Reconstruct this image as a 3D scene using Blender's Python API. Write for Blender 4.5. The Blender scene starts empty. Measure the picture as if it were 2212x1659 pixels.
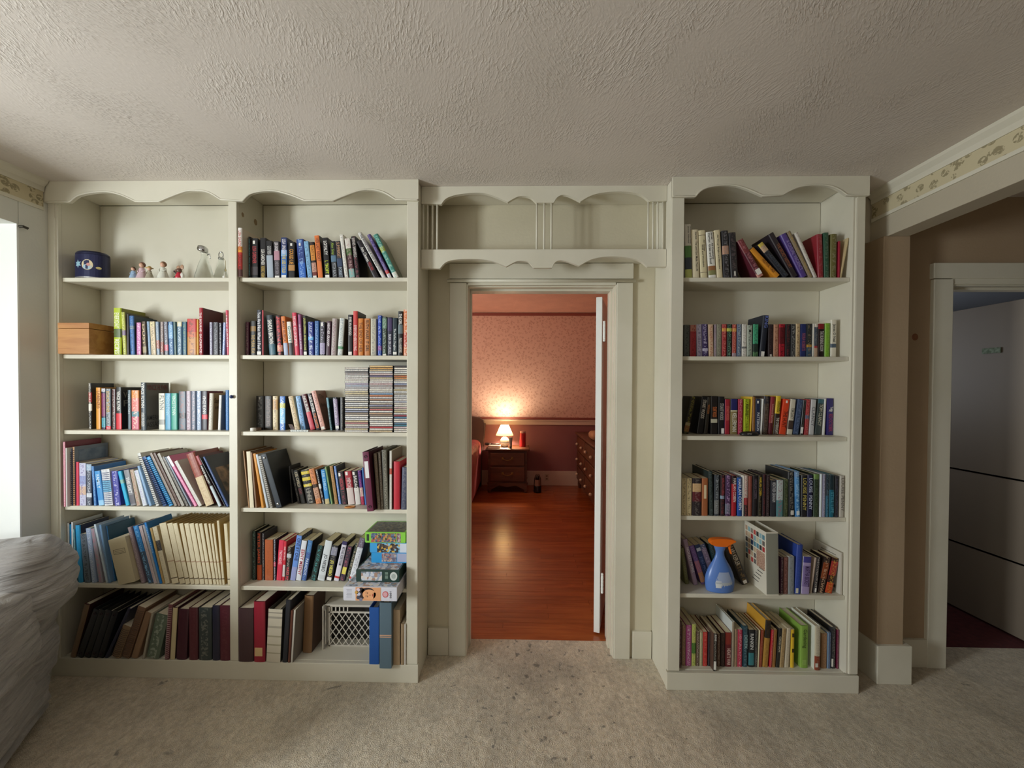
import bpy, math, random
from mathutils import Vector, Matrix, noise
random.seed(7)
SC = bpy.context.scene
COL = SC.collection
# ------------------------------------------------------------------ camera
F, CX, CY, SH = 850.0, 1106.0, 829.5, 21.85
YAW, PIT, ROLL, ZC = 0.0197, 0.0133, -0.0051, 1.519
CAM = Vector((0, -2.0, ZC))
_f = Vector((-math.sin(YAW)*math.cos(PIT), math.cos(YAW)*math.cos(PIT), -math.sin(PIT)))
_r = Vector((math.cos(YAW), math.sin(YAW), 0)); _u = _r.cross(_f)
R2 = math.cos(ROLL)*_r - math.sin(ROLL)*_u
U2 = math.cos(ROLL)*_u + math.sin(ROLL)*_r
cd = bpy.data.cameras.new('camera'); cam = bpy.data.objects.new('camera', cd); COL.objects.link(cam)
cd.sensor_width = 36.0; cd.lens = F/2212*36.0; cd.shift_y = SH/2212; cd.clip_start = 0.05
M = Matrix.Identity(4)
for i, c in enumerate((R2, U2, -_f)):
    for k in range(3): M[k][i] = c[k]
for k in range(3): M[k][3] = CAM[k]
cam.matrix_world = M; SC.camera = cam

def at(px, py, Y):
    "world point seen at a photo pixel, on the frontal plane Y"
    d = _f + R2*((px-CX)/F) - U2*((py-CY-SH)/F)
    return CAM + d*((Y+2.0)/d.y)
def fx(px, py, Y): return at(px, py, Y).x
def fz(px, py, Y): return at(px, py, Y).z

# ------------------------------------------------------------------ world and light
vs = SC.view_settings
SC.display_settings.display_device = 'sRGB'
vs.view_transform = 'Standard'; vs.look = 'None'; vs.gamma = 1.0; vs.use_curve_mapping = False
vs.exposure = -0.25
SC.cycles.use_denoising = True
SC.cycles.max_bounces = 10; SC.cycles.diffuse_bounces = 6
SC.cycles.sample_clamp_indirect = 6.0
W = bpy.data.worlds.new('sky'); SC.world = W; W.use_nodes = True
bg = W.node_tree.nodes['Background']; bg.inputs[0].default_value = (0.80, 0.90, 1.0, 1); bg.inputs[1].default_value = 0.7

def area(name, loc, target, sx, sy, power, color, spread=180):
    l = bpy.data.lights.new(name, 'AREA'); l.shape = 'RECTANGLE'; l.size = sx; l.size_y = sy
    l.energy = power; l.color = color; l.spread = math.radians(spread)
    o = bpy.data.objects.new(name, l); COL.objects.link(o); o.location = loc
    o.rotation_euler = (Vector(target)-Vector(loc)).to_track_quat('-Z', 'Y').to_euler()
    return o
CEIL = 2.572
area('daylight_bay_window', (-3.34, -2.25, 1.45), (-1.0, -2.1, 1.42), 0.6, 1.0, 132, (0.90, 0.965, 0.985))
area('hall_fill_light', (2.1, 1.7, 1.75), (2.9, 1.1, 2.25), 0.7, 0.9, 5.5, (0.84, 0.91, 1.0))  # added fill for the hall ceiling and door leaf, no window behind it
area('street_window_fill', (-0.9, -4.95, 1.55), (-0.9, 0, 1.5), 1.7, 1.4, 10, (1.0, 0.88, 0.70))  # warm fill added behind the camera, at an unseen window

# ------------------------------------------------------------------ materials
def lin(c): return c/12.92 if c <= 0.04045 else ((c+0.055)/1.055)**2.4
PAL = dict(K='1d1c20', C='37383d', N='232d52', W='e9e6de', E='dfd0aa', R='b8242c', D='5a1c26', O='dd7430', Y='e6c638',
           G='2f4c3c', L='90bf3c', B='2c66b8', A='86b6dc', T='2b6272', P='5c3c8c', I='dc7096', U='6d4c32', S='80858c',
           V='bab0c4', Q='c8b08a', Z='4c5c72', M='a83c60', H='cfcdc8')
def rgb(h):
    h = PAL.get(h, h)
    return tuple(lin(int(h[i:i+2], 16)/255) for i in (0, 2, 4))
def newmat(name):
    m = bpy.data.materials.new(name); m.use_nodes = True
    nt = m.node_tree; b = nt.nodes['Principled BSDF']
    return m, nt, b
def N(nt, t, **kw):
    n = nt.nodes.new(t)
    for k, v in kw.items(): setattr(n, k, v)
    return n
def plain(name, h, rough=0.5, metal=0.0, **kw):
    m, nt, b = newmat(name); b.inputs['Base Color'].default_value = (*rgb(h), 1)
    b.inputs['Roughness'].default_value = rough; b.inputs['Metallic'].default_value = metal
    for k, v in kw.items(): b.inputs[k].default_value = v
    return m
def noisy(name, h1, h2, scale=4, rough=0.6, bump=0.0, bscale=40, detail=4, stretch=(1, 1, 1), lo=0.35, hi=0.65, bdist=0.01):
    m, nt, b = newmat(name)
    tc = N(nt, 'ShaderNodeTexCoord'); mp = N(nt, 'ShaderNodeMapping'); mp.inputs['Scale'].default_value = stretch
    nz = N(nt, 'ShaderNodeTexNoise'); nz.inputs['Scale'].default_value = scale; nz.inputs['Detail'].default_value = detail
    cr = N(nt, 'ShaderNodeValToRGB'); cr.color_ramp.elements[0].position = lo; cr.color_ramp.elements[1].position = hi
    cr.color_ramp.elements[0].color = (*rgb(h1), 1); cr.color_ramp.elements[1].color = (*rgb(h2), 1)
    L = nt.links.new
    L(tc.outputs['Object'], mp.inputs[0]); L(mp.outputs[0], nz.inputs['Vector']); L(nz.outputs['Fac'], cr.inputs[0]); L(cr.outputs[0], b.inputs['Base Color'])
    b.inputs['Roughness'].default_value = rough
    if bump:
        n2 = N(nt, 'ShaderNodeTexNoise'); n2.inputs['Scale'].default_value = bscale; n2.inputs['Detail'].default_value = 6
        bp = N(nt, 'ShaderNodeBump'); bp.inputs['Strength'].default_value = bump; bp.inputs['Distance'].default_value = bdist
        L(mp.outputs[0], n2.inputs['Vector']); L(n2.outputs['Fac'], bp.inputs['Height']); L(bp.outputs[0], b.inputs['Normal'])
    return m

CREAM = noisy('cream_paint', 'd2cdbb', 'd9d4c4', 3, 0.42, 0.05, 60, bdist=0.002)
WALLP = noisy('wall_paint', 'c8c0a8', 'd0c8b0', 2, 0.6, 0.2, 90, bdist=0.003)
WALLG = noisy('grey_wall_paint', 'a89176', 'b0997e', 2, 0.6, 0.2, 90, bdist=0.003)
WHITE = plain('white_paint', 'eef0ee', 0.4)

def mat_ceiling():
    m, nt, b = newmat('brushed_stucco'); L = nt.links.new
    tc = N(nt, 'ShaderNodeTexCoord')
    # broad brush strokes in two slants, patch by patch
    def stroke(ang, sc, seed):
        mp = N(nt, 'ShaderNodeMapping'); mp.inputs['Rotation'].default_value = (0, 0, ang); mp.inputs['Location'].default_value = (seed, 0, 0); mp2 = N(nt, 'ShaderNodeMapping'); mp2.inputs['Scale'].default_value = (1, 0.33, 1)
        L(tc.outputs['Object'], mp.inputs[0]); L(mp.outputs[0], mp2.inputs[0])
        q = N(nt, 'ShaderNodeTexNoise'); q.inputs['Scale'].default_value = sc; q.inputs['Detail'].default_value = 5; q.inputs['Distortion'].default_value = 0.5
        L(mp2.outputs[0], q.inputs['Vector']); return q.outputs['Fac']
    sa, sb = stroke(0.62, 150, 0), stroke(-0.35, 135, 5)
    pn = N(nt, 'ShaderNodeTexNoise'); pn.inputs['Scale'].default_value = 2.2; pn.inputs['Detail'].default_value = 3; L(tc.outputs['Object'], pn.inputs['Vector'])
    pr = N(nt, 'ShaderNodeMapRange'); pr.inputs[1].default_value = 0.44; pr.inputs[2].default_value = 0.56; L(pn.outputs['Fac'], pr.inputs[0])
    mxs = N(nt, 'ShaderNodeMix', data_type='FLOAT'); L(pr.outputs[0], mxs.inputs[0]); L(sa, mxs.inputs[2]); L(sb, mxs.inputs[3])
    n2 = N(nt, 'ShaderNodeTexNoise'); n2.inputs['Scale'].default_value = 3.5; n2.inputs['Detail'].default_value = 2; L(tc.outputs['Object'], n2.inputs['Vector'])
    r1 = N(nt, 'ShaderNodeMapRange'); r1.inputs[1].default_value = 0.45; r1.inputs[2].default_value = 0.75
    r2 = N(nt, 'ShaderNodeMapRange'); r2.inputs[1].default_value = 0.40; r2.inputs[2].default_value = 0.62; r2.inputs[3].default_value = 0.15
    L(mxs.outputs[0], r1.inputs[0]); L(n2.outputs['Fac'], r2.inputs[0])
    mu = N(nt, 'ShaderNodeMath', operation='MULTIPLY'); L(r1.outputs[0], mu.inputs[0]); L(r2.outputs[0], mu.inputs[1])
    bp = N(nt, 'ShaderNodeBump'); bp.inputs['Strength'].default_value = 0.6; bp.inputs['Distance'].default_value = 0.004
    L(mu.outputs[0], bp.inputs['Height']); L(bp.outputs[0], b.inputs['Normal'])
    n3 = N(nt, 'ShaderNodeTexNoise'); n3.inputs['Scale'].default_value = 1.1; n3.inputs['Detail'].default_value = 3; L(tc.outputs['Object'], n3.inputs['Vector'])
    cr = N(nt, 'ShaderNodeValToRGB'); cr.color_ramp.elements[0].position = 0.35; cr.color_ramp.elements[1].position = 0.7
    cr.color_ramp.elements[0].color = (*rgb('d0c7be'), 1); cr.color_ramp.elements[1].color = (*rgb('dcd3cb'), 1)
    L(n3.outputs['Fac'], cr.inputs[0]); L(cr.outputs[0], b.inputs['Base Color']); b.inputs['Roughness'].default_value = 0.75
    return m
CEILM = mat_ceiling()

def mat_carpet():
    m, nt, b = newmat('worn_carpet'); L = nt.links.new
    tc = N(nt, 'ShaderNodeTexCoord')
    def nz_(scale, detail=3, vec=None, dist=0.0):
        n = N(nt, 'ShaderNodeTexNoise'); n.inputs['Scale'].default_value = scale; n.inputs['Detail'].default_value = detail
        n.inputs['Distortion'].default_value = dist; L(vec or tc.outputs['Object'], n.inputs['Vector']); return n
    mp = N(nt, 'ShaderNodeMapping'); mp.inputs['Rotation'].default_value = (0, 0, 0.7); mp.inputs['Scale'].default_value = (1, 0.55, 1); L(tc.outputs['Object'], mp.inputs[0])
    streak = nz_(60, 4, mp.outputs[0], 0.6); fine = nz_(230, 2); mid = nz_(38, 5); worn = nz_(2.0, 5); broad = nz_(7, 4, mp.outputs[0])
    c0 = N(nt, 'ShaderNodeValToRGB'); c0.color_ramp.elements[0].position = 0.32; c0.color_ramp.elements[1].position = 0.68
    c0.color_ramp.elements[0].color = (*rgb('dccbb0'), 1); c0.color_ramp.elements[1].color = (*rgb('f2e5cf'), 1)
    L(streak.outputs['Fac'], c0.inputs[0])
    def mul(a, fac_out, lo, hi, dark):
        r = N(nt, 'ShaderNodeMapRange'); r.inputs[1].default_value = lo; r.inputs[2].default_value = hi; r.inputs[3].default_value = dark; r.inputs[4].default_value = 1.0
        L(fac_out, r.inputs[0]); x = N(nt, 'ShaderNodeMix', data_type='RGBA', blend_type='MULTIPLY'); x.inputs[0].default_value = 1
        L(a, x.inputs[6]); L(r.outputs[0], x.inputs[7]); return x.outputs[2]
    c = mul(c0.outputs[0], fine.outputs['Fac'], 0.3, 0.62, 0.72)
    c = mul(c, mid.outputs['Fac'], 0.36, 0.56, 0.84)
    c = mul(c, worn.outputs['Fac'], 0.36, 0.52, 0.86)
    c = mul(c, broad.outputs['Fac'], 0.38, 0.52, 0.86)
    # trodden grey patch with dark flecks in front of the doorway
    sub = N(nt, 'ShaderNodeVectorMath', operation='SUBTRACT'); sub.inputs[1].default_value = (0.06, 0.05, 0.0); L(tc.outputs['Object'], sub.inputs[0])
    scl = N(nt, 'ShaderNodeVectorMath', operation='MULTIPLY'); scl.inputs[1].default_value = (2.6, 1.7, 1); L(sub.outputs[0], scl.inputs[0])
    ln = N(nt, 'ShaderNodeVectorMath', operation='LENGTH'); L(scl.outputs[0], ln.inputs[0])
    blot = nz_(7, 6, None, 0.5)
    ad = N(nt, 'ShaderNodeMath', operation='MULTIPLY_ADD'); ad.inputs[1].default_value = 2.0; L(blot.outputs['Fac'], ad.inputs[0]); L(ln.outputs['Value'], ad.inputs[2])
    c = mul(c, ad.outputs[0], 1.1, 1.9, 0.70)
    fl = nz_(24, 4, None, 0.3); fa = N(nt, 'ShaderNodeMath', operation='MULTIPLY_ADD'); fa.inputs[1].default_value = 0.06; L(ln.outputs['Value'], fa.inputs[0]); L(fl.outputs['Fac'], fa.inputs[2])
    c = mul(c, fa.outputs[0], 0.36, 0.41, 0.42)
    spots = nz_(8.5, 7, None, 0.4)
    c = mul(c, spots.outputs['Fac'], 0.28, 0.325, 0.45)
    L(c, b.inputs['Base Color']); b.inputs['Roughness'].default_value = 0.95
    b.inputs['Sheen Weight'].default_value = 0.2
    ah = N(nt, 'ShaderNodeMath', operation='ADD'); L(fine.outputs['Fac'], ah.inputs[0]); L(mid.outputs['Fac'], ah.inputs[1])
    bp = N(nt, 'ShaderNodeBump'); bp.inputs['Strength'].default_value = 0.8; bp.inputs['Distance'].default_value = 0.012
    L(ah.outputs[0], bp.inputs['Height']); L(bp.outputs[0], b.inputs['Normal'])
    return m
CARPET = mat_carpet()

def mat_wood(name, h1, h2, axis=(0.15, 1, 1), scale=18, rough=0.35, coat=0.0):
    m, nt, b = newmat(name); L = nt.links.new
    tc = N(nt, 'ShaderNodeTexCoord'); oi = N(nt, 'ShaderNodeObjectInfo'); mp = N(nt, 'ShaderNodeMapping'); mp.inputs['Scale'].default_value = axis
    av = N(nt, 'ShaderNodeVectorMath', operation='ADD'); ml = N(nt, 'ShaderNodeMath', operation='MULTIPLY'); ml.inputs[1].default_value = 50
    L(oi.outputs['Random'], ml.inputs[0]); L(ml.outputs[0], av.inputs[1]); L(tc.outputs['Object'], av.inputs[0]); L(av.outputs[0], mp.inputs[0])
    n = N(nt, 'ShaderNodeTexNoise'); n.inputs['Scale'].default_value = scale; n.inputs['Detail'].default_value = 5; n.inputs['Distortion'].default_value = 0.8
    L(mp.outputs[0], n.inputs['Vector'])
    cr = N(nt, 'ShaderNodeValToRGB'); cr.color_ramp.elements[0].position = 0.3; cr.color_ramp.elements[1].position = 0.7
    cr.color_ramp.elements[0].color = (*rgb(h1), 1); cr.color_ramp.elements[1].color = (*rgb(h2), 1); L(n.outputs['Fac'], cr.inputs[0])
    mr = N(nt, 'ShaderNodeMapRange'); mr.inputs[3].default_value = 0.86; mr.inputs[4].default_value = 1.06; L(oi.outputs['Random'], mr.inputs[0])
    x = N(nt, 'ShaderNodeMix', data_type='RGBA', blend_type='MULTIPLY'); x.inputs[0].default_value = 1; L(cr.outputs[0], x.inputs[6]); L(mr.outputs[0], x.inputs[7])
    L(x.outputs[2], b.inputs['Base Color']); b.inputs['Roughness'].default_value = rough; b.inputs['Coat Weight'].default_value = coat; b.inputs['Coat Roughness'].default_value = 0.2
    return m
FLOORW = mat_wood('red_oak_floor', '8a4420', 'a3582a', (0.12, 1, 1), 22, 0.24)
BOXW = mat_wood('box_wood', 'b0743e', 'cf9657', (0.15, 1, 1), 26, 0.5)
DARKW = mat_wood('dark_furniture_wood', '4a2a1c', '6a3f2a', (0.2, 1, 1), 14, 0.45)

def mat_flora(name, base, ink, scale, rough=0.7, thr=0.56):
    "printed sprigs on wallpaper"
    m, nt, b = newmat(name); L = nt.links.new
    tc = N(nt, 'ShaderNodeTexCoord'); vo = N(nt, 'ShaderNodeTexVoronoi'); vo.inputs['Scale'].default_value = scale
    n = N(nt, 'ShaderNodeTexNoise'); n.inputs['Scale'].default_value = scale*3.2; n.inputs['Detail'].default_value = 3; n.inputs['Distortion'].default_value = 0.7
    L(tc.outputs['Object'], vo.inputs['Vector']); L(tc.outputs['Object'], n.inputs['Vector'])
    m1 = N(nt, 'ShaderNodeMath', operation='LESS_THAN'); m1.inputs[1].default_value = 0.45; L(vo.outputs['Distance'], m1.inputs[0])
    m2 = N(nt, 'ShaderNodeMapRange'); m2.inputs[1].default_value = thr-0.05; m2.inputs[2].default_value = thr+0.05; L(n.outputs['Fac'], m2.inputs[0])
    mu = N(nt, 'ShaderNodeMath', operation='MULTIPLY'); L(m1.outputs[0], mu.inputs[0]); L(m2.outputs[0], mu.inputs[1])
    x = N(nt, 'ShaderNodeMix', data_type='RGBA'); x.inputs[6].default_value = (*rgb(base), 1); x.inputs[7].default_value = (*rgb(ink), 1)
    L(mu.outputs[0], x.inputs[0]); L(x.outputs[2], b.inputs['Base Color']); b.inputs['Roughness'].default_value = rough
    return m
PINKW = mat_flora('pink_sprig_wallpaper', 'dabdb2', 'bf9a8e', 24, thr=0.5)
BORDER = mat_flora('floral_border_paper', 'c9bd9c', '958a6c', 24, thr=0.47)
COLLAGE = None

def mat_print():
    "printed covers: base colour, ink colour and amount come with each mesh, lettering-like marks from noise along the spine"
    m, nt, b = newmat('printed_cover'); L = nt.links.new
    a = N(nt, 'ShaderNodeAttribute', attribute_name='Col'); k = N(nt, 'ShaderNodeAttribute', attribute_name='Ink'); uv = N(nt, 'ShaderNodeAttribute', attribute_name='UVMap')
    mp = N(nt, 'ShaderNodeMapping'); mp.inputs['Scale'].default_value = (3.4, 5.0, 1); L(uv.outputs['Vector'], mp.inputs[0])
    oi = N(nt, 'ShaderNodeObjectInfo'); ml = N(nt, 'ShaderNodeMath', operation='MULTIPLY'); ml.inputs[1].default_value = 90; L(oi.outputs['Random'], ml.inputs[0])
    n = N(nt, 'ShaderNodeTexNoise', noise_dimensions='4D'); n.inputs['Scale'].default_value = 1.0; n.inputs['Detail'].default_value = 2
    L(mp.outputs[0], n.inputs['Vector']); L(ml.outputs[0], n.inputs['W'])
    mr = N(nt, 'ShaderNodeMapRange'); mr.inputs[1].default_value = 0.50; mr.inputs[2].default_value = 0.55; L(n.outputs['Fac'], mr.inputs[0])
    sx = N(nt, 'ShaderNodeSeparateXYZ'); L(uv.outputs['Vector'], sx.inputs[0])
    s1 = N(nt, 'ShaderNodeMath', operation='SUBTRACT'); s1.inputs[1].default_value = 0.5; L(sx.outputs[0], s1.inputs[0])
    s2 = N(nt, 'ShaderNodeMath', operation='ABSOLUTE'); L(s1.outputs[0], s2.inputs[0])
    s3 = N(nt, 'ShaderNodeMath', operation='LESS_THAN'); s3.inputs[1].default_value = 0.27; L(s2.outputs[0], s3.inputs[0])
    p = N(nt, 'ShaderNodeMath', operation='MULTIPLY'); L(mr.outputs[0], p.inputs[0]); L(s3.outputs[0], p.inputs[1])
    q = N(nt, 'ShaderNodeMath', operation='MULTIPLY'); L(p.outputs[0], q.inputs[0]); L(k.outputs['Alpha'], q.inputs[1])
    x = N(nt, 'ShaderNodeMix', data_type='RGBA'); L(q.outputs[0], x.inputs[0]); L(a.outputs['Color'], x.inputs[6]); L(k.outputs['Color'], x.inputs[7])
    L(x.outputs[2], b.inputs['Base Color']); b.inputs['Roughness'].default_value = 0.38
    return m
PRINT = mat_print()
def mat_pages():
    m, nt, b = newmat('page_edges'); L = nt.links.new
    a = N(nt, 'ShaderNodeAttribute', attribute_name='Col'); tc = N(nt, 'ShaderNodeTexCoord'); mp = N(nt, 'ShaderNodeMapping'); mp.inputs['Scale'].default_value = (900, 3, 3)
    n = N(nt, 'ShaderNodeTexNoise'); n.inputs['Scale'].default_value = 1; L(tc.outputs['Object'], mp.inputs[0]); L(mp.outputs[0], n.inputs['Vector'])
    mr = N(nt, 'ShaderNodeMapRange'); mr.inputs[3].default_value = 0.75; mr.inputs[4].default_value = 1.1; L(n.outputs['Fac'], mr.inputs[0])
    x = N(nt, 'ShaderNodeMix', data_type='RGBA', blend_type='MULTIPLY'); x.inputs[0].default_value = 1; L(a.outputs['Color'], x.inputs[6]); L(mr.outputs[0], x.inputs[7])
    L(x.outputs[2], b.inputs['Base Color']); b.inputs['Roughness'].default_value = 0.85
    return m
PAGES = mat_pages()
_inks = {}
def ink(h):
    if h not in _inks: _inks[h] = plain('ink_'+h, h, 0.5)
    return _inks[h]

# ------------------------------------------------------------------ mesh helpers
class MB:
    def __init__(s): s.v = []; s.f = []; s.mi = []
    def add(s, vs, fs, mi=0):
        b = len(s.v); s.v += [tuple(v) for v in vs]; s.f += [tuple(b+i for i in f) for f in fs]; s.mi += [mi]*len(fs); return s
    def box(s, x0, x1, y0, y1, z0, z1, mi=0):
        return s.add([(x0,y0,z0),(x1,y0,z0),(x1,y1,z0),(x0,y1,z0),(x0,y0,z1),(x1,y0,z1),(x1,y1,z1),(x0,y1,z1)],
                     [(0,3,2,1),(4,5,6,7),(0,1,5,4),(1,2,6,5),(2,3,7,6),(3,0,4,7)], mi)
    def prism(s, pts, y0, y1, mi=0):
        "polygon in XZ (counter-clockwise seen from -Y) extruded along Y"
        n = len(pts); vs = [(p[0], y0, p[1]) for p in pts]+[(p[0], y1, p[1]) for p in pts]
        return s.add(vs, [tuple(range(n)), tuple(range(2*n-1, n-1, -1))]+[(i, i+n, (i+1)%n+n, (i+1)%n) for i in range(n)], mi)
    def slab(s, pts, z0, z1, mi=0):
        n = len(pts); vs = [(p[0], p[1], z0) for p in pts]+[(p[0], p[1], z1) for p in pts]
        return s.add(vs, [tuple(range(n-1, -1, -1)), tuple(range(n, 2*n))]+[(i, (i+1)%n, (i+1)%n+n, i+n) for i in range(n)], mi)
    def lathe(s, prof, c=(0, 0, 0), n=20, sx=1, sy=1, mi=0, cap=True):
        vs = []; fs = []
        for r, z in prof:
            for k in range(n):
                a = 2*math.pi*k/n; vs.append((c[0]+sx*r*math.cos(a), c[1]+sy*r*math.sin(a), c[2]+z))
        for j in range(len(prof)-1):
            for k in range(n): fs.append((j*n+k, j*n+(k+1)%n, (j+1)*n+(k+1)%n, (j+1)*n+k))
        if cap:
            fs.append(tuple(range(n-1, -1, -1))); m = (len(prof)-1)*n; fs.append(tuple(range(m, m+n)))
        return s.add(vs, fs, mi)
    def tube(s, pts, r, n=8, mi=0, closed=False):
        pts = [Vector(p) for p in pts]; vs = []; fs = []; m = len(pts)
        for i, p in enumerate(pts):
            t = (pts[(i+1) % m]-pts[i-1]) if closed else (pts[min(i+1, m-1)]-pts[max(i-1, 0)])
            t.normalize(); a = t.orthogonal() if i == 0 else (pa - t*pa.dot(t)); a.normalize(); pa = a; bb = t.cross(a)
            for k in range(n):
                w = 2*math.pi*k/n; vs.append(p+r*(math.cos(w)*a+math.sin(w)*bb))
        for i in range(m if closed else m-1):
            j = (i+1) % m
            for k in range(n): fs.append((i*n+k, i*n+(k+1)%n, j*n+(k+1)%n, j*n+k))
        if not closed: fs += [tuple(range(n-1, -1, -1)), tuple(range((m-1)*n, m*n))]
        return s.add(vs, fs, mi)
    def ball(s, c, rx, ry=None, rz=None, n=14, m=9, mi=0):
        ry = ry or rx; rz = rz or rx
        vs = [(c[0], c[1], c[2]-rz)]; fs = []
        for j in range(1, m):
            p = math.pi*j/m
            for k in range(n):
                a = 2*math.pi*k/n; vs.append((c[0]+rx*math.sin(p)*math.cos(a), c[1]+ry*math.sin(p)*math.sin(a), c[2]-rz*math.cos(p)))
        vs.append((c[0], c[1], c[2]+rz)); t = len(vs)-1
        for k in range(n):
            fs.append((0, 1+(k+1)%n, 1+k)); fs.append((t, 1+(m-2)*n+k, 1+(m-2)*n+(k+1)%n))
        for j in range(m-2):
            for k in range(n): fs.append((1+j*n+k, 1+j*n+(k+1)%n, 1+(j+1)*n+(k+1)%n, 1+(j+1)*n+k))
        return s.add(vs, fs, mi)
    def rbox(s, x0, x1, y0, y1, z0, z1, r, n=5, mi=0, fold=None):
        "box with generously rounded edges"
        c = Vector(((x0+x1)/2, (y0+y1)/2, (z0+z1)/2)); h = Vector(((x1-x0)/2, (y1-y0)/2, (z1-z0)/2)); r = min(r, *h)
        grid = [-1+2*i/(2*n) for i in range(2*n+1)]
        def mapax(t, hh):
            inner = hh-r
            k = abs(t)
            return math.copysign(inner*min(1, k/0.5) if k <= 0.5 else inner+r*(k-0.5)/0.5, t)
        vs = []; fs = []; idx = {}
        def vert(p):
            key = tuple(round(q, 5) for q in p)
            if key not in idx:
                q = Vector([mapax(p[i], h[i]) for i in range(3)]); core = Vector([max(-(h[i]-r), min(h[i]-r, q[i])) for i in range(3)])
                d = q-core
                if d.length > 1e-9: q = core + d.normalized()*r
                if fold: q += d.normalized()*fold(c+q)
                idx[key] = len(vs); vs.append(c+q)
            return idx[key]
        for ax in range(3):
            for sg in (-1, 1):
                for i in range(2*n):
                    for j in range(2*n):
                        quad = []
                        for a, bb in ((i, j), (i+1, j), (i+1, j+1), (i, j+1)):
                            p = [0, 0, 0]; p[ax] = sg; p[(ax+1) % 3] = grid[a]; p[(ax+2) % 3] = grid[bb]; quad.append(vert(p))
                        fs.append(tuple(quad) if sg > 0 else tuple(quad[::-1]))
        return s.add(vs, fs, mi)
    def build(s, name, mats, parent=None, smooth=False, bevel=0.0, **tags):
        me = bpy.data.meshes.new(name); me.from_pydata(s.v, [], s.f)
        for m in (mats if isinstance(mats, (list, tuple)) else [mats]): me.materials.append(m)
        me.polygons.foreach_set('material_index', s.mi)
        if smooth: me.polygons.foreach_set('use_smooth', [True]*len(s.f))
        me.validate(); o = bpy.data.objects.new(name, me); COL.objects.link(o)
        if parent: o.parent = parent
        if bevel:
            b = o.modifiers.new('edge', 'BEVEL'); b.width = bevel; b.segments = 2; b.limit_method = 'ANGLE'
        for k, v in tags.items(): o[k] = v
        return o
def empty(name, loc, label, cat, group=None, rot=None):
    o = bpy.data.objects.new(name, None); COL.objects.link(o); o.location = loc; o.empty_display_size = 0.05
    if rot: o.rotation_euler = rot
    o['label'] = label; o['category'] = cat
    if group: o['group'] = group
    return o
def struct(name, mb, mat, parent=None, **kw):
    return mb.build(name, mat, parent, kind='structure', **kw)

TEXTS = []
def sidetext(parent, s, h, x, y0, y1, z0, z1, name='cover_lettering'):
    "lettering on a cover that looks to +X"
    o = text(parent, s, h, 0, 0, 0, 1, 1, name=name); TEXTS[-1] = (o, x, (y0+y1)/2, (z0+z1)/2, y1-y0, z1-z0, 'side')
def text(parent, s, h, x, z, y, lx, lz, down=True, name='spine_title'):
    "flat lettering on a face that looks to -Y; centre (x,z), lx wide, lz tall, reading downwards or across"
    c = bpy.data.curves.new(name, 'FONT'); c.body = s; c.align_x = 'CENTER'; c.align_y = 'CENTER'; c.resolution_u = 2; c.offset = 0.012
    c.materials.append(ink(h)); o = bpy.data.objects.new(name, c); COL.objects.link(o); o.parent = parent
    TEXTS.append((o, x, y, z, lx, lz, down)); return o
def fit_texts():
    bpy.context.view_layer.update(); dg = bpy.context.evaluated_depsgraph_get(); made = []
    for o, *_r in TEXTS: made.append(bpy.data.meshes.new_from_object(o.evaluated_get(dg)))
    for (o, x, y, z, lx, lz, down), me in zip(TEXTS, made):
        d = o.dimensions.copy()
        if d.x <= 0 or d.y <= 0: continue
        if down == 'side':
            sx, sy = lx/d.x, lz/d.y
            m = Matrix(((0, 0, 1, x), (sx, 0, 0, y), (0, sy, 0, z), (0, 0, 0, 1)))
        elif down:
            sx, sy = lz/d.x, lx/d.y
            m = Matrix(((0, sy, 0, x), (0, 0, -1, y), (-sx, 0, 0, z), (0, 0, 0, 1)))
        else:
            sx, sy = lx/d.x, lz/d.y
            m = Matrix(((sx, 0, 0, x), (0, 0, -1, y), (0, sy, 0, z), (0, 0, 0, 1)))
        nm = o.name.split('.')[0]; par = o.parent; cv_ = o.data
        bpy.data.objects.remove(o); bpy.data.curves.remove(cv_)
        me.name = nm; q = bpy.data.objects.new(nm, me); COL.objects.link(q); q.parent = par; q.matrix_local = m

# ------------------------------------------------------------------ room shell
XL, XR = -2.4484, -0.5199          # double bookcase
RL, RR, YR = 0.7539, 1.7032, -0.0112  # narrow bookcase
YB = 0.2284                        # back wall face
YW = 0.41                          # bedroom side of the back wall
DXL, DXR = fx(1009, 800, YB-.02), fx(1330, 800, YB-.02)
DZ = fz(1170, 614, YB-.02)
PX0, PX1 = fx(1893, 1250, .08), fx(1950, 1250, .08)
YP = 0.20                          # wall with the second doorway
D2L = fx(2055, 900, YP-.02); D2R = D2L+0.76; D2Z = fz(2120, 612, YP-.02)
ROOMX, ROOMY = 4.4, -5.0
BAYX = -3.4

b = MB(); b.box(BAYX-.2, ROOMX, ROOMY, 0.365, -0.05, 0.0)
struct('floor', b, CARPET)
b = MB(); b.box(XL-.12, ROOMX, ROOMY, YB+.1, CEIL, CEIL+.06); struct('ceiling', b, CEILM)
b = MB(); b.box(XL-.12, DXL, YB, YW, 0, CEIL); b.box(DXR, PX1+.02, YB, YW, 0, CEIL); b.box(DXL, DXR, YB, YW, DZ, CEIL)
struct('wall_back', b, WALLP)
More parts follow.
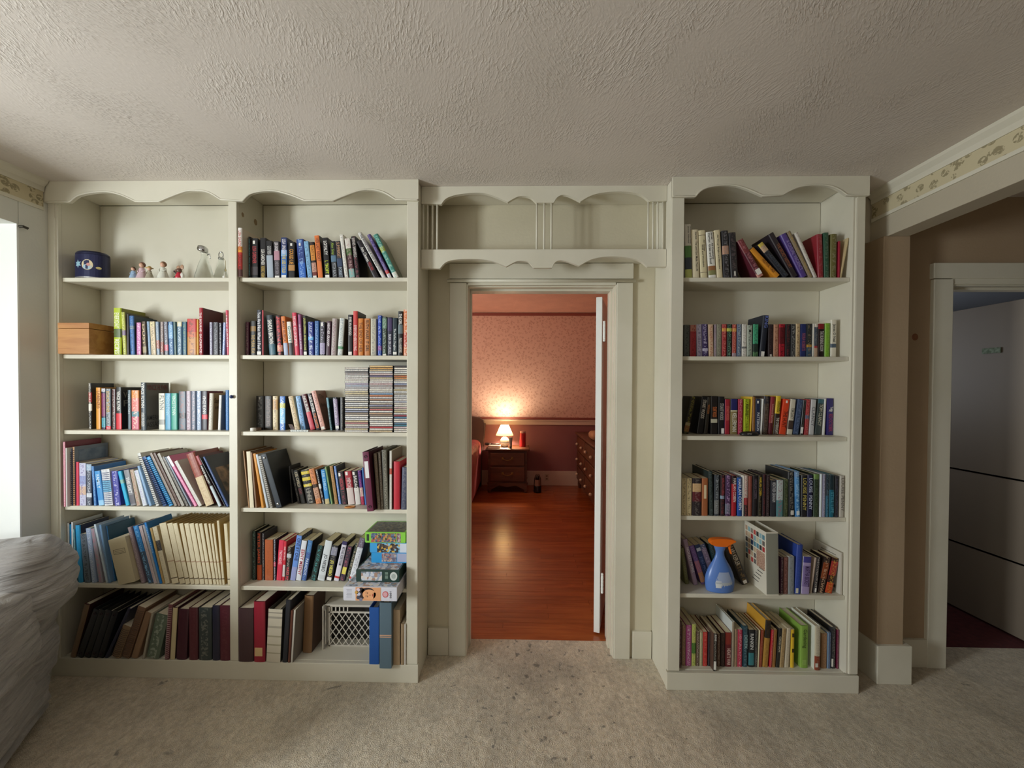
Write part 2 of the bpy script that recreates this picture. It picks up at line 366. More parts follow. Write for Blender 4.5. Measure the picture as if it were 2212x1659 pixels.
# left wall: stub beside the bookcase, opening into the window bay
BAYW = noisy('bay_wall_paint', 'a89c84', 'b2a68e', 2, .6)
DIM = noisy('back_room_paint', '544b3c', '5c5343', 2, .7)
b = MB(); b.box(XL-.12, XL, -.118, YB+.1, 0, CEIL); b.box(BAYX-.1, XL-.12, -.118, -.02, 0, 2.4); b.box(BAYX-.1, XL-.12, -3.05, -2.95, 0, 2.4); b.box(XL-.12, XL, -2.95, -.12, 2.31, CEIL); b.box(XL-.12, XL, ROOMY, -2.95, 0, CEIL)
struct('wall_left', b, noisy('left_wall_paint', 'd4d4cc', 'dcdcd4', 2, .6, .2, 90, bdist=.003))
b = MB(); b.box(BAYX-.1, XL-.001, -.125, -.118, 0, 2.31)
struct('wall_bay_bright_panel', b, WHITE)  # invented white panel, stands in for the bright strip at the frame edge
wy0, wy1, wz0, wz1 = -2.8, -1.7, 0.75, 2.2
b = MB(); b.box(BAYX-.1, BAYX, -2.95, wy0, 0, 2.4); b.box(BAYX-.1, BAYX, wy1, -.12, 0, 2.4); b.box(BAYX-.1, BAYX, wy0, wy1, 0, wz0); b.box(BAYX-.1, BAYX, wy0, wy1, wz1, 2.4)
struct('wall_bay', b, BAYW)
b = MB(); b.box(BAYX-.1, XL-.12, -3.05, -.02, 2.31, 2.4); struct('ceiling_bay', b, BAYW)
def window(name, b0):
    return struct(name, b0, WHITE)
b = MB(); b.box(BAYX-.08, BAYX+.02, wy0, wy0+.05, wz0, wz1); b.box(BAYX-.08, BAYX+.02, wy1-.05, wy1, wz0, wz1); b.box(BAYX-.08, BAYX+.02, wy0, wy1, wz1-.05, wz1); b.box(BAYX-.08, BAYX+.04, wy0, wy1, wz0, wz0+.04)
w1 = window('window_1', b)
GLASS = plain('window_glass', 'ffffff', 0.02, 0, **{'Transmission Weight': 1.0, 'IOR': 1.45})
MB().box(BAYX-.05, BAYX-.045, wy0+.05, wy1-.05, wz0+.04, wz1-.05).build('window_pane', GLASS, w1)
# wall behind the camera with the street window
fy = ROOMY; sx0, sx1, sz0, sz1 = -1.8, 0.0, 0.8, 2.3
b = MB(); b.box(XL-.12, sx0, fy-.1, fy, 0, CEIL); b.box(sx1, ROOMX, fy-.1, fy, 0, CEIL); b.box(sx0, sx1, fy-.1, fy, 0, sz0); b.box(sx0, sx1, fy-.1, fy, sz1, CEIL)
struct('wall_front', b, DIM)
b = MB(); b.box(sx0, sx0+.05, fy-.08, fy+.02, sz0, sz1); b.box(sx1-.05, sx1, fy-.08, fy+.02, sz0, sz1); b.box(sx0, sx1, fy-.08, fy+.02, sz1-.05, sz1); b.box(sx0, sx1, fy-.08, fy+.04, sz0, sz0+.04); b.box((sx0+sx1)/2-.025, (sx0+sx1)/2+.025, fy-.08, fy+.02, sz0, sz1)
w2 = window('window_2', b)
MB().box(sx0+.05, sx1-.05, fy-.05, fy-.045, sz0+.04, sz1-.05).build('window_pane', GLASS, w2)
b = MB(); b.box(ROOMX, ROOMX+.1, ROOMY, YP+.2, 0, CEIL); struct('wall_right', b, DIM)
# wall with second doorway
b = MB(); b.box(PX1-.05, D2L, YP, YP+.14, 0, CEIL); b.box(D2R, ROOMX, YP, YP+.14, 0, CEIL); b.box(D2L, D2R, YP, YP+.14, D2Z, CEIL)
struct('wall_hall', b, WALLG)
# pilaster, its base block, and the dropped beam
YPF = 0.07
b = MB(); b.box(PX0, PX1, YPF, YB+.02, .195, 2.315); struct('pillar', b, WALLG, bevel=.004)
b = MB(); b.box(PX0-.012, PX1+.03, YPF-.018, YB, 0, .2); struct('baseboard_pillar', b, CREAM, bevel=.004)
bx0, bx1 = fx(1918, 507, YPF), fx(1966, 507, YPF)
b = MB(); b.box(bx0, bx1, ROOMY, YP+.02, 2.315, CEIL); b.box(RR, bx0, YPF+.10, YB, 2.315, CEIL); struct('beam', b, noisy('beam_paint', 'b6ac98', 'bfb5a1', 2, .6, .2, 90, bdist=.003), bevel=.003)
# floral border with rails on the beam and on the left wall
b = MB(); b.box(bx0-.004, bx0-.001, ROOMY+.05, YPF+.09, 2.435, 2.515); struct('trim_1', b, BORDER)
b = MB()
b.prism([(bx0, 2.572), (bx0-.035, 2.572), (bx0-.03, 2.56), (bx0-.012, 2.54), (bx0-.010, 2.515), (bx0, 2.515)][::-1], ROOMY+.05, YPF+.09)
b.box(bx0-.008, bx0, ROOMY+.05, YPF+.09, 2.420, 2.437); struct('trim_2', b, CREAM)
b = MB(); b.box(XL+.001, XL+.004, ROOMY+.05, -.02, 2.435, 2.52); struct('trim_3', b, BORDER)
b = MB(); b.prism([(XL, 2.572), (XL+.035, 2.572), (XL+.03, 2.56), (XL+.012, 2.54), (XL+.01, 2.515), (XL, 2.515)], ROOMY+.05, -.02)
b.box(XL, XL+.008, ROOMY+.05, -.02, 2.420, 2.437); struct('trim_4', b, CREAM)
MB().tube([(XL+.0, -.115, 2.30), (XL+.02, -.115, 2.30), (XL+.025, -.10, 2.295)], .006).build('curtain_bracket', plain('dark_metal', '4a463e', 0.4, 0.8), label='small dark curtain bracket at top corner of the white bay opening', category='bracket')
# baseboards
def zbox(y, Y): return fz(1000, y, Y)
b = MB(); b.box(XR+.005, fx(969, 1380, YB-.02)-.001, YB-.018, YB+.005, 0, .155); struct('baseboard_left', b, CREAM, bevel=.003)
b = MB(); b.box(fx(1366, 1380, YB-.02)+.002, RL-.004, YB-.018, YB+.005, 0, .155); struct('baseboard_right', b, CREAM, bevel=.003)
b = MB(); b.box(PX1+.003, fx(2010, 1350, YP-.02)-.002, YP-.018, YP+.005, 0, .155); struct('baseboard_hall', b, CREAM, bevel=.003)
# doorway casing to the bedroom
cy0, cy1 = YB-.022, YB+.003
cl, cr = fx(971, 800, YB-.02), fx(1366, 800, YB-.02); ztop = fz(1170, 569, YB-.02); zbead = fz(1170, 607, YB-.02)
b = MB(); b.box(cl, DXL-.004, cy0, cy1, 0, zbead-.01); struct('trim_5', b, CREAM, bevel=.003)
b = MB(); b.box(DXR+.004, cr, cy0, cy1, 0, zbead-.01); struct('trim_6', b, CREAM, bevel=.003)
b = MB(); b.box(cl-.002, cr+.002, cy0-.002, cy1, zbead+.012, ztop); struct('trim_7', b, CREAM, bevel=.003)
b = MB(); b.tube([(cl-.012, cy0-.004, zbead), (cr+.012, cy0-.004, zbead)], .0095, 10); struct('trim_8', b, CREAM, smooth=True)
b = MB()   # jamb lining with stepped stop
b.box(DXL-.03, DXL+.002, cy0+.004, YW+.01, 0, DZ); b.box(DXL, DXL+.012, .30, .345, 0, DZ-.01)
b.box(DXR-.002, DXR+.03, cy0+.004, YW+.01, 0, DZ); b.box(DXR-.012, DXR, .30, .345, 0, DZ-.01); b.box(DXR-.008, DXR, .235, .262, 0, DZ-.006)
b.box(DXL, DXR, cy0+.004, YW+.01, DZ-.004, DZ+.03); b.box(DXL, DXR, .30, .345, DZ-.016, DZ-.003); b.box(DXL, DXR, .235, .262, DZ-.010, DZ-.003)
struct('trim_9', b, CREAM, bevel=.002)
# casing of the second doorway
c2 = fx(2013, 900, YP-.02); z2t = fz(2100, 568, YP-.02); z2m = fz(2100, 602, YP-.02)
b = MB(); b.box(c2, D2L-.003, YP-.022, YP+.003, 0, z2m-.002); b.box(D2R+.003, D2R+.11, YP-.022, YP+.003, 0, z2m-.002); struct('trim_10', b, CREAM, bevel=.003)
b = MB(); b.box(c2-.006, D2R+.118, YP-.025, YP+.003, z2m+.002, z2t); struct('trim_11', b, CREAM, bevel=.003)
b = MB(); b.box(D2L-.02, D2L+.002, YP-.015, YP+.15, 0, D2Z); b.box(D2R-.002, D2R+.02, YP-.015, YP+.15, 0, D2Z); b.box(D2L, D2R, YP-.015, YP+.15, D2Z-.003, D2Z+.03); b.box(D2L, D2R, YP+.04, YP+.09, D2Z-.02, D2Z-.003); b.box(D2L,D2R,YP-.01,YP+.03,D2Z-.010,D2Z-.003)
struct('trim_12', b, CREAM, bevel=.002)
# knot showing through the paint beside the second doorway
kp = at(1977, 728, YP-.001)
b = MB(); b.lathe([(.017, 0), (.013, .004), (.007, .003)], (0, 0, 0), 14, 1, 1.15)
o = b.build('wall_knot', plain('wood_knot', '8a5a3c', .6), label='round brown wood knot on the wall beside the hall doorway', category='knot'); o.location = (kp.x, YP, kp.z); o.rotation_euler = (math.pi/2, 0, 0)

# ------------------------------------------------------------------ room beyond the second doorway
H0, H1 = 0.34, 2.6
REDC = noisy('dark_red_carpet', '4a1c1e', '5c2426', 30, .95)
b = MB(); b.box(D2L-.5, D2R+1.2, .34, H1, -.05, -.002); struct('floor_hall', b, REDC)
b = MB(); b.box(D2L-.5, D2R+1.2, YP+.14, H1, 2.25, 2.3); struct('ceiling_hall', b, plain('hall_ceiling', 'c8ccd6', .7))
HALLG = noisy('hall_wall_paint', '8f887c', '9a9286', 2, .7)
b = MB(); b.box(D2L-.6, D2L-.5, YP+.14, H1, 0, 2.5); b.box(D2R+1.2, D2R+1.3, YP+.14, H1, 0, 2.5); b.box(D2L-.6, D2R+1.3, H1, H1+.1, 0, 2.5); struct('wall_hall_room', b, HALLG)
def door_leaf(name, hx, hy, ang, w, z1, mat, panels, thick=.036, side=1):
    e = MB(); e.box(0, w, 0, thick, 0.012, z1)
    o = e.build(name, mat, kind='structure', bevel=.002); o.location = (hx, hy, 0); o.rotation_euler = (0, 0, ang)
    for (a0, a1, c0, c1) in panels:
        p = MB()
        for yy in (-.0018, thick-.0012):
            p.box(a0, a1, yy, yy+.003, c0, c0+.012); p.box(a0, a1, yy, yy+.003, c1-.012, c1); p.box(a0, a0+.012, yy, yy+.003, c0, c1); p.box(a1-.012, a1, yy, yy+.003, c0, c1)
        p.build('door_panel', mat, o)
    return o
d2 = door_leaf('door_2', D2R-.012, YP+.15, math.pi/2, .74, D2Z-.02, plain('hall_door_paint', '86796a', .5), [(.02, .72, .46, .473), (.02, .72, .97, .983)])
cp = at(2124, 762, .62)
k = (D2R-.055)
b = MB().box(k-.0, k+.003, .56, .66, 1.765, 1.80); b.build('postcard', noisy('green_card', '5a6a4a', '8a9a80', 60, .6), label='small green picture card stuck on the hall door', category='card')

# ------------------------------------------------------------------ bedroom
BX0, BX1, BY1, BC = -2.2, 1.62, 4.22, 2.72
planks = MB(); planks.box(BX0, BX1, .365, BY1, -.06, -.012); fb = struct('floor_bedroom', planks, plain('subfloor', '3a1c10', .8))
PW = .057; y = .366; row = 0; pm = {}
def plank_mesh(L):
    if L not in pm:
        q = MB(); q.box(0, L-.0012, 0, PW-.0012, -.012, 0.0); me = bpy.data.meshes.new('plank'); me.from_pydata(q.v, [], q.f); me.materials.append(FLOORW); pm[L] = me
    return pm[L]
while y < BY1:
    x = DXL+.002 if y < YW+.0 else BX0
    end = DXR-.002 if y < YW+.0 else BX1
    if y >= YW: x -= random.choice([0, .3, .6, .9])*1.0
    while x < end-.003:
        L = random.choice([1.2, 1.5, 1.8, .9]) if y >= YW else round(end-x, 3)
        x0 = x
        if x0 >= BX0-.001 or y < YW:
            if x0+L > end: L = round(end-x0, 3)
            if L > .02:
                o = bpy.data.objects.new('plank', plank_mesh(L)); COL.objects.link(o); o.parent = fb; o.location = (x0, y, random.uniform(-.0004, .0004))
        else:
            L2 = round(x0+L-BX0, 3)
            if L2 > .02:
                o = bpy.data.objects.new('plank', plank_mesh(L2)); COL.objects.link(o); o.parent = fb; o.location = (BX0, y, 0)
        x += max(L, .01)
    y += PW
MAUVE = noisy('mauve_paint', '8a5a5c', '946264', 2, .65)
b = MB(); b.box(BX0, BX1, BY1, BY1+.1, .98, BC); struct('wall_bedroom_upper', b, PINKW)
b = MB(); b.box(BX0, BX1, BY1, BY1+.1, 0, .98); struct('wall_bedroom_lower', b, MAUVE)
b = MB(); b.box(BX0-.1, BX0, YW, BY1+.1, 0, BC); b.box(BX1, BX1+.1, YW, BY1+.1, 0, BC); b.box(BX0, DXL-.03, YW+.005, YW+.05, 0, BC); b.box(DXR+.035, BX1, YW+.005, YW+.05, 0, BC); b.box(DXL-.03, DXR+.035, YW+.005, YW+.05, DZ+.03, BC); struct('wall_bedroom_side', b, PINKW)
b = MB(); b.box(BX0, BX1, YW, BY1, BC, BC+.05); struct('ceiling_bedroom', b, noisy('pink_stucco', 'c0958a', 'c99c90', 5, .8, .5, 60))
TRIMP = plain('pink_trim', '8a4c46', .5); TRIMW = plain('off_white_trim', 'd8c8b8', .5)
b = MB(); b.box(BX0, BX1, BY1-.02, BY1, BC-.05, BC-.008); struct('trim_13', b, TRIMP)
b = MB(); b.box(BX0, BX1, BY1-.012, BY1, 1.035, 1.07); struct('trim_14', b, TRIMP)
b = MB(); b.box(BX0, BX1, BY1-.02, BY1, .955, 1.035); b.box(BX0, BX1, BY1-.032, BY1, 1.018, 1.035); struct('trim_15', b, TRIMW)
b = MB(); b.box(BX0, BX1, BY1-.02, BY1, 0, .225); struct('baseboard_bedroom', b, TRIMW)
d1 = door_leaf('door_1', DXR-.034, YW+.012, math.radians(90-17), .78, DZ-.02, WHITE, [(.1, .68, .2, .9), (.1, .68, 1.05, 1.9)], side=-1)
for zc in (fz(1309, 715, .42), fz(1303, 1262, .42)):
    h = MB(); h.tube([(.014, -.012, zc-.05), (.014, -.012, zc+.05)], .008, 10); h.ball((.014, -.012, zc+.056), .0085); h.ball((.014, -.012, zc-.056), .0085)
    for q in range(4): h.lathe([(.0095, 0), (.0095, .004)], (.014, -.012, zc-.035+q*.022), 10)
    h.build('hinge', WHITE, d1)
# bed
bed = empty('bed', (-1.35, 3.1, 0), 'bed with a rose pink cover and dark upholstered headboard behind the doorway', 'bed')
PINKC = noisy('rose_cover', '9a4a56', 'ad5a64', 6, .55, .6, 7, bdist=.05)
b = MB(); b.rbox(-.72, .76, -1.05, .98, .03, .74, .09, 6); b.build('bed_cover', PINKC, bed, smooth=True)
b = MB(); b.rbox(-.65, -.05, .6, .97, .72, .86, .06, 4); b.build('pillow', PINKC, bed, smooth=True)
b = MB()
pts = [(-.8, .0), (.76, .0)]+[(.76+.06*math.sin(t*math.pi/2), .55+.43*t) for t in (0, .5, 1)]+[(.80-.13*(1-math.cos(t*math.pi/2)), .98+.10*math.sin(t*math.pi/2)) for t in (0, .35, .7, 1)]+[(0, 1.16), (-.6, 1.10), (-.8, .95)]
b.prism(pts, .99, 1.07); b.build('headboard', plain('dark_headboard', '4c3a34', .5), bed, bevel=.012)
# nightstand
ns = at(1096, 1066, 3.71); NX = ns.x; NY = 3.71; NZ = .645
st = empty('nightstand', (NX, NY, 0), 'dark wooden two-drawer nightstand with scalloped apron between bed and dresser', 'nightstand')
b = MB(); b.box(-.285, .285, .02, .42, .14, NZ-.03); b.build('carcass', DARKW, st, bevel=.004)
b = MB(); b.box(-.325, .325, -.02, .44, NZ-.03, NZ); b.build('top', DARKW, st, bevel=.012)
for (z0, z1) in ((.40, .585), (.17, .375)):
    q = MB(); q.box(-.25, .25, 0, .03, z0, z1); dr = q.build('drawer', DARKW, st, bevel=.008)
    q = MB(); q.tube([(-.07, -.012, (z0+z1)/2+.02), (-.05, -.022, (z0+z1)/2), (0, -.026, (z0+z1)/2-.012), (.05, -.022, (z0+z1)/2), (.07, -.012, (z0+z1)/2+.02)], .006, 8)
    q.box(-.085, -.055, -.012, 0, (z0+z1)/2+.0, (z0+z1)/2+.035); q.box(.055, .085, -.012, 0, (z0+z1)/2, (z0+z1)/2+.035); q.build('handle', plain('old_brass', '8a6a3a', .4, .8), dr)
b = MB(); b.prism([(-.285, .145), (-.285, .03), (-.22, .06), (-.12, .11), (0, .085), (.12, .11), (.22, .06), (.285, .03), (.285, .145)], .01, .03); b.build('apron', DARKW, st)
for sx in (-1, 1):
    for yy in (.04, .39):
        q = MB(); q.lathe([(.022, 0), (.028, .03), (.022, .08), (.034, .145)], (sx*.265, yy, 0), 10); q.build('leg', DARKW, st)
# lamp
lp = at(1090, 962, 3.93); LX = lp.x; LY = 3.93
la = empty('table_lamp', (LX, LY, NZ), 'lit table lamp with white ball base and cream shade on nightstand', 'lamp')
b = MB(); b.lathe([(.035, 0), (.055, .015), (.072, .06), (.068, .10), (.045, .135), (.02, .15)], n=24); b.build('lamp_base', plain('glazed_white', 'e8e4da', .2), la, smooth=True)
b = MB(); b.lathe([(.073, .062), (.0745, .070), (.073, .078)], n=24, cap=False); b.build('glaze_band', plain('grey_glaze', '9aa0a4', .3), la, smooth=True)
b = MB(); b.lathe([(.008, .15), (.008, .19)], n=10); b.build('lamp_stem', plain('lamp_brass', 'a08040', .3, .9), la)
m, nt, bs = newmat('lampshade_cloth'); bs.inputs['Base Color'].default_value = (*rgb('efe0b8'), 1)
tr = N(nt, 'ShaderNodeBsdfTranslucent'); tr.inputs[0].default_value = (*rgb('f4e0b0'), 1); mx = N(nt, 'ShaderNodeMixShader'); mx.inputs[0].default_value = 0.14
nt.links.new(bs.outputs[0], mx.inputs[1]); nt.links.new(tr.outputs[0], mx.inputs[2]); nt.links.new(mx.outputs[0], nt.nodes['Material Output'].inputs[0])
b = MB(); b.lathe([(.132, .175), (.062, .325)], n=28, cap=False); b.build('lamp_shade', m, la, smooth=True)
bm_, nt, bs = newmat('lit_bulb'); bs.inputs['Emission Color'].default_value = (1, .68, .32, 1); bs.inputs['Emission Strength'].default_value = 30
b = MB(); b.ball((0, 0, .235), .018); b.build('bulb', bm_, la, smooth=True)
pl = bpy.data.lights.new('lamp_light', 'POINT'); pl.energy = 46; pl.color = (1, .77, .50); pl.shadow_soft_size = .03
po = bpy.data.objects.new('lamp_light', pl); COL.objects.link(po); po.location = (LX, LY, NZ+.288)
p2 = bpy.data.lights.new('bedroom_fill_light', 'POINT'); p2.energy = 40; p2.color = (1, .76, .56); p2.shadow_soft_size = .35  # unseen fill added to brighten the bedroom, no fixture modelled
po = bpy.data.objects.new('bedroom_fill_light', p2); COL.objects.link(po); po.location = (-1.5, 2.6, 2.2)
# things on the nightstand
p = at(1129, 962, 3.95); b = MB(); b.lathe([(.045, 0), (.047, .02), (.047, .20), (.043, .21)], n=20); o = b.build('spray_can', plain('red_can', 'b0242a', .3, .3), label='red cylindrical can with pale cap on nightstand beside lamp', category='can', smooth=True); o.location = (p.x, 3.95, NZ)
b = MB(); b.lathe([(.044, .205), (.044, .235), (.04, .238)], n=20); b.build('cap', plain('pale_pink', 'c89a90', .4), o, smooth=True)
p = at(1103, 969, 3.76); b = MB(); b.lathe([(.016, 0), (.018, .03), (.02, .035), (.027, .165)], n=14, sy=.6); o = b.build('lotion_tube', plain('grey_tube', '8a8680', .35), label='grey squeeze tube standing on its cap before the lamp', category='tube', smooth=True); o.location = (p.x, 3.76, NZ)
b = MB(); b.lathe([(.017, -.0), (.019, .032)], n=14, sy=.65); b.build('cap', plain('dark_cap', '2a2624', .4), o)
p = at(1068, 968, 3.80); o = empty('paperback_book', (p.x, 3.80, NZ), 'pale book lying flat on nightstand beside bed', 'book')
b = MB(); b.box(-.095, .095, -.06, .08, 0, .006); b.box(-.095, .095, -.06, .08, .034, .04); b.box(-.095, -.09, -.06, .08, 0, .04); b.build('cover', plain('pink_cover', 'c09a90', .5), o)
b = MB(); b.box(-.089, .092, -.056, .076, .006, .034); b.build('page_block', plain('paper', 'e6dcc8', .8), o)
b = MB(); b.ball((-.10, -.02, .062), .045, .03, .018); b.tube([(-.06, -.02, .058), (.085, .0, .056)], .010, 8); o2 = b.build('hairbrush', plain('black_plastic', '1c1818', .4), label='black hairbrush lying across the pale book on nightstand', category='brush', smooth=True); o2.location = (p.x, 3.80, NZ)
p = at(1090, 970, 3.74); b = MB(); b.box(-.06, .06, -.04, .06, 0, .003); o = b.build('note_paper', plain('paper_sheet', 'ddd2bc', .8), label='small sheet of paper at front of nightstand below lamp', category='paper'); o.location = (p.x-.01, 3.74, NZ)
# lantern on the bedroom floor
p = at(1161, 1062, 3.78); o = empty('lantern', (p.x, 3.78, 0), 'dark lantern with tapered top standing on floor right beside nightstand', 'lantern')
DK = plain('dark_enamel', '241a18', .35, .3)
b = MB(); b.lathe([(.055, 0), (.058, .02), (.05, .09), (.046, .10)], n=16); b.build('base', DK, o, smooth=True)
b = MB(); b.lathe([(.042, .10), (.036, .19)], n=16, cap=False); b.build('glass_chimney', plain('smoky_glass', '8a6a5a', .15), o, smooth=True)
b = MB(); b.lathe([(.038, .19), (.02, .24), (.012, .245)], n=16); b.tube([(-.05, 0, .06), (-.045, 0, .2), (-.02, 0, .262), (.02, 0, .262), (.045, 0, .2), (.05, 0, .06)], .005, 8); b.build('hood', DK, o, smooth=True)
p = at(1181, 1031, BY1-.02); b = MB(); b.box(-.035, .035, -.006, 0, -.055, .055); o = b.build('wall_socket', plain('socket_plate', 'cabca8', .5), label='pale electrical socket on bedroom baseboard right of the lantern', category='socket'); o.location = (p.x, BY1-.0205, p.z)
for zz in (-.022, .022):
    b = MB(); b.box(-.014, .014, -.009, -.005, zz-.012, zz+.012); b.build('outlet', plain('socket_slot', '8a7a68', .5), o)
# dresser along the bedroom's other wall
dx0 = .88; dy0, dy1 = 2.55, 4.1; dh = .86
dr_ = empty('dresser', (dx0+.24, 3.3, 0), 'low dark wooden dresser with pale knobs behind the open door', 'dresser')
b = MB(); b.box(-.22, .24, dy0-3.3, dy1-3.3, .12, dh-.03); b.build('carcass', DARKW, dr_, bevel=.004)
b = MB(); b.box(-.26, .26, dy0-3.32, dy1-3.28, dh-.03, dh); b.build('top', DARKW, dr_, bevel=.008)
KN = plain('pale_knob', 'd8c8b0', .3)
for r_ in range(3):
    for c_ in range(2):
        y0 = dy0-3.3+.04+c_*.75; z0 = .15+r_*.225
        q = MB(); q.box(-.24, -.21, y0, y0+.71, z0, z0+.205); d_ = q.build('drawer', DARKW, dr_, bevel=.006)
        for yy in (.16, .55):
            q = MB(); q.ball((-.262, y0+yy, z0+.1), .02); q.lathe([(.008, 0), (.008, .02)], (-.25, y0+yy, z0+.09), 8); q.build('knob', KN, d_, smooth=True)
for yy in (dy0-3.26, dy1-3.34):
    for xx in (-.19, .2):
        q = MB(); q.lathe([(.02, 0), (.03, .06), (.028, .12)], (xx, yy, 0), 10); q.build('leg', DARKW, dr_)
p = at(1287, 930, 3.2)
b = MB(); b.rbox(-.12, .14, -.16, .16, 0, .11, .05, 3); o = b.build('folded_cloth', noisy('tan_cloth', 'b89070', 'caa486', 9, .9, .5, 12), label='tan folded cloth on top of the dresser', category='cloth', smooth=True); o.location = (dx0+.16, 3.15, dh)

# ------------------------------------------------------------------ bookcases
CG = None
BOT = .096
SHZ_L = [2.0835, 1.6858, 1.2919, .896, .4884]; SHZ_R = [2.0767, 1.6859, 1.2883, .8874, .496]
def adj(z, Y0=0.0): return ZC-(ZC-z)*(2.02/(2.0+Y0))
SHZ_L = [adj(z) for z in SHZ_L]; SHZ_R = [adj(z, YR) for z in SHZ_R]
ST = .021; SY = .02
def smooth_curve(pts, n=6):
    "Catmull-Rom through 2-D points"
    out = []
    for i in range(len(pts)-1):
        p0, p1, p2, p3 = pts[max(i-1, 0)], pts[i], pts[i+1], pts[min(i+2, len(pts)-1)]
        for k in range(n):
            t = k/n
            out.append(tuple(.5*((2*p1[a])+(-p0[a]+p2[a])*t+(2*p0[a]-5*p1[a]+4*p2[a]-p3[a])*t*t+(-p0[a]+3*p1[a]-3*p2[a]+p3[a])*t**3) for a in (0, 1)))
    return out+[pts[-1]]
def edge_from_px(segs, Y):
    "lower edge of a valance: list of polylines in photo pixels, each rounded on its own, joined by straight runs"
    out = []
    for s in segs:
        q = [(at(a, c, Y).x, at(a, c, Y).z) for a, c in s]
        out += smooth_curve(q) if len(q) > 2 else q
    return out
def valance(parent, x0, x1, ztop, lower, y0, y1):
    lower = [(min(max(a, x0), x1), c) for a, c in lower]
    pts = [(x0, lower[0][1])]+lower+[(x1, lower[-1][1]), (x1, ztop), (x0, ztop)]
    clean = [pts[0]]
    for q in pts[1:]:
        if abs(q[0]-clean[-1][0])+abs(q[1]-clean[-1][1]) > 1e-5: clean.append(q)
    b = MB(); b.prism(clean, y0, y1); v = b.build('valance', CREAM, parent)
    b = MB(); b.tube([(a, y0+.001, c+.002) for a, c in [(x0, lower[0][1])]+lower+[(x1, lower[-1][1])] ], .0045, 6); b.build('bead', CREAM, v, smooth=True)
    return v

bc = empty('bookcase', ((XL+XR)/2, .1, 0), 'tall cream built-in double bookcase with scalloped valance beside the armchair', 'bookcase'); BO = Vector(bc.location)
def part(name, x0, x1, y0, y1, z0, z1, par, mat=CREAM, bevel=.0025):
    o = par.location; b = MB(); b.box(x0-o.x, x1-o.x, y0-o.y, y1-o.y, z0-o.z, z1-o.z); return b.build(name, mat, par, bevel=bevel)
sl = fx(127, 860, 0); dv0, dv1 = fx(494.5, 860, 0), fx(512.5, 860, 0); sr = fx(878.5, 860, 0)
part('stile', XL, sl-.016, 0, .02, BOT, CEIL-.09, bc); part('stile', dv0, dv1, 0, .02, BOT, CEIL-.09, bc); part('stile', sr, XR, 0, .02, BOT, CEIL-.09, bc)
b = MB(); o_ = BO
for zz in (0,): b.tube([(sl-.016-o_.x, .006-.1, BOT), (sl-.016-o_.x, .006-.1, CEIL-.18)], .008, 8); b.box(sl-.018-o_.x, sl-o_.x, .004-.1, .02-.1, BOT, CEIL-.09)
ob = b.build('edge_moulding', CREAM, bc); 
part('side_panel', XL+.002, sl-.001, .0205, YB-.004, 0, CEIL-.002, bc); part('side_panel', sr+.02, XR, .0205, YB-.004, 0, CEIL-.002, bc)
part('divider', dv0+.0, dv1-.0, .0205, YB-.02, BOT, CEIL-.02, bc)
part('back_panel', sl, dv0, YB-.019, YB-.006, BOT, CEIL-.023, bc); part('back_panel', dv1, sr+.02, YB-.019, YB-.006, BOT, CEIL-.023, bc)
part('top_panel', sl, dv0, .02, YB-.02, CEIL-.022, CEIL-.004, bc); part('top_panel', dv1, sr+.02, .02, YB-.02, CEIL-.022, CEIL-.004, bc)
for z in SHZ_L:
    part('shelf', sl, dv0-.001, SY, YB-.02, z-ST, z, bc); part('shelf', dv1+.001, sr+.019, SY, YB-.02, z-ST, z, bc)
part('bottom_shelf', sl, dv0-.001, SY, YB-.02, BOT-ST, BOT, bc); part('bottom_shelf', dv1+.001, sr+.019, SY, YB-.02, BOT-ST, BOT, bc)
part('plinth', XL, XR+.004, -.003, .0185, 0, BOT-.001, bc)
low = edge_from_px([[(108, 437), (150, 437)], [(152, 436), (170, 423), (200, 416.5), (232, 415), (262, 422), (293, 436)], [(343, 436), (372, 424), (402, 413.5), (425, 412), (450, 416), (477, 432)],
                    [(510, 434), (523, 435)], [(525, 434), (540, 420), (563, 414), (592, 413), (625, 421), (658, 434)], [(719, 434), (748, 422), (775, 412.5), (800, 410), (828, 416), (855, 432)], [(900, 433), (904, 433)]], -.014)
vl = valance(bc, XL, XR+.004, CEIL-.001, low, -.016, 0.0)
for o in [vl]:
    o.location = -BO

# knots bleeding through the paint
def knot(par, loc, r, face):
    b = MB(); n = 14
    if face == 'x': vs = [(loc[0]+.0006, loc[1]+r*.8*math.cos(2*math.pi*k/n), loc[2]+r*math.sin(2*math.pi*k/n)) for k in range(n)]
    else: vs = [(loc[0]+r*math.cos(2*math.pi*k/n), loc[1]-.0006, loc[2]+r*math.sin(2*math.pi*k/n)) for k in range(n)]
    b.add(vs, [tuple(range(n))]); o = b.build('paint_knot', KNOT, par); o.matrix_parent_inverse = Matrix.Translation(-par.location); return o
KNOT = noisy('knot_stain', 'a48c68', '8c7454', 60, .5)
knot(bc, (dv1, .045, fz(525, 463, .04)), .012, 'x'); knot(bc, (dv1, .145, fz(554, 480, .145)), .017, 'x')
# small blue knob on the divider
p = at(502.5, 857, -.0); b = MB(); b.ball((p.x, -.008, p.z), .009); b.build('push_pin', plain('blue_pin', '26366a', .3), label='small round dark blue pin on the bookcase divider', category='pin', smooth=True)

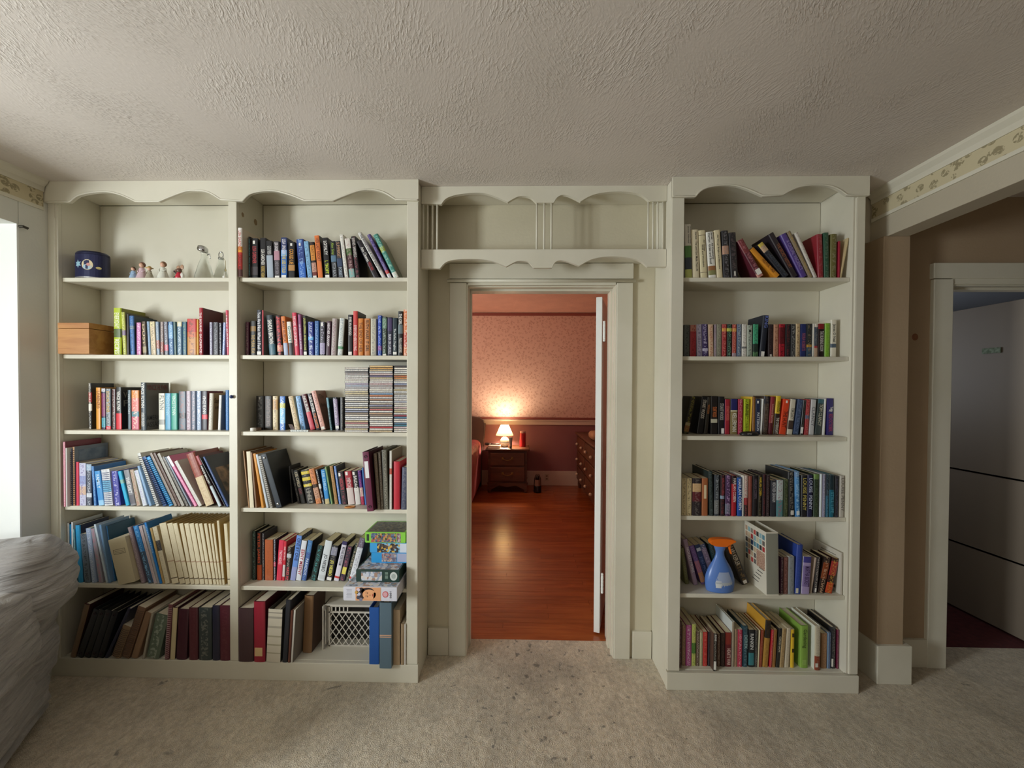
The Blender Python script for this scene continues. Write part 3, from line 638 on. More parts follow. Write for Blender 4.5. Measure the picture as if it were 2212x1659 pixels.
nb = empty('bookcase', ((RL+RR)/2, .1, 0), 'narrow cream built-in bookcase with scalloped valance beside the hall pillar', 'bookcase'); NO = Vector(nb.location)
rl = fx(1476.5, 650, YR); rr = fx(1842.5, 650, YR)
part('stile', RL, rl, YR, YR+.02, BOT, CEIL-.09, nb); part('stile', rr+.014, RR, YR, YR+.02, BOT, CEIL-.09, nb)
b = MB(); b.box(rr-NO.x, rr+.016-NO.x, YR+.005-.1, YR+.02-.1, BOT, CEIL-.09); b.tube([(rr+.014-NO.x, YR+.006-.1, BOT), (rr+.014-NO.x, YR+.006-.1, CEIL-.1)], .006, 8); b.build('edge_moulding', CREAM, nb)
part('side_panel', RL+.0, rl-.02, YR+.0205, YB-.004, 0, CEIL-.002, nb); part('side_panel', rr+.002, RR, YR+.0205, YB-.004, 0, CEIL-.002, nb)
part('back_panel', rl-.02, rr, YB-.019, YB-.006, BOT, CEIL-.023, nb)
part('top_panel', rl-.02, rr, YR+.02, YB-.02, CEIL-.022, CEIL-.004, nb)
BOTR = .09
for z in SHZ_R: part('shelf', rl-.019, rr+.001, SY-.01, YB-.02, z-ST, z, nb)
part('bottom_shelf', rl-.019, rr+.001, SY-.01, YB-.02, BOTR-ST, BOTR, nb)
part('plinth', RL-.003, RR+.003, YR-.004, YR+.018, 0, BOTR-.001, nb)
sc = 500/2212
def cv(l): return [(1430+a*sc, 360+c*sc) for a, c in l]
low = edge_from_px([cv([(110, 288), (315, 290)]), cv([(318, 290), (370, 235), (450, 198), (580, 180), (700, 185), (820, 220), (965, 283)]), cv([(1148, 275), (1240, 225), (1340, 190), (1470, 178), (1600, 188), (1690, 222), (1768, 275)]), cv([(1860, 276), (1968, 276)])], YR-.014)
vl = valance(nb, RL-.002, RR+.004, CEIL-.001, low, YR-.016, YR); vl.location = -NO

# display shelf with spindles over the doorway
ou = empty('overdoor_shelf', ((XR+RL)/2, .1, 0), 'cream display shelf with spindles and scalloped rails over the bedroom doorway', 'shelf'); OO = Vector(ou.location)
YO = .055
ux0, ux1 = XR+.002, RL-.002
k = 1/3.814
def cu(l): return [(900+a*k, 380+c*k) for a, c in l]
up = edge_from_px([cu([(30, 228), (195, 232)]), cu([(203, 232), (245, 185), (330, 155), (460, 140), (560, 143), (650, 170), (750, 214)]), cu([(752, 214), (830, 172), (890, 165), (940, 180), (983, 218)]), cu([(985, 220), (1128, 220)]),
                   cu([(1130, 218), (1160, 175), (1205, 155), (1260, 165), (1350, 210)]), cu([(1352, 210), (1430, 165), (1530, 138), (1680, 128), (1800, 140), (1870, 168), (1920, 210)]), cu([(1925, 210), (2088, 205)])], YO)
v = valance(ou, ux0, ux1, CEIL-.001, up, YO, YO+.02); v.location = -OO
zlt = fz(1170, 538.5, YO)
lo_ = edge_from_px([cu([(30, 762), (185, 764)]), cu([(190, 764), (240, 712), (320, 690), (450, 684), (560, 690), (650, 710), (738, 746)]), cu([(740, 746), (820, 705), (880, 700), (925, 712), (962, 755)]), cu([(965, 757), (1112, 757)]),
                    cu([(1115, 755), (1140, 712), (1185, 695), (1240, 705), (1338, 740)]), cu([(1340, 740), (1430, 692), (1530, 668), (1650, 664), (1780, 680), (1850, 705), (1900, 746)]), cu([(1905, 748), (2085, 748)])], YO)
v = valance(ou, ux0, ux1, zlt, lo_, YO, YO+.02); v.location = -OO
part('shelf', ux0, ux1, YO+.0205, YB-.002, zlt-.022, zlt-.002, ou); part('top_panel', ux0, ux1, YO+.0205, YB-.002, CEIL-.02, CEIL-.004, ou)
zst = fz(1170, 441, YO+.01)
for px in (914.5, 924, 934.5, 944.5, 1159.5, 1175.5, 1191, 1400, 1410.5, 1421, 1431.5):
    x = fx(px, 490, YO+.01); b = MB(); b.tube([(x-OO.x, YO+.01-.1, zlt-.004), (x-OO.x, YO+.01-.1, CEIL-.06)], .0052, 8); b.build('spindle', CREAM, ou, smooth=True)

# ------------------------------------------------------------------ armchair in the window bay
m, nt, bs = newmat('crushed_taupe_plush'); L = nt.links.new
tc = N(nt, 'ShaderNodeTexCoord'); mp = N(nt, 'ShaderNodeMapping'); mp.inputs['Scale'].default_value = (1.0, 1.0, 8); L(tc.outputs['Object'], mp.inputs[0])
n1 = N(nt, 'ShaderNodeTexNoise'); n1.inputs['Scale'].default_value = 5; n1.inputs['Detail'].default_value = 5; n1.inputs['Distortion'].default_value = .7; L(mp.outputs[0], n1.inputs['Vector'])
cr = N(nt, 'ShaderNodeValToRGB'); cr.color_ramp.elements[0].position = .3; cr.color_ramp.elements[1].position = .72
cr.color_ramp.elements[0].color = (*rgb('8a8684'), 1); cr.color_ramp.elements[1].color = (*rgb('b0acaa'), 1); L(n1.outputs['Fac'], cr.inputs[0]); L(cr.outputs[0], bs.inputs['Base Color'])
bp = N(nt, 'ShaderNodeBump'); bp.inputs['Strength'].default_value = .9; bp.inputs['Distance'].default_value = .03; L(n1.outputs['Fac'], bp.inputs['Height']); L(bp.outputs[0], bs.inputs['Normal'])
bs.inputs['Roughness'].default_value = .85; bs.inputs['Sheen Weight'].default_value = .35
PLUSH = m
ch = empty('armchair', (-2.19, -.20, 0), 'overstuffed taupe plush armchair in the window bay before the bookcase', 'armchair', rot=(0, 0, math.radians(30)))
# local: +x viewer's right, +y backwards; right rear corner at the origin
def puff(name, *a, r=.1):
    sd_ = random.uniform(0, 50)
    def fold(p):
        t = noise.noise(Vector((p.x*2.2+sd_, p.y*2.2, p.z*2.0)))
        return .016*noise.noise(Vector((p.x*2.5+sd_, p.y*3.0, (p.z+.10*t)*26)))+.008*noise.noise(Vector((p.x*6, p.y*6+sd_, (p.z+.12*t)*48)))
    b = MB(); b.rbox(*a, r, 20, fold=fold); return b.build(name, PLUSH, ch, smooth=True)
puff('seat_base', -.90, -.02, -.94, -.02, .05, .40, r=.06)
puff('backrest', -.88, .02, -.24, .06, .16, .66, r=.10)
puff('back_cushion', -.90, .10, -.30, .09, .46, .845, r=.16)
puff('armrest', -.16, .04, -.94, -.14, .30, .70, r=.10)
puff('armrest', -.92, -.72, -.94, -.14, .30, .70, r=.10)
puff('arm_skirt', -.10, .01, -.92, -.04, .04, .42, r=.04)
puff('seat_cushion', -.73, -.155, -.92, -.22, .36, .52, r=.07)
for x in (-.84, -.08):
    for yy in (-.86, -.1):
        b = MB(); b.lathe([(.02, 0), (.028, .07)], (x, yy, 0), 10); b.build('foot', DARKW, ch)

# ------------------------------------------------------------------ books
def facecol(me, cols, inks=None):
    a = me.attributes.new('Col', 'FLOAT_COLOR', 'FACE'); a.data.foreach_set('color', [q for c in cols for q in (*c, 1.0)])
    if inks:
        a = me.attributes.new('Ink', 'FLOAT_COLOR', 'FACE'); a.data.foreach_set('color', [q for c in inks for q in c])
def lum(c): return .3*c[0]+.6*c[1]+.1*c[2]
NAMES = dict(p=('paperback_book', 'book'), h=('hardcover_book', 'book'), m=('magazine', 'magazine'), s=('spiral_notebook', 'notebook'), r=('ring_binder', 'binder'),
             e=('encyclopedia_volume', 'book'), a=('photo_album', 'album'), f=('file_folder', 'folder'), x=('slipcase', 'slipcase'))
def make_book(kind, x, y, z, lean, w, h, d, base, label, group, o):
    right = lean > 0
    off = -w if right else 0.0
    hard = kind in 'haer'
    t = .0028 if hard else .0009
    if kind == 'm': t = .0006
    if w < 3*t: t = w/4
    r = min(.006 if kind in 'ha' else .0025 if kind in 'pe' else .0012, .3*w)
    bc_ = rgb(base); sd = rgb(o.get('sd', base)); ik = rgb(o['i']) if 'i' in o else (rgb('e8e0d0') if lum(bc_) < .22 else rgb('3a3434')); ia = o.get('ia', .75)
    if o.get('T') and 'ia' not in o: ia = 0
    cuts = sorted({0.0, h} | {h*(1-f) for b in o.get('B', []) for f in b[:2]})
    prof = [(0, d), (0, r), (.10*w, .35*r), (.30*w, .06*r), (.5*w, 0), (.70*w, .06*r), (.90*w, .35*r), (w, r), (w, d)]
    inn = [(t, d), (t, r+t), (w-t, r+t), (w-t, d)]
    vs = []; fs = []; cols = []; inks = []; uvs = []
    P = len(prof)
    for zc in cuts:
        for (a, c) in prof: vs.append((a+off, c, zc))
    for j in range(len(cuts)-1):
        fm = 1-(cuts[j]+cuts[j+1])/2/h; cc = bc_
        for b in o.get('B', []):
            if b[0] <= fm <= b[1]: cc = rgb(b[2])
        for i in range(P-1):
            fs.append((j*P+i, j*P+i+1, (j+1)*P+i+1, (j+1)*P+i))
            edge = i in (0, P-2); cols.append(sd if edge else cc); inks.append((*ik, 0 if edge else ia))
            for (ii, jj) in ((i, j), (i+1, j), (i+1, j+1), (i, j+1)): uvs.append((9 if edge else prof[ii][0]/w, cuts[jj]/max(w, .004)))
    b0 = len(vs)
    for zc in (0, h):
        for (a, c) in inn: vs.append((a+off, c, zc))
    for i in range(3):
        fs.append((b0+i+1, b0+i, b0+4+i, b0+4+i+1)); cols.append(sd); inks.append((0, 0, 0, 0)); uvs += [(9, 0)]*4
    top = (len(cuts)-1)*P
    fs.append(tuple(range(P-1, -1, -1))+tuple(b0+i for i in range(4))); cols.append(sd); inks.append((0,)*4); uvs += [(9, 0)]*(P+4)
    fs.append(tuple(range(top, top+P))+tuple(b0+4+i for i in range(3, -1, -1))); cols.append(sd); inks.append((0,)*4); uvs += [(9, 0)]*(P+4)
    for (q0, q1) in ((0, 0), (P-1, 3)):
        f_ = (q0, b0+q1, b0+4+q1, top+q0) if q0 == 0 else (b0+q1, q0, top+q0, b0+4+q1)
        fs.append(f_[::-1]); cols.append(sd); inks.append((0,)*4); uvs += [(9, 0)]*4
    nm, cat = NAMES[kind]
    me = bpy.data.meshes.new(nm); me.from_pydata(vs, [], fs); facecol(me, cols, inks)
    ul = me.uv_layers.new(name='UVMap'); ul.data.foreach_set('uv', [q for u in uvs for q in u]); me.materials.append(PRINT)
    root = bpy.data.objects.new(nm, me); COL.objects.link(root); root.location = (x, y, z); root.rotation_euler = (0, lean, 0)
    root['label'] = label; root['category'] = cat; root['group'] = group
    # page block
    ins = .003 if hard else .0008
    pw = .0002
    b = MB(); b.box(off+t+pw, off+w-t-pw, r+t+.0004, d-ins-.0003, ins, h-ins)
    pg = rgb(o.get('pg', 'dccfae' if kind == 'p' else 'e2d8c2'))
    if kind == 'r':
        b = MB(); b.box(off+t+.004, off+max(w*.55, t+.006), .02, d-.012, .012, h-.02)
    me2 = bpy.data.meshes.new('page_block'); me2.from_pydata(b.v, [], b.f); facecol(me2, [pg]*len(b.f)); me2.materials.append(PAGES)
    q = bpy.data.objects.new('page_block', me2); COL.objects.link(q); q.parent = root
    for tx in o.get('T', []):
        s, c, f0, f1 = tx[:4]; c0, c1 = tx[4:6] if len(tx) > 4 else (.2, .8)
        text(root, s, c, off+w*(c0+c1)/2, h*(1-(f0+f1)/2), -.0007, w*(c1-c0), h*(f1-f0))
    if 'L' in o:
        f0, f1 = o['L'][:2]; lc = o['L'][2] if len(o['L']) > 2 else 'efece6'; c0, c1 = o['L'][3:5] if len(o['L']) > 4 else (.12, .88)
        b = MB(); b.box(off+w*c0, off+w*c1, -.0008, .0005, h*(1-f1), h*(1-f0)); b.build('library_label' if 'ln' not in o else o['ln'], ink(lc), root)
    if kind == 's':
        b = MB(); n = int(h/.011)
        for i in range(n):
            zz = .012+i*(h-.02)/n; b.tube([(off+w/2+(w*.44)*math.cos(a), -.001+.006*math.sin(a), zz) for a in [k*math.pi/4 for k in range(8)]], .0013, 4, closed=True)
        b.build('spiral_binding', ink(o.get('coil', '2a2a2e')), root)
    return root

ALLBOOKS = []
DEBUG = False
def xat(q, z):
    "left and right x of a leaning quad at height z"
    x0, w, h, a = q; xs = []
    if a > 0: pts = [(x0, 0), (x0+h*math.sin(a), h*math.cos(a)), (x0+h*math.sin(a)-w*math.cos(a), h*math.cos(a)+w*math.sin(a)), (x0-w*math.cos(a), w*math.sin(a))]
    else: pts = [(x0, 0), (x0+h*math.sin(a), h*math.cos(a)), (x0+h*math.sin(a)+w*math.cos(a), h*math.cos(a)-w*math.sin(a)), (x0+w*math.cos(a), -w*math.sin(a))]
    for i in range(4):
        p, r = pts[i], pts[(i+1) % 4]
        if (p[1]-z)*(r[1]-z) <= 0 and abs(p[1]-r[1]) > 1e-9: xs.append(p[0]+(r[0]-p[0])*(z-p[1])/(r[1]-p[1]))
    return (min(xs), max(xs)) if xs else None
def qh(q): return q[2]*math.cos(q[3])+q[1]*abs(math.sin(q[3]))
def shelf_row(where, ox, oy, k, z, xmin, xmax, zmax, sety, dep, rows, group=None):
    items = []
    for e in rows:
        x0, x1, xt, yt, kind, col, desc = e[:7]; o = e[7] if len(e) > 7 else {}
        Y = o.get('y', sety); d = min(o.get('d', dep), YB-.022-Y)
        pyb = oy+o.get('yb', 0)/k if 'yb' in o else None
        # pixel row of the shelf surface at this depth
        lo, hi = 0.0, 3000.0
        for _ in range(40):
            mid = (lo+hi)/2
            if at(1100, mid, Y).z > z: lo = mid
            else: hi = mid
        yb = lo
        bl = at(ox+x0/k, yb, Y).x; br = at(ox+x1/k, yb, Y).x; tl = at(ox+xt/k, oy+yt/k, Y)
        a = math.atan2(tl.x-bl, tl.z-z); 
        if abs(a) < math.radians(1.3): a = 0.0
        w = max((br-bl)*math.cos(a)*.965, .004); hgt = (tl.z-z)/math.cos(a)
        if a > 0: hgt -= w*math.sin(a)*0.5
        hgt = max(.03, min(hgt, (zmax-z-w*abs(math.sin(a))-.002)/math.cos(a)))
        items.append(dict(q=[br if a > 0 else bl, w, hgt, a], Y=Y, d=d, e=e, o=o, kind=kind, col=col, desc=desc))
    for it in items:                                   # keep inside the bay
        q = it['q']
        zs = [i/8*qh(q)*.999+1e-5 for i in range(9)]; L = min(xat(q, t_)[0] for t_ in zs); Rr = max(xat(q, t_)[1] for t_ in zs)
        it['xm'] = min(xmax, sr-.001) if xmax == B1 and it['Y'] < .021 else xmax
        if L < xmin: q[0] += xmin-L+.0005; Rr += xmin-L
        if Rr > it['xm']: q[0] -= Rr-it['xm']+.0005; Rr = it['xm']
        if Rr > xmax: q[0] -= Rr-xmax+.0005
    for rnd in range(60):                              # neighbours may touch, not cross
        moved = False
        for i in range(len(items)):
            for j in range(max(0, i-6), i):
                A, B_ = items[j], items[i]
                if A['Y']+A['d'] <= B_['Y']+.0005 or B_['Y']+B_['d'] <= A['Y']+.0005: continue
                qa, qb = A['q'], B_['q']; H = min(qh(qa), qh(qb)); pen = -1
                for s in range(0, 25):
                    zz = 1e-5+(H-2e-5)*s/24; ra, rb = xat(qa, zz), xat(qb, zz)
                    if ra and rb: pen = max(pen, ra[1]-rb[0])
                if pen > 1e-4:
                    moved = True; dlt = pen+.0006
                    la = min(xat(qa, t_)[0] for t_ in (1e-5, qh(qa)*.999)) < xmin+.0008; rb_ = max(xat(qb, t_)[1] for t_ in (1e-5, qh(qb)*.999)) > xmax-.0008
                    for q, sg in ((qa, -1), (qb, 1)):
                        red = dlt*(.5 if la == rb_ else (0 if (sg < 0) == la else 1))
                        if la and sg < 0 or rb_ and sg > 0: red = max(red, dlt*.3)
                        if q[1]-red > .0045:
                            q[1] -= red
                            if sg > 0 and q[3] <= 0 or sg < 0 and q[3] > 0: q[0] += sg*red
                        else: q[0] += sg*red
        for it in items:
            q = it['q']; zs = [i/4*qh(q)*.999+1e-5 for i in range(5)]; lo_x = min(xat(q, t_)[0] for t_ in zs); hi_x = max(xat(q, t_)[1] for t_ in zs)
            if lo_x < xmin: q[0] += xmin-lo_x
            elif hi_x > it['xm']: q[0] -= hi_x-it['xm']
        if not moved: break
    if DEBUG and moved: print('ROW', where)
    if DEBUG:
        for i in range(len(items)):
            for j in range(max(0, i-8), i):
                A, B_ = items[j], items[i]
                if A['Y']+A['d'] <= B_['Y']+.0005 or B_['Y']+B_['d'] <= A['Y']+.0005: continue
                H = min(qh(A['q']), qh(B_['q'])); pen = max([-1]+[xat(A['q'], 1e-5+(H-2e-5)*s/24)[1]-xat(B_['q'], 1e-5+(H-2e-5)*s/24)[0] for s in range(25) if xat(A['q'], 1e-5+(H-2e-5)*s/24) and xat(B_['q'], 1e-5+(H-2e-5)*s/24)])
                if pen > 2e-4: print('  PEN', round(pen*1000, 1), A['desc'][:40], '|', B_['desc'][:40])
    for it in items:
        q = it['q']; it['x'] = q[0]
        ALLBOOKS.append(make_book(it['kind'], q[0], it['Y'], z+.0002, q[3], q[1], q[2], it['d'], it['col'], it['desc']+', '+where, group or ('books on the '+where), it['o']))
ZA = [CEIL-.10]+[s-ST for s in SHZ_L]
A0, A1 = sl+.001, dv0-.002; B0, B1 = dv1+.001, sr+.018; C0, C1 = rl-.018, rr-.002
def TT(*a): return [a]

# --- doorway-side bay, top shelf
shelf_row('top shelf of doorway bay', 500, 380, 5.267, SHZ_L[0], B0, B1, CEIL-.1, .045, .125, [
 (66, 128, 64, 590, 'h', 'E9E4DA', 'tall white, orange and red hardcover at divider', dict(sd='D9CBB8', B=[(0, .38, 'ece6e0'), (.38, .5, 'e8a23c'), (.5, .85, 'b83028'), (.85, 1, '4a2420')], T=[('LISA GARDNER', 'c05a50', .06, .46), ('CATCH ME', '6a1a1c', .55, .86)], d=.17, y=.004)),
 (155, 218, 145, 692, 'p', 'K', 'black paperback with teal lettering', dict(T=[('LISA GARDNER  FEAR NOTHING', '5fa0a8', .06, .92)])),
 (222, 300, 215, 710, 'p', 'K', 'black paperback with red lettering and white badge', dict(T=TT('LISA GARDNER', 'b83a40', .2, .62), B=[(.7, .9, '4a4448')], L=(.06, .14, 'efece6', .3, .62))),
 (325, 392, 315, 705, 'p', 'K', 'black paperback with white and gold lettering', dict(T=[('LISA GARDNER', 'e8e4dc', .28, .66), ('THE PERFECT HUSBAND', 'c8a84a', .68, .98)])),
 (405, 478, 388, 740, 'p', 'a6b2c0', 'paperback, black above and misty grey below', dict(B=[(0, .38, 'K')], sd='K', T=TT('GOOD FRIEND', 'c8c8c8', .14, .36))),
 (488, 555, 475, 745, 'p', '3a363c', 'charcoal paperback with pink blossom spine', dict(B=[(.25, .5, 'b88a98')], T=[('LISA UNGER', 'e8e0e4', .03, .26), ('UNDER MY SKIN', '9a949c', .52, .88)], L=(.92, .99))),
 (562, 632, 555, 700, 'p', '3f74c0', 'blue sky paperback with yellow lettering', dict(B=[(0, .3, '2a3a6a'), (.3, .45, '8ab4e0')], T=[('LISA UNGER', 'e8e4ea', .04, .40), ('THE LIES I TOLD', 'e8d040', .42, .86)], L=(.91, .98), sd='23335c')),
 (645, 720, 640, 750, 'p', 'K', 'thick black paperback with orange lettering', dict(T=TT('COULD LIE', 'e8a030', .2, .6), B=[(.62, .78, 'b88850')], L=(.04, .11, 'efece6', .35, .65))),
 (770, 852, 735, 722, 'p', '2c4488', 'navy paperback with bright blue foot, leaning', dict(sd='3a2a2c', B=[(.6, 1, '2f66c0')], i='8ab0e0', L=(.10, .17, 'efece6', .35, .6))),
 (868, 920, 820, 745, 'p', 'A', 'light blue paperback beside the orange-blocked black one', dict(i='4a6a8a')),
 (925, 978, 885, 755, 'p', 'K', 'black paperback with two orange title blocks', dict(B=[(.08, .5, 'd89040'), (.56, .82, 'c89888'), (.82, .92, '7a3030')], i='5a3018', L=(.92, .98))),
 (985, 1042, 940, 680, 'p', 'e07a3e', 'bright orange paperback', dict(T=TT('HER LAST RESORT', '7a3a20', .06, .6), sd='2a2020')),
 (1062, 1126, 1030, 705, 'p', 'K', 'black paperback with white and lime block letters', dict(T=[('LOYALTY', 'efece6', .08, .42), ('L THOFT', 'd8e83a', .56, .88)], L=(.91, .98))),
 (1148, 1212, 1115, 745, 'p', '23262c', 'black paperback with green author lettering', dict(T=[('Alex Gray', '9ab83a', .04, .36), ('PITCH BLACK', 'b0b4bc', .58, .95)], B=[(.38, .55, '5a7a94')])),
 (1215, 1280, 1175, 745, 'p', '2a2a32', 'dark paperback with tan upper and blue lower lettering', dict(T=[('SUMMERSET', 'b89070', .03, .45), ('FOREST', 'a8b8c8', .7, .96)], B=[(.46, .68, '3a4a68')])),
 (1288, 1330, 1228, 670, 'p', 'W', 'slim white paperback', dict(i='8a8a90')),
 (1345, 1408, 1285, 715, 'p', '4a2a30', 'white-topped paperback with maroon middle', dict(B=[(0, .25, 'ddd8d0'), (.25, .42, '4a6a3a'), (.76, .97, '8ab8b4')], i='c0a0a0')),
 (1410, 1466, 1355, 690, 'h', 'K', 'slim black hardcover with small white badge', dict(T=TT('BARNES  BARNFIELD', 'c8c4c0', .04, .5), i='8a4a54', ia=.7)),
 (1620, 1692, 1420, 750, 'h', '26222a', 'black hardcover leaning far over with white script', dict(T=[('Ann Cleeves', 'efece6', .18, .56), ('WILD FIRE', 'b04048', .58, .8)], d=.14)),
 (1712, 1768, 1428, 655, 'h', 'd6d3cf', 'tall leaning silver-white hardcover', dict(T=TT('THE PHYSICS AND A LEAD SKELETON', '5a5a60', .05, .84), d=.14)),
 (1785, 1832, 1540, 675, 'h', '4a3a7c', 'leaning purple hardcover with red and white foot', dict(B=[(.82, .9, 'c84030'), (.9, 1, 'W')], i='a090c0', d=.14)),
 (1850, 1912, 1610, 675, 'h', '3f8a80', 'leaning green hardcover with white foot', dict(B=[(.28, .4, '9aa84a'), (.87, 1, 'W')], i='b0d8c8', sd='5a5e4a', d=.14)),
])
# --- armchair-side bay, second shelf
shelf_row('second shelf of armchair bay', 120, 640, 5.672, SHZ_L[1], A0, A1, SHZ_L[0]-ST, .06, .11, [
 (705, 805, 690, 143, 'h', 'b4c62c', 'tall lime green hardcover with dark picture band', dict(B=[(.44, .62, '5a6a40')], T=[('EVERYDAY', 'f0f0d8', .1, .42), ('RECIPES', 'f0f0d8', .66, .97)], d=.14, sd='8a8a3a')),
 (820, 868, 793, 195, 'h', 'd4d878', 'tall pale yellow-green hardcover', dict(B=[(.42, .54, '9a88a8')], i='7a8040', d=.14, sd='6a6640')),
 (872, 902, 860, 220, 'h', '3a3438', 'tall slim charcoal hardcover', dict(d=.14, ia=0)),
 (908, 968, 892, 240, 'h', '4a7ab8', 'tall blue hardcover', dict(B=[(.25, .34, '8aa0b0')], i='2a4a78', d=.14, sd='3a4a50')),
 (990, 1046, 980, 322, 'p', 'c874ae', 'pink-violet paperback', dict(i='f0d0e8', sd='4a3038')),
 (1066, 1114, 1050, 310, 'p', '5a4a38', 'brown paperback with tan block letters', dict(T=TT('DUST', 'd8c098', .08, .7), B=[(.74, .92, 'a89878')])),
 (1138, 1166, 1115, 310, 'p', '9ab8d8', 'thin pale blue paperback', dict(i='5a6a80')),
 (1172, 1230, 1150, 310, 'p', 'dcc8a8', 'cream paperback with tan title square', dict(B=[(.02, .15, 'e8dcae')], i='8a7a60')),
 (1236, 1276, 1220, 312, 'p', '7a90a8', 'grey-blue paperback with rust foot', dict(B=[(.55, .8, 'b06858')], i='d8dce0')),
 (1282, 1324, 1272, 312, 'p', '8a7a78', 'mottled grey and red paperback', dict(B=[(.6, .9, 'a05a50')], i='d0c0b8')),
 (1330, 1382, 1317, 312, 'p', '6a6a78', 'grey paperback with pink patch', dict(B=[(.68, .86, 'd8687a')], i='c8c8d0')),
 (1388, 1446, 1374, 312, 'p', '3f6a9a', 'blue paperback with pale stripe', dict(B=[(.1, .5, '78a8d4')], i='c8e0f0')),
 (1452, 1480, 1438, 312, 'p', '708a88', 'slim teal-grey paperback', dict(i='3a4a4a')),
 (1488, 1546, 1480, 312, 'p', '5a7a94', 'blue-grey paperback with cream top', dict(B=[(0, .14, 'ddd2ae')], i='d0dce4')),
 (1552, 1605, 1545, 312, 'p', '2f5a78', 'deep blue paperback with green map pattern', dict(i='7a9a70')),
 (1612, 1728, 1606, 275, 'p', 'c88a48', 'thick red and gold paperback', dict(B=[(0, .36, 'c43a38'), (.36, .5, 'cc6a3c')], i='7a3a20')),
 (1732, 1752, 1730, 285, 'p', 'd8a83a', 'thin yellow paperback', dict(ia=0)),
 (1756, 1802, 1760, 140, 'h', 'a82434', 'tall dark red hardcover with white lettering', dict(T=[('THE BOURNE', 'f0d8d8', .1, .5), ('SACRIFICE', 'f0d8d8', .55, .95)], sd='4a161e', d=.15)),
 (1885, 1922, 1888, 318, 'p', '8a86a0', 'slim lilac-grey paperback', dict(i='e0e0ea')),
 (1926, 1998, 1926, 318, 'p', '26222c', 'thick black paperback beside the lilac one', dict(i='7a7a84')),
 (2004, 2034, 2006, 325, 'p', '2c2a38', 'thin black paperback with white foot lettering', dict(i='d8d8e0')),
 (2037, 2082, 2050, 320, 'p', '8aa0d0', 'pale blue paperback leaning at the divider', dict(i='f0f0f8')),
 (2085, 2125, 2068, 172, 'h', 'd4546e', 'tall pink hardcover half hidden by divider', dict(T=TT('MARY BURTON', 'f8e8ec', .12, .8))),
])
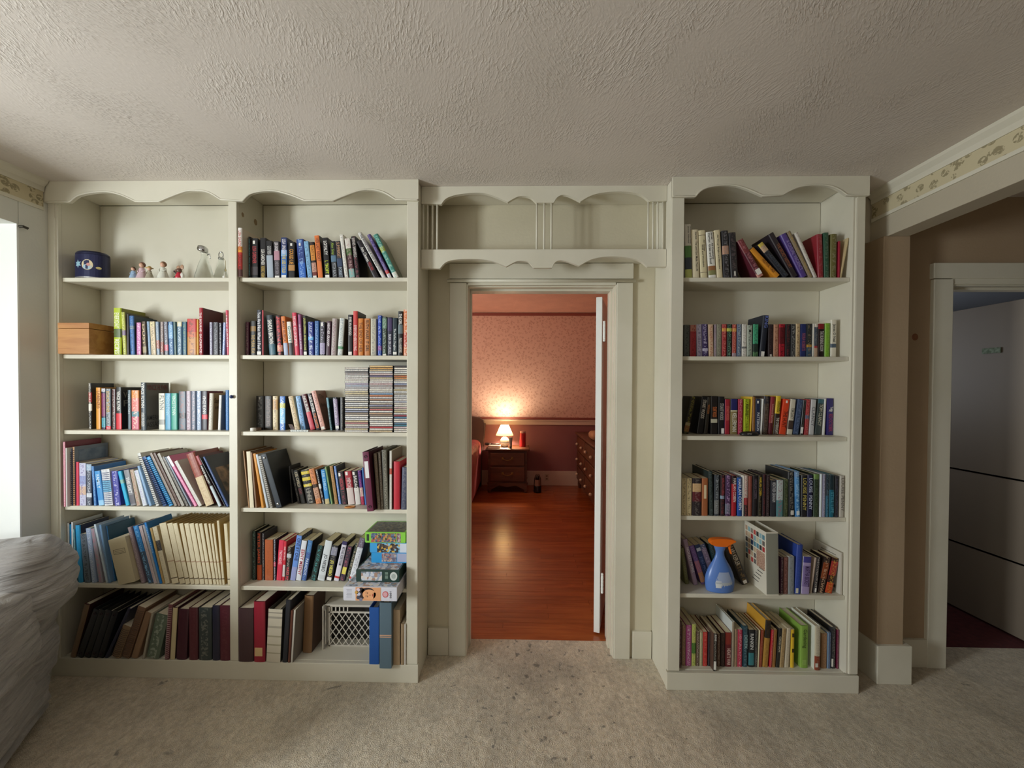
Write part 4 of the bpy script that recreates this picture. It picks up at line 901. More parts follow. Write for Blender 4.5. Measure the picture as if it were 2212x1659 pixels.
# --- doorway bay, second shelf
shelf_row('second shelf of doorway bay', 505, 640, 5.6, SHZ_L[1], B0, B1, SHZ_L[0]-ST, .05, .115, [
 (142, 182, 140, 310, 'p', '5a2a42', 'slim plum paperback beside the divider', dict(ia=.3)),
 (198, 268, 188, 298, 'p', '26241f', 'black paperback with gold disc and lettering', dict(T=TT('THE MURAL FEAR', 'c09a4a', .4, .94), B=[(.15, .3, '8a6a34')])),
 (275, 340, 278, 165, 'h', '3a3a44', 'tall charcoal hardcover with white script', dict(T=TT('You Are Not What I Feel', 'e0e0e4', .05, .85), L=(.91, .98), d=.15)),
 (343, 360, 330, 170, 'h', 'c85058', 'tall thin red and grey hardcover', dict(sd='8a8680', ia=0, d=.15)),
 (425, 512, 384, 230, 'h', '1f2c34', 'dark navy hardcover with bold white author name', dict(T=[('SANDRA BROWN', 'efece6', .12, .72)], B=[(.72, .98, '3a6474')])),
 (522, 596, 496, 235, 'h', '2a1c1e', 'black and red hardcover with peach foot', dict(B=[(.03, .55, '5c1a20'), (.74, .9, 'd8a088')], i='d84048')),
 (605, 660, 565, 245, 'p', 'd8782e', 'orange paperback with white foot', dict(B=[(.68, 1, 'a8b4d0')], T=TT('MARY KUBICA', '7a3c1a', .12, .64))),
 (668, 720, 637, 310, 'p', 'e4e0d6', 'white paperback with green word GHOST', dict(B=[(.62, 1, '2c2c30')], T=TT('GHOST', '4a8a88', .12, .6))),
 (735, 793, 697, 200, 'h', 'd8405a', 'tall raspberry red hardcover', dict(T=TT('THE DARE  KISS OF DECEPTION', 'f4dce0', .08, .78), sd='5a1c28')),
 (796, 836, 770, 220, 'h', '9a5a86', 'tall mauve hardcover', dict(T=TT('AN EXCUSE FOR MURDER', 'e8d0e0', .24, .85))),
 (843, 890, 830, 235, 'h', '32342e', 'dark olive hardcover with yellow lettering', dict(T=TT('LAURA LIPPMAN  AFTER IM GONE', 'c8c860', .06, .86), L=(.9, .98), d=.15)),
 (905, 970, 893, 310, 'p', '2c3c8c', 'blue paperback with bright cyan belt', dict(B=[(.44, .54, '5aa8e0')], i='d8e0f4')),
 (978, 1032, 974, 298, 'p', '2a5a9a', 'plain mid-blue paperback', dict(i='8ab0d8')),
 (1040, 1104, 1040, 310, 'p', '33303a', 'black paperback with lilac picture foot', dict(B=[(.62, .95, '9a90b0')], i='b8b0c8', L=(.02, .12, 'efece6', .3, .65))),
 (1112, 1162, 1124, 300, 'p', '4a2c3c', 'plum-black paperback with white author name', dict(T=TT('HEATHER GRAHAM', 'f0e8ec', .06, .72), i='c89aa8')),
 (1168, 1230, 1185, 268, 'h', 'bcb0ae', 'speckled grey-pink hardcover leaning', dict(i='8a5a6a')),
 (1246, 1312, 1275, 265, 'h', 'd8dcd6', 'white hardcover with small green figure, leaning', dict(B=[(.75, .82, '5a9a6a')], i='9aa4b0', sd='6a5a4a')),
 (1380, 1436, 1380, 222, 'p', '241f22', 'black paperback with white name on upper half', dict(T=[('EVELYN HUGO', 'efece6', .06, .5)], L=(.9, .98))),
 (1440, 1498, 1440, 178, 'h', 'd04848', 'tall coral red hardcover', dict(T=TT('EVERYONE HERE IS LYING', 'f4dcd8', .32, .88), sd='26201f')),
 (1505, 1566, 1503, 268, 'p', 'd8863a', 'plain orange paperback beside the coral one', dict(T=TT('THE END OF HER', '6a3a1a', .1, .9))),
 (1580, 1647, 1578, 268, 'p', 'c8824a', 'tan-orange paperback with wide black lettering', dict(T=TT('RUTH WARE  IT GIRL', '2c1c14', .05, .88))),
 (1655, 1722, 1658, 270, 'p', 'c4bfae', 'cream paperback with faded floral print', dict(i='8a8a88')),
 (1738, 1790, 1738, 232, 'h', '2446b0', 'royal blue hardcover', dict(i='b8c8f0', B=[(.75, .86, '8a4a9a')])),
 (1795, 1852, 1795, 248, 'p', '38443c', 'green-black paperback', dict(B=[(.04, .3, '6a8a78')], i='b8c8bc', L=(.95, .99))),
 (1858, 1916, 1858, 255, 'p', '2c2c44', 'navy paperback with violet top lettering', dict(T=TT('BRAIN ON CARLISLE', 'd8d8e4', .44, .94), B=[(.03, .35, '4a3c66')])),
 (1920, 1978, 1922, 262, 'p', '263640', 'dark teal paperback with white title', dict(T=TT('The Perfect Daughter', 'e0e4e4', .28, .86), L=(.89, .96))),
 (1983, 2046, 1983, 180, 'h', '24262a', 'tall black hardcover beside the end stile', dict(T=[('THE GIRL', 'efece6', .06, .3), ('PAULA HAWKINS', 'd8d4cc', .6, .92)], B=[(.3, .5, '6a7a80')])),
 (2050, 2125, 2052, 160, 'h', 'd87a48', 'tall orange hardcover half behind the end stile', dict(B=[(.5, .8, 'c04a38')], i='f0d8c8')),
])
# --- armchair bay, third shelf
shelf_row('third shelf of armchair bay', 120, 780, 5.672, SHZ_L[2], A0, A1, SHZ_L[1]-ST, .075, .115, [
 (400, 440, 398, 270, 'h', '2c2c30', 'tall black hardcover with red and white blocks', dict(B=[(.2, .42, 'a83a40'), (.45, .6, 'W')], d=.12)),
 (495, 550, 490, 325, 'p', 'e09a3c', 'bright orange paperback', dict(T=TT('LORENZO', '8a4a1c', .08, .5))),
 (562, 608, 560, 335, 'p', '2c2c4c', 'navy paperback with magenta and cyan panels', dict(B=[(0, .08, 'd8d8e0'), (.12, .68, '8a3060'), (.72, .95, '4aa8b8')], i='2a2a4a')),
 (612, 676, 608, 340, 'p', '6a747c', 'grey paperback with gold lettering and red foot', dict(T=TT('DUNCAN TURNER', 'd0a850', .06, .58), B=[(.92, 1, 'd83a4a')], i='e0e0e0', ia=.5)),
 (690, 736, 690, 345, 'p', '4a1c22', 'dark maroon paperback', dict(ia=.4)),
 (740, 808, 742, 320, 'p', '24221f', 'black paperback with scarlet foot and white name', dict(T=TT('VINCE FLYNN', 'efece6', .1, .55), B=[(.62, 1, 'd8323e')], sd='2a221e')),
 (884, 922, 884, 355, 'p', '5a6a74', 'slim grey-blue paperback', dict(T=TT('VINCE FLYNN', 'c8d0d4', .1, .6))),
 (930, 1022, 934, 358, 'p', 'e0904a', 'thick orange and pink paperback with teal block', dict(B=[(.2, .54, 'dc7c74'), (.54, .67, '5a8a94'), (.67, 1, 'cc6478')], i='f0d0c0')),
 (1040, 1106, 1036, 262, 'h', '4a545c', 'tall grey hardcover with heavy white author name', dict(T=[('VINCE FLYNN', 'efeeea', .02, .53), ('AMERICAN ASSASSIN', 'd8d8d4', .63, .92)], sd='5c5854', y=.045, d=.14)),
 (1262, 1340, 1252, 395, 'p', 'd8d6c8', 'cream paperback with grey capital letters', dict(T=TT('FLYNN', '8a8a84', .06, .46), B=[(.72, .86, '9a9a94')])),
 (1343, 1412, 1336, 395, 'p', '5aa0c4', 'sea blue paperback', dict(T=TT('VINCE FLYNN', 'a8d8ec', .06, .6))),
 (1415, 1490, 1410, 395, 'p', '3aa08c', 'turquoise green paperback', dict(T=TT('VINCE FLYNN', 'd8f0e4', .06, .6), sd='58a8a0')),
 (1510, 1598, 1508, 372, 'p', '5c6674', 'thick slate paperback with dark title plate', dict(B=[(.56, .7, '2c3038')], i='8a5a5a')),
 (1602, 1655, 1602, 368, 'p', 'c4b4c0', 'pinkish white paperback', dict(i='8a5a68')),
 (1660, 1718, 1660, 368, 'p', '667084', 'slate blue paperback with pale foot title', dict(i='c0a8b0')),
 (1726, 1784, 1728, 368, 'p', '8ea0bc', 'powder blue paperback', dict(i='e8ecf4')),
 (1790, 1860, 1790, 370, 'p', '2c2430', 'dark paperback with red square and white name', dict(T=TT('VINCE FLYNN', 'f0ecec', .12, .58), B=[(.6, .72, 'd03040')], sd='6a2a34')),
 (1864, 1916, 1876, 395, 'h', 'd8d2c4', 'white-spined hardcover with tan cover', dict(sd='a08058', i='9a9488')),
 (1985, 2018, 2000, 418, 'p', 'e4e4e2', 'thin white booklet', dict(ia=.3, sd='7a8088')),
 (2078, 2125, 2080, 355, 'h', '2f6aa8', 'tall blue hardcover half behind divider', dict(i='5a90c8', sd='3a74b0')),
])
# --- doorway bay, third shelf
shelf_row('third shelf of doorway bay', 505, 770, 5.6, SHZ_L[2], B0, B1, SHZ_L[1]-ST, .10, .105, [
 (270, 362, 268, 478, 'p', '242224', 'black paperback nearest the divider', dict(i='6a6868', L=(.03, .1, 'b8b4ac', .4, .6))),
 (370, 462, 366, 480, 'p', '2c2420', 'brown-black paperback with grey lettering', dict(T=TT('ELIZABETH GEORGE', '9a8a84', .1, .9), ia=0)),
 (470, 532, 468, 480, 'p', 'd8c49a', 'cream paperback', dict(B=[(.1, .4, 'c89a60')], i='7a5a30')),
 (555, 622, 553, 482, 'p', '3a74c4', 'bright blue paperback with yellow patch', dict(B=[(.2, .35, 'c8c870'), (.35, .8, '8ac4f0')], sd='1c1c24', i='e8f0f8')),
 (738, 800, 656, 487, 'p', 'd4bc94', 'leaning tan paperback', dict(i='8a7048')),
 (812, 872, 744, 485, 'p', '7cacdc', 'leaning light blue paperback with white bird', dict(i='2c3c5c')),
 (926, 988, 815, 465, 'p', '5a1c26', 'leaning maroon paperback with white author name', dict(T=[('NICK PETRIE', 'efece6', .06, .5)], B=[(.5, 1, 'c84050')])),
 (996, 1052, 888, 455, 'p', '1f1c20', 'leaning black paperback with orange lower title', dict(T=[('NICK PETRIE', 'efece6', .06, .5), ('THE DRIFTER', 'e8762c', .54, .96)])),
 (1056, 1116, 934, 425, 'p', 'dba294', 'leaning salmon pink paperback', dict(i='8a5a50', sd='9a6a5c', L=(.92, .99), d=.12)),
 (1165, 1195, 1115, 500, 'p', '24424a', 'slim dark teal paperback', dict(i='8ab0b8', B=[(.0, .3, '5a8a9c')])),
 (1228, 1282, 1195, 500, 'p', '1f2230', 'black paperback with lilac spine print', dict(B=[(.05, .85, '8a7a98')], i='d8d0e0', L=(.86, .95))),
 (1288, 1328, 1290, 495, 'p', '1c1c1e', 'narrow black paperback against the disc stack', dict(ia=.2)),
])
# --- armchair bay, fourth shelf
shelf_row('fourth shelf of armchair bay', 120, 930, 5.672, SHZ_L[3], A0, A1, SHZ_L[2]-ST, .03, .17, [
 (97, 136, 92, 140, 'h', 'd88a9c', 'tall pink-spined book at the outer side', dict(sd='7c2c40', i='f0d0d8', d=.18, y=.006)),
 (147, 167, 142, 215, 'p', 'dcdcd8', 'thin white booklet', dict(ia=.2, y=.008)),
 (172, 198, 152, 225, 's', '2c4a94', 'tall blue spiral-bound book', dict(coil='24242c', ia=0)),
 (204, 238, 208, 200, 's', 'a88058', 'tall tan spiral-bound book with blue picture', dict(sd='6a7486', coil='4a3a30', ia=0)),
 (250, 287, 236, 385, 'h', 'd84058', 'bright red hardcover with grey cover', dict(ia=0, sd='8a807c')),
 (290, 372, 276, 400, 'p', 'c8c8e0', 'pastel white and lilac paperback', dict(B=[(.3, .5, '9aa4d0'), (.55, .75, 'd8b8a0')], i='8a80b0')),
 (376, 452, 365, 415, 'p', '4a5060', 'slate paperback with white bear picture', dict(B=[(0, .15, '9ab4cc'), (.7, .8, 'd8dce4')], i='c8ccd8')),
 (457, 512, 424, 440, 'p', '3470b4', 'blue paperback', dict(i='a0c8ec')),
 (515, 596, 460, 500, 'p', '4a98d8', 'sky blue paperback with pale lettering', dict(T=TT('FAMILY', 'd8ecfa', .1, .5), B=[(.85, 1, '9accf0')], i='e0f0fc')),
 (602, 705, 556, 480, 's', 'd8dade', 'white spiral-bound book with turquoise window', dict(B=[(.3, .62, '78b8d8')], coil='4a5a8a', ia=.2)),
 (725, 806, 680, 500, 'p', '4a4ca4', 'violet-blue paperback', dict(i='d0d0f0')),
 (848, 908, 745, 505, 'h', '30b0dc', 'slim cyan hardcover leaning', dict(B=[(.25, .36, '88b8b0')], sd='2a7898', ia=0)),
 (918, 988, 828, 490, 'p', '8a8a90', 'grey paperback with white word DIET', dict(T=TT('THE DIET', 'e8e8ea', .2, .66), B=[(.7, .95, '6a6870')], i='b04a50')),
 (992, 1050, 905, 485, 'p', 'b8a894', 'tan paperback with red vertical print', dict(i='b06058')),
 (1060, 1132, 950, 495, 'p', 'd4dce4', 'white paperback with pink and blue dots', dict(i='b0a0c8')),
 (1135, 1182, 985, 440, 'h', '86aad0', 'light blue hardcover', dict(ia=.2, i='d0e0f0')),
 (1232, 1272, 1000, 285, 's', 'd8d8d4', 'white spiral-bound notebook', dict(coil='3a3a40', ia=0)),
 (1320, 1372, 1060, 330, 's', '2c4c80', 'navy spiral-bound notebook', dict(coil='1c2030', ia=0)),
 (1390, 1446, 1106, 335, 's', '2c90d0', 'vivid blue spiral-bound notebook', dict(coil='24344c', i='6ac0f0')),
 (1458, 1496, 1148, 285, 'm', '8a7c74', 'taupe magazine next to the vivid blue notebook', dict(ia=.2)),
 (1502, 1540, 1190, 285, 'm', '5a4038', 'dark brown magazine', dict(ia=.2, pg='8a7a6a')),
 (1546, 1592, 1242, 290, 'm', 'b0aca4', 'pale grey magazine', dict(ia=.4)),
 (1596, 1642, 1295, 330, 'm', '5a5654', 'charcoal-grey magazine', dict(ia=.4)),
 (1646, 1686, 1335, 330, 'm', '8a98a8', 'blue-grey magazine', dict(ia=.3)),
 (1690, 1745, 1345, 325, 'm', 'e07ca8', 'pink and white magazine', dict(B=[(0, .2, 'f0e8ec')], i='f8d8e8')),
 (1755, 1802, 1452, 385, 'm', 'd8d6d0', 'thin white magazine before the brown book', dict(ia=.2)),
 (1835, 1960, 1590, 300, 'h', '9a5044', 'thick maroon and cream hardcover with turned-back jacket', dict(B=[(.45, 1, 'd8c4a0')], sd='7a4038', i='b88a70', ia=.3)),
 (1985, 2056, 1700, 320, 'h', '2c2628', 'black hardcover with white name and pale blue foot', dict(B=[(0, .18, 'b05a60'), (.6, 1, 'c8d4dc')], T=TT('MAEVE BINCHY', 'efece6', .2, .55), sd='5a2c34')),
 (2062, 2092, 1745, 335, 'm', '3a3c42', 'dark grey magazine', dict(ia=.2)),
 (2094, 2126, 1800, 330, 'h', '2a4a84', 'navy hardcover leaning at the divider', dict(ia=.2, sd='24242c')),
])
# --- doorway bay, fourth shelf
shelf_row('fourth shelf of doorway bay', 505, 940, 5.6, SHZ_L[3], B0, B1, SHZ_L[2]-ST, .02, .18, [
 (176, 192, 108, 190, 'f', 'a07a54', 'thin tan folder', dict(ia=0)),
 (194, 250, 150, 200, 'f', 'e0d4b8', 'thick cream folder', dict(ia=0, sd='6a4c38')),
 (255, 280, 196, 210, 'f', '8a6a50', 'thin brown folder', dict(ia=0)),
 (336, 376, 232, 225, 'f', 'd8923a', 'bulging orange envelope folder', dict(ia=0)),
 (384, 426, 252, 235, 'f', 'c4ccd4', 'pale blue folder', dict(ia=0)),
 (434, 480, 290, 255, 's', 'b0aca4', 'grey spiral-bound pad', dict(coil='6a645c', ia=0)),
 (508, 606, 318, 240, 'r', '2c333c', 'black ring binder with two silver rivets', dict(sd='1e2126', ia=0)),
 (702, 740, 668, 375, 'h', '212124', 'thick black hardcover leaning on binder', dict(y=.105, d=.10, ia=.1)),
 (744, 806, 660, 420, 'h', '28262a', 'black hardcover with faint grey spine', dict(y=.105, d=.10, ia=.15)),
 (812, 872, 716, 432, 'p', '24221f', 'black paperback with beige block lettering', dict(T=[('LEE CHILD', 'b8a888', .06, .5), ('ECHO', '8a3a40', .55, .72)], y=.10, d=.105)),
 (884, 990, 806, 430, 'p', '24201e', 'thick black paperback with yellow blocks', dict(B=[(.04, .13, 'd8c03a'), (.22, .32, 'd8c03a'), (.42, .5, 'd8c03a')], y=.10, d=.105, ia=.3)),
 (994, 1062, 902, 415, 'p', 'd88a58', 'orange paperback with black centre belt', dict(B=[(.44, .54, '2a201c'), (.54, .85, 'c89a80')], i='8a5030', y=.10, d=.105)),
 (1072, 1102, 984, 420, 'p', '2c2a2e', 'black and white paperback with white disc', dict(B=[(.42, .55, 'W')], i='e0e0e0', y=.10, d=.105)),
 (1106, 1166, 1050, 420, 'p', '3a90d4', 'sky blue paperback with cream foot', dict(T=TT('LEE CHILD', 'b8e0f8', .05, .6), B=[(.85, 1, 'c8b88a')], y=.10, d=.105)),
 (1170, 1198, 1092, 385, 'p', '8aac78', 'narrow green paperback', dict(y=.10, d=.11, ia=.3)),
 (1222, 1262, 1156, 375, 'p', 'b88c58', 'tan paperback with dark marks', dict(y=.10, d=.11, sd='2c261e')),
 (1272, 1302, 1206, 375, 'p', '4a7cc8', 'narrow cornflower blue paperback', dict(y=.10, d=.11, sd='2a2e38')),
 (1306, 1376, 1252, 445, 'p', '26242a', 'black paperback with crimson title', dict(T=TT('ABSOLUTE', 'b8404a', .22, .55), L=(.04, .14, 'efece6', .15, .5), i='b05060', ia=.5, y=.095, d=.105)),
 (1384, 1466, 1335, 440, 'p', 'a83440', 'maroon paperback fading to white', dict(B=[(.5, 1, 'd8c8c4')], T=TT('MEMORY', 'e8c8c8', .2, .55), L=(.02, .12, 'efece6', .15, .5), y=.095, d=.105)),
 (1474, 1538, 1427, 435, 'p', 'd8d4d0', 'white paperback with black upper half', dict(B=[(0, .5, '26242a')], T=TT('BALDACCI', 'efece6', .15, .6), L=(.03, .12, 'efece6', .1, .5), y=.095, d=.105)),
 (1542, 1582, 1497, 430, 'p', '4a2c7a', 'purple paperback with cream and red foot', dict(B=[(.5, .76, 'd8c4b0'), (.76, 1, 'a83440')], i='c84a8a', y=.095, d=.105)),
 (1586, 1606, 1547, 395, 'p', '4a7cc0', 'thin blue paperback at the maroon binder', dict(y=.095, d=.11, ia=0)),
 (1614, 1692, 1554, 205, 'r', '6a2444', 'maroon ring binder with white spine card', dict(L=(.16, .44, 'e8e6ea', .2, .8), ln='spine_card', sd='4a1a2e', ia=0, y=-.018, d=.21)),
 (1738, 1778, 1688, 225, 'm', '7a6a58', 'worn brown magazine beside the maroon binder', dict(ia=.3, pg='7a6a58')),
 (1782, 1814, 1742, 210, 'm', '5c5044', 'worn dark brown magazine', dict(ia=.3, pg='6a5c4c')),
 (1816, 1874, 1790, 180, 'm', '5e5c50', 'thick worn olive magazine', dict(ia=.3, pg='5a5648')),
 (1884, 1912, 1880, 190, 'm', 'd8d4cc', 'thin white magazine', dict(B=[(.3, .4, 'c05a4a')], ia=.2, sd='8a7868')),
 (1930, 2012, 1928, 320, 'h', 'c02c3c', 'thick scarlet hardcover', dict(ia=0)),
 (2020, 2090, 2035, 390, 'h', '4a5068', 'slate hardcover beside the end stile', dict(ia=.1)),
])
# --- armchair bay, fifth shelf
rowsA5 = [
 (97, 127, 93, 225, 'm', 'dcdcdc', 'thin white magazine at the outer side', dict(ia=.2, sd='3a3044')),
 (160, 190, 152, 245, 'm', '2a9ad8', 'thin bright blue magazine beside the white one', dict(ia=.2)),
 (200, 226, 182, 215, 'm', 'e0e4e6', 'thin white magazine beside a teal book', dict(ia=.2)),
 (232, 262, 200, 300, 'p', '5a8a94', 'narrow teal paperback', dict(i='c0d8dc')),
 (272, 338, 232, 255, 'h', '2f9ad0', 'cyan-blue hardcover', dict(ia=.1, sd='2c3048')),
 (346, 430, 290, 362, 'p', '6a7480', 'short grey paperback with black print', dict(i='24282c')),
 (440, 514, 362, 295, 'p', '9aaccc', 'pale blue-grey paperback', dict(i='d0d8e4')),
 (518, 590, 416, 300, 'p', 'a09aa4', 'grey-mauve paperback with pink marks', dict(i='c87a90')),
 (606, 642, 456, 245, 'm', 'c8d8e4', 'white-blue magazine', dict(ia=.2)),
 (646, 692, 530, 250, 'p', '7aa0c8', 'light steel blue paperback', dict(i='3a5070')),
 (700, 736, 594, 265, 'p', '2f78b8', 'strong blue paperback behind the beige slipcase', dict(ia=.2, sd='2a5a78', y=.05)),
 (772, 1000, 640, 440, 'x', 'c8bc9c', 'broad beige slipcase with printed title frame', dict(ia=0, y=.01, d=.17)),
 (1040, 1096, 872, 285, 'h', '8c7a84', 'mauve-grey hardcover leaning', dict(ia=.3)),
 (1132, 1196, 944, 270, 'p', '2c80c8', 'azure paperback with navy foot', dict(B=[(.45, 1, '3a5068')], i='8ac0ec')),
 (1204, 1242, 1016, 265, 'm', 'c8b8bc', 'pinkish white magazine', dict(ia=.3)),
 (1246, 1272, 1064, 255, 'm', 'a8a8b0', 'thin grey magazine', dict(ia=.2)),
 (1276, 1306, 1082, 225, 'p', '2a7cc8', 'blue paperback with pale vertical lettering', dict(T=TT('COMPUTERS', '9acaf0', .06, .5))),
 (1310, 1338, 1150, 290, 'p', 'b89c68', 'tan paperback', dict(ia=.3)),
 (1342, 1400, 1180, 280, 'p', 'cfc4a8', 'cream paperback with dark title plate', dict(B=[(.24, .42, '3c3a3c')], i='9a9080', ia=.3)),
]
enc = [(1424,1512,1266),(1518,1588,1362),(1592,1648,1432),(1652,1702,1510),(1706,1764,1572),(1768,1826,1634),(1832,1874,1702),(1878,1922,1752),(1930,1970,1812),(1974,2004,1868),(2008,2038,1910),(2042,2072,1972),(2108,2150,2056)]
ordn = ['first', 'second', 'third', 'fourth', 'fifth', 'sixth', 'seventh', 'eighth', 'ninth', 'tenth', 'eleventh', 'twelfth']
for i, (a, b_, t_) in enumerate(enc):
    nm_ = 'cream encyclopedia volume, %s from the tan books' % ordn[i] if i < 12 else 'cream encyclopedia volume leaning alone at the divider'
    rowsA5.append((a, b_, t_, 200 if i == 11 else 236, 'e', 'd8ccae', nm_, dict(B=[(.62, .64, 'b89a80'), (.90, .915, '5a4a38')], ia=.12, i='a89468', sd='b89c64', pg='a8905c', d=.17)))
shelf_row('fifth shelf of armchair bay', 120, 1090, 5.672, SHZ_L[4], A0, A1, SHZ_L[3]-ST, .03, .15, rowsA5)
for o in ALLBOOKS[-40:]:
    if o.name.startswith('slipcase'):
        zz = max(v.co.z for v in o.data.vertices); xs = [v.co.x for v in o.data.vertices]; b = MB()
        xm = sum((min(xs), max(xs)))/2; ww = max(xs)-min(xs)
        for q in (.66, .76): b.box(xm-ww*.34, xm+ww*.34, -.0008, .0004, zz*q, zz*q+.002)
        for q in (-.34, .33): b.box(xm+ww*q, xm+ww*(q+.01), -.0008, .0004, zz*.66, zz*.76)
        for q in (.69, .725): b.box(xm-ww*.25, xm+ww*.25, -.0008, .0004, zz*q, zz*q+.0015)
        b.build('title_frame', ink('6a6050'), o)
# --- doorway bay, fifth shelf
shelf_row('fifth shelf of doorway bay', 505, 1100, 5.6, SHZ_L[4], B0, B1, SHZ_L[3]-ST, .085, .115, [
 (217, 266, 215, 268, 'h', '24302c', 'dark green hardcover beside the divider', dict(i='6a8a80', ia=.7, sd='1c2420')),
 (274, 336, 268, 282, 'h', '3a2a26', 'tall hardcover with burnt orange capital lettering', dict(T=TT('PETER JAMES', 'e8643c', .02, .64), B=[(.68, 1, 'c8562c')], sd='26242a')),
 (342, 370, 336, 292, 'h', '2c2a36', 'dark hardcover beside the rust one', dict(ia=.4)),
 (376, 474, 378, 370, 'p', 'b05c34', 'thick rust-brown paperback', dict(ia=.15, i='4a2416')),
 (480, 508, 488, 365, 'p', '2a2c3c', 'narrow black paperback with pink foot', dict(B=[(.55, .66, 'c84a6a')], i='d8d8e4')),
 (511, 574, 544, 375, 'p', 'd83a54', 'raspberry red paperback', dict(T=TT('TWO NIGHTS', 'f4d0d8', .25, .6), i='f0c0c8')),
 (580, 612, 606, 388, 'p', 'd03444', 'bright red paperback with white foot', dict(T=TT('DIE TRYING', 'f0d8d8', .14, .48), B=[(.6, .9, 'd8d0d0')])),
 (612, 668, 646, 458, 'p', '241f22', 'black paperback with red and white title', dict(T=TT('HATE ME', 'd84858', .6, .98), B=[(.2, .32, 'b8c0c8')], sd='8a7a6a', ia=.4)),
 (676, 742, 758, 318, 'p', '6a94dc', 'tall light blue paperback', dict(T=TT('ONE BY ONE', '2c3c6c', .06, .56), B=[(.7, 1, '98a0d0')], sd='3c3c48')),
 (746, 810, 820, 380, 'p', 'dcdee6', 'white paperback with red capital lettering', dict(T=[('EENY MEENY', 'b02c44', .22, .86)], sd='a8a098')),
 (814, 872, 896, 378, 'p', '3f5c9c', 'deep blue paperback with pale lettering', dict(T=TT('PARADOX', 'd0dcf0', .45, .86), B=[(0, .3, '4a7ab0')], i='8ab8e0', ia=.3, sd='242428')),
 (918, 990, 1012, 440, 'p', '22302e', 'dark green-black paperback with teal lettering', dict(i='4a9a9a')),
 (1004, 1092, 1105, 380, 'p', 'd4dade', 'thick white paperback with black author lettering', dict(T=TT('JO NESBO', '2c2c34', .35, .78), B=[(.86, .96, 'c8ccd0')], sd='4a3c34')),
 (1108, 1184, 1186, 440, 'p', '22222a', 'black paperback with pale face and yellow lettering', dict(T=TT('JO NESBO', 'e8e060', .42, .86, .15, .85), B=[(.05, .28, '8a8a9c')], L=(.9, .98), ia=.2)),
 (1204, 1266, 1312, 390, 'p', 'd8d4e0', 'white paperback with navy top', dict(B=[(0, .09, '3a3460'), (.88, .93, 'c84040')], T=TT('MICHAEL ROBOTHAM', '4a4a5a', .14, .6), sd='3a3038')),
 (1272, 1336, 1372, 448, 'p', '3a3040', 'dark paperback with yellow label', dict(i='b06070', L=(.6, .8, 'e0d060'))),
 (1342, 1392, 1470, 410, 'p', '26342e', 'green-black paperback next to the tall white one', dict(i='b8a890')),
 (1376, 1450, 1520, 348, 'p', 'd8dae0', 'tall white paperback with grey photo top', dict(B=[(0, .22, '6a5a6c'), (.88, .93, 'c83a3a')], i='a0a0b0', sd='2a2c38', y=.07)),
])
# --- armchair bay, bottom shelf (in deep shade)
shelf_row('bottom shelf of armchair bay', 100, 1250, 5.395, BOT, A0, A1, SHZ_L[4]-ST, .0, .19, [
 (264, 330, 430, 300, 'a', '8a7058', 'tan album leaning at the outer side', dict(ia=0, sd='4a2a28')),
 (340, 418, 545, 360, 'r', '2a2a30', 'first black binder from the tan album', dict(ia=0)),
 (424, 500, 615, 365, 'r', '26262a', 'second black binder from the tan album', dict(ia=0)),
 (506, 584, 690, 370, 'r', '2c2c32', 'third black binder from the tan album', dict(ia=0)),
 (590, 660, 770, 380, 'r', '24242a', 'fourth black binder from the tan album', dict(ia=0)),
 (666, 720, 940, 350, 'a', '34364a', 'slim navy album', dict(ia=0)),
 (728, 846, 872, 548, 's', 'a08468', 'short tan spiral-bound album', dict(ia=0, coil='3a2c22')),
 (862, 958, 1062, 330, 's', '8a6a54', 'tall brown spiral-bound album', dict(ia=0, coil='4a3628')),
 (968, 1076, 1140, 400, 'a', '9a7a60', 'light brown album', dict(ia=0)),
 (1084, 1136, 1190, 410, 'a', 'b0a898', 'pale grey album', dict(ia=0)),
 (1144, 1330, 1262, 420, 'a', '6a7868', 'thick grey-green marbled album', dict(i='a8b0a0', ia=.8)),
 (1345, 1425, 1390, 300, 's', '7a4c50', 'dusky maroon spiral-bound album', dict(ia=0, coil='c0a0a0')),
 (1430, 1488, 1464, 340, 'a', 'd0c098', 'slim cream album', dict(ia=0, sd='4a2a2e')),
 (1500, 1636, 1528, 360, 'a', '4a2430', 'dark wine-red album beside the cream one', dict(ia=0)),
 (1642, 1762, 1630, 345, 'a', '5c2c34', 'maroon album with faint ribs', dict(ia=.15, i='7a4a50')),
 (1770, 1924, 1766, 345, 'a', '3c4444', 'thick grey-black album', dict(ia=.15)),
 (1930, 2020, 1934, 320, 'a', '2c2c40', 'navy-black album beside the wine-red one', dict(ia=0)),
 (2024, 2150, 2024, 320, 'a', '5a2432', 'deep wine album beside the divider', dict(ia=.15, i='8a5a5a')),
])
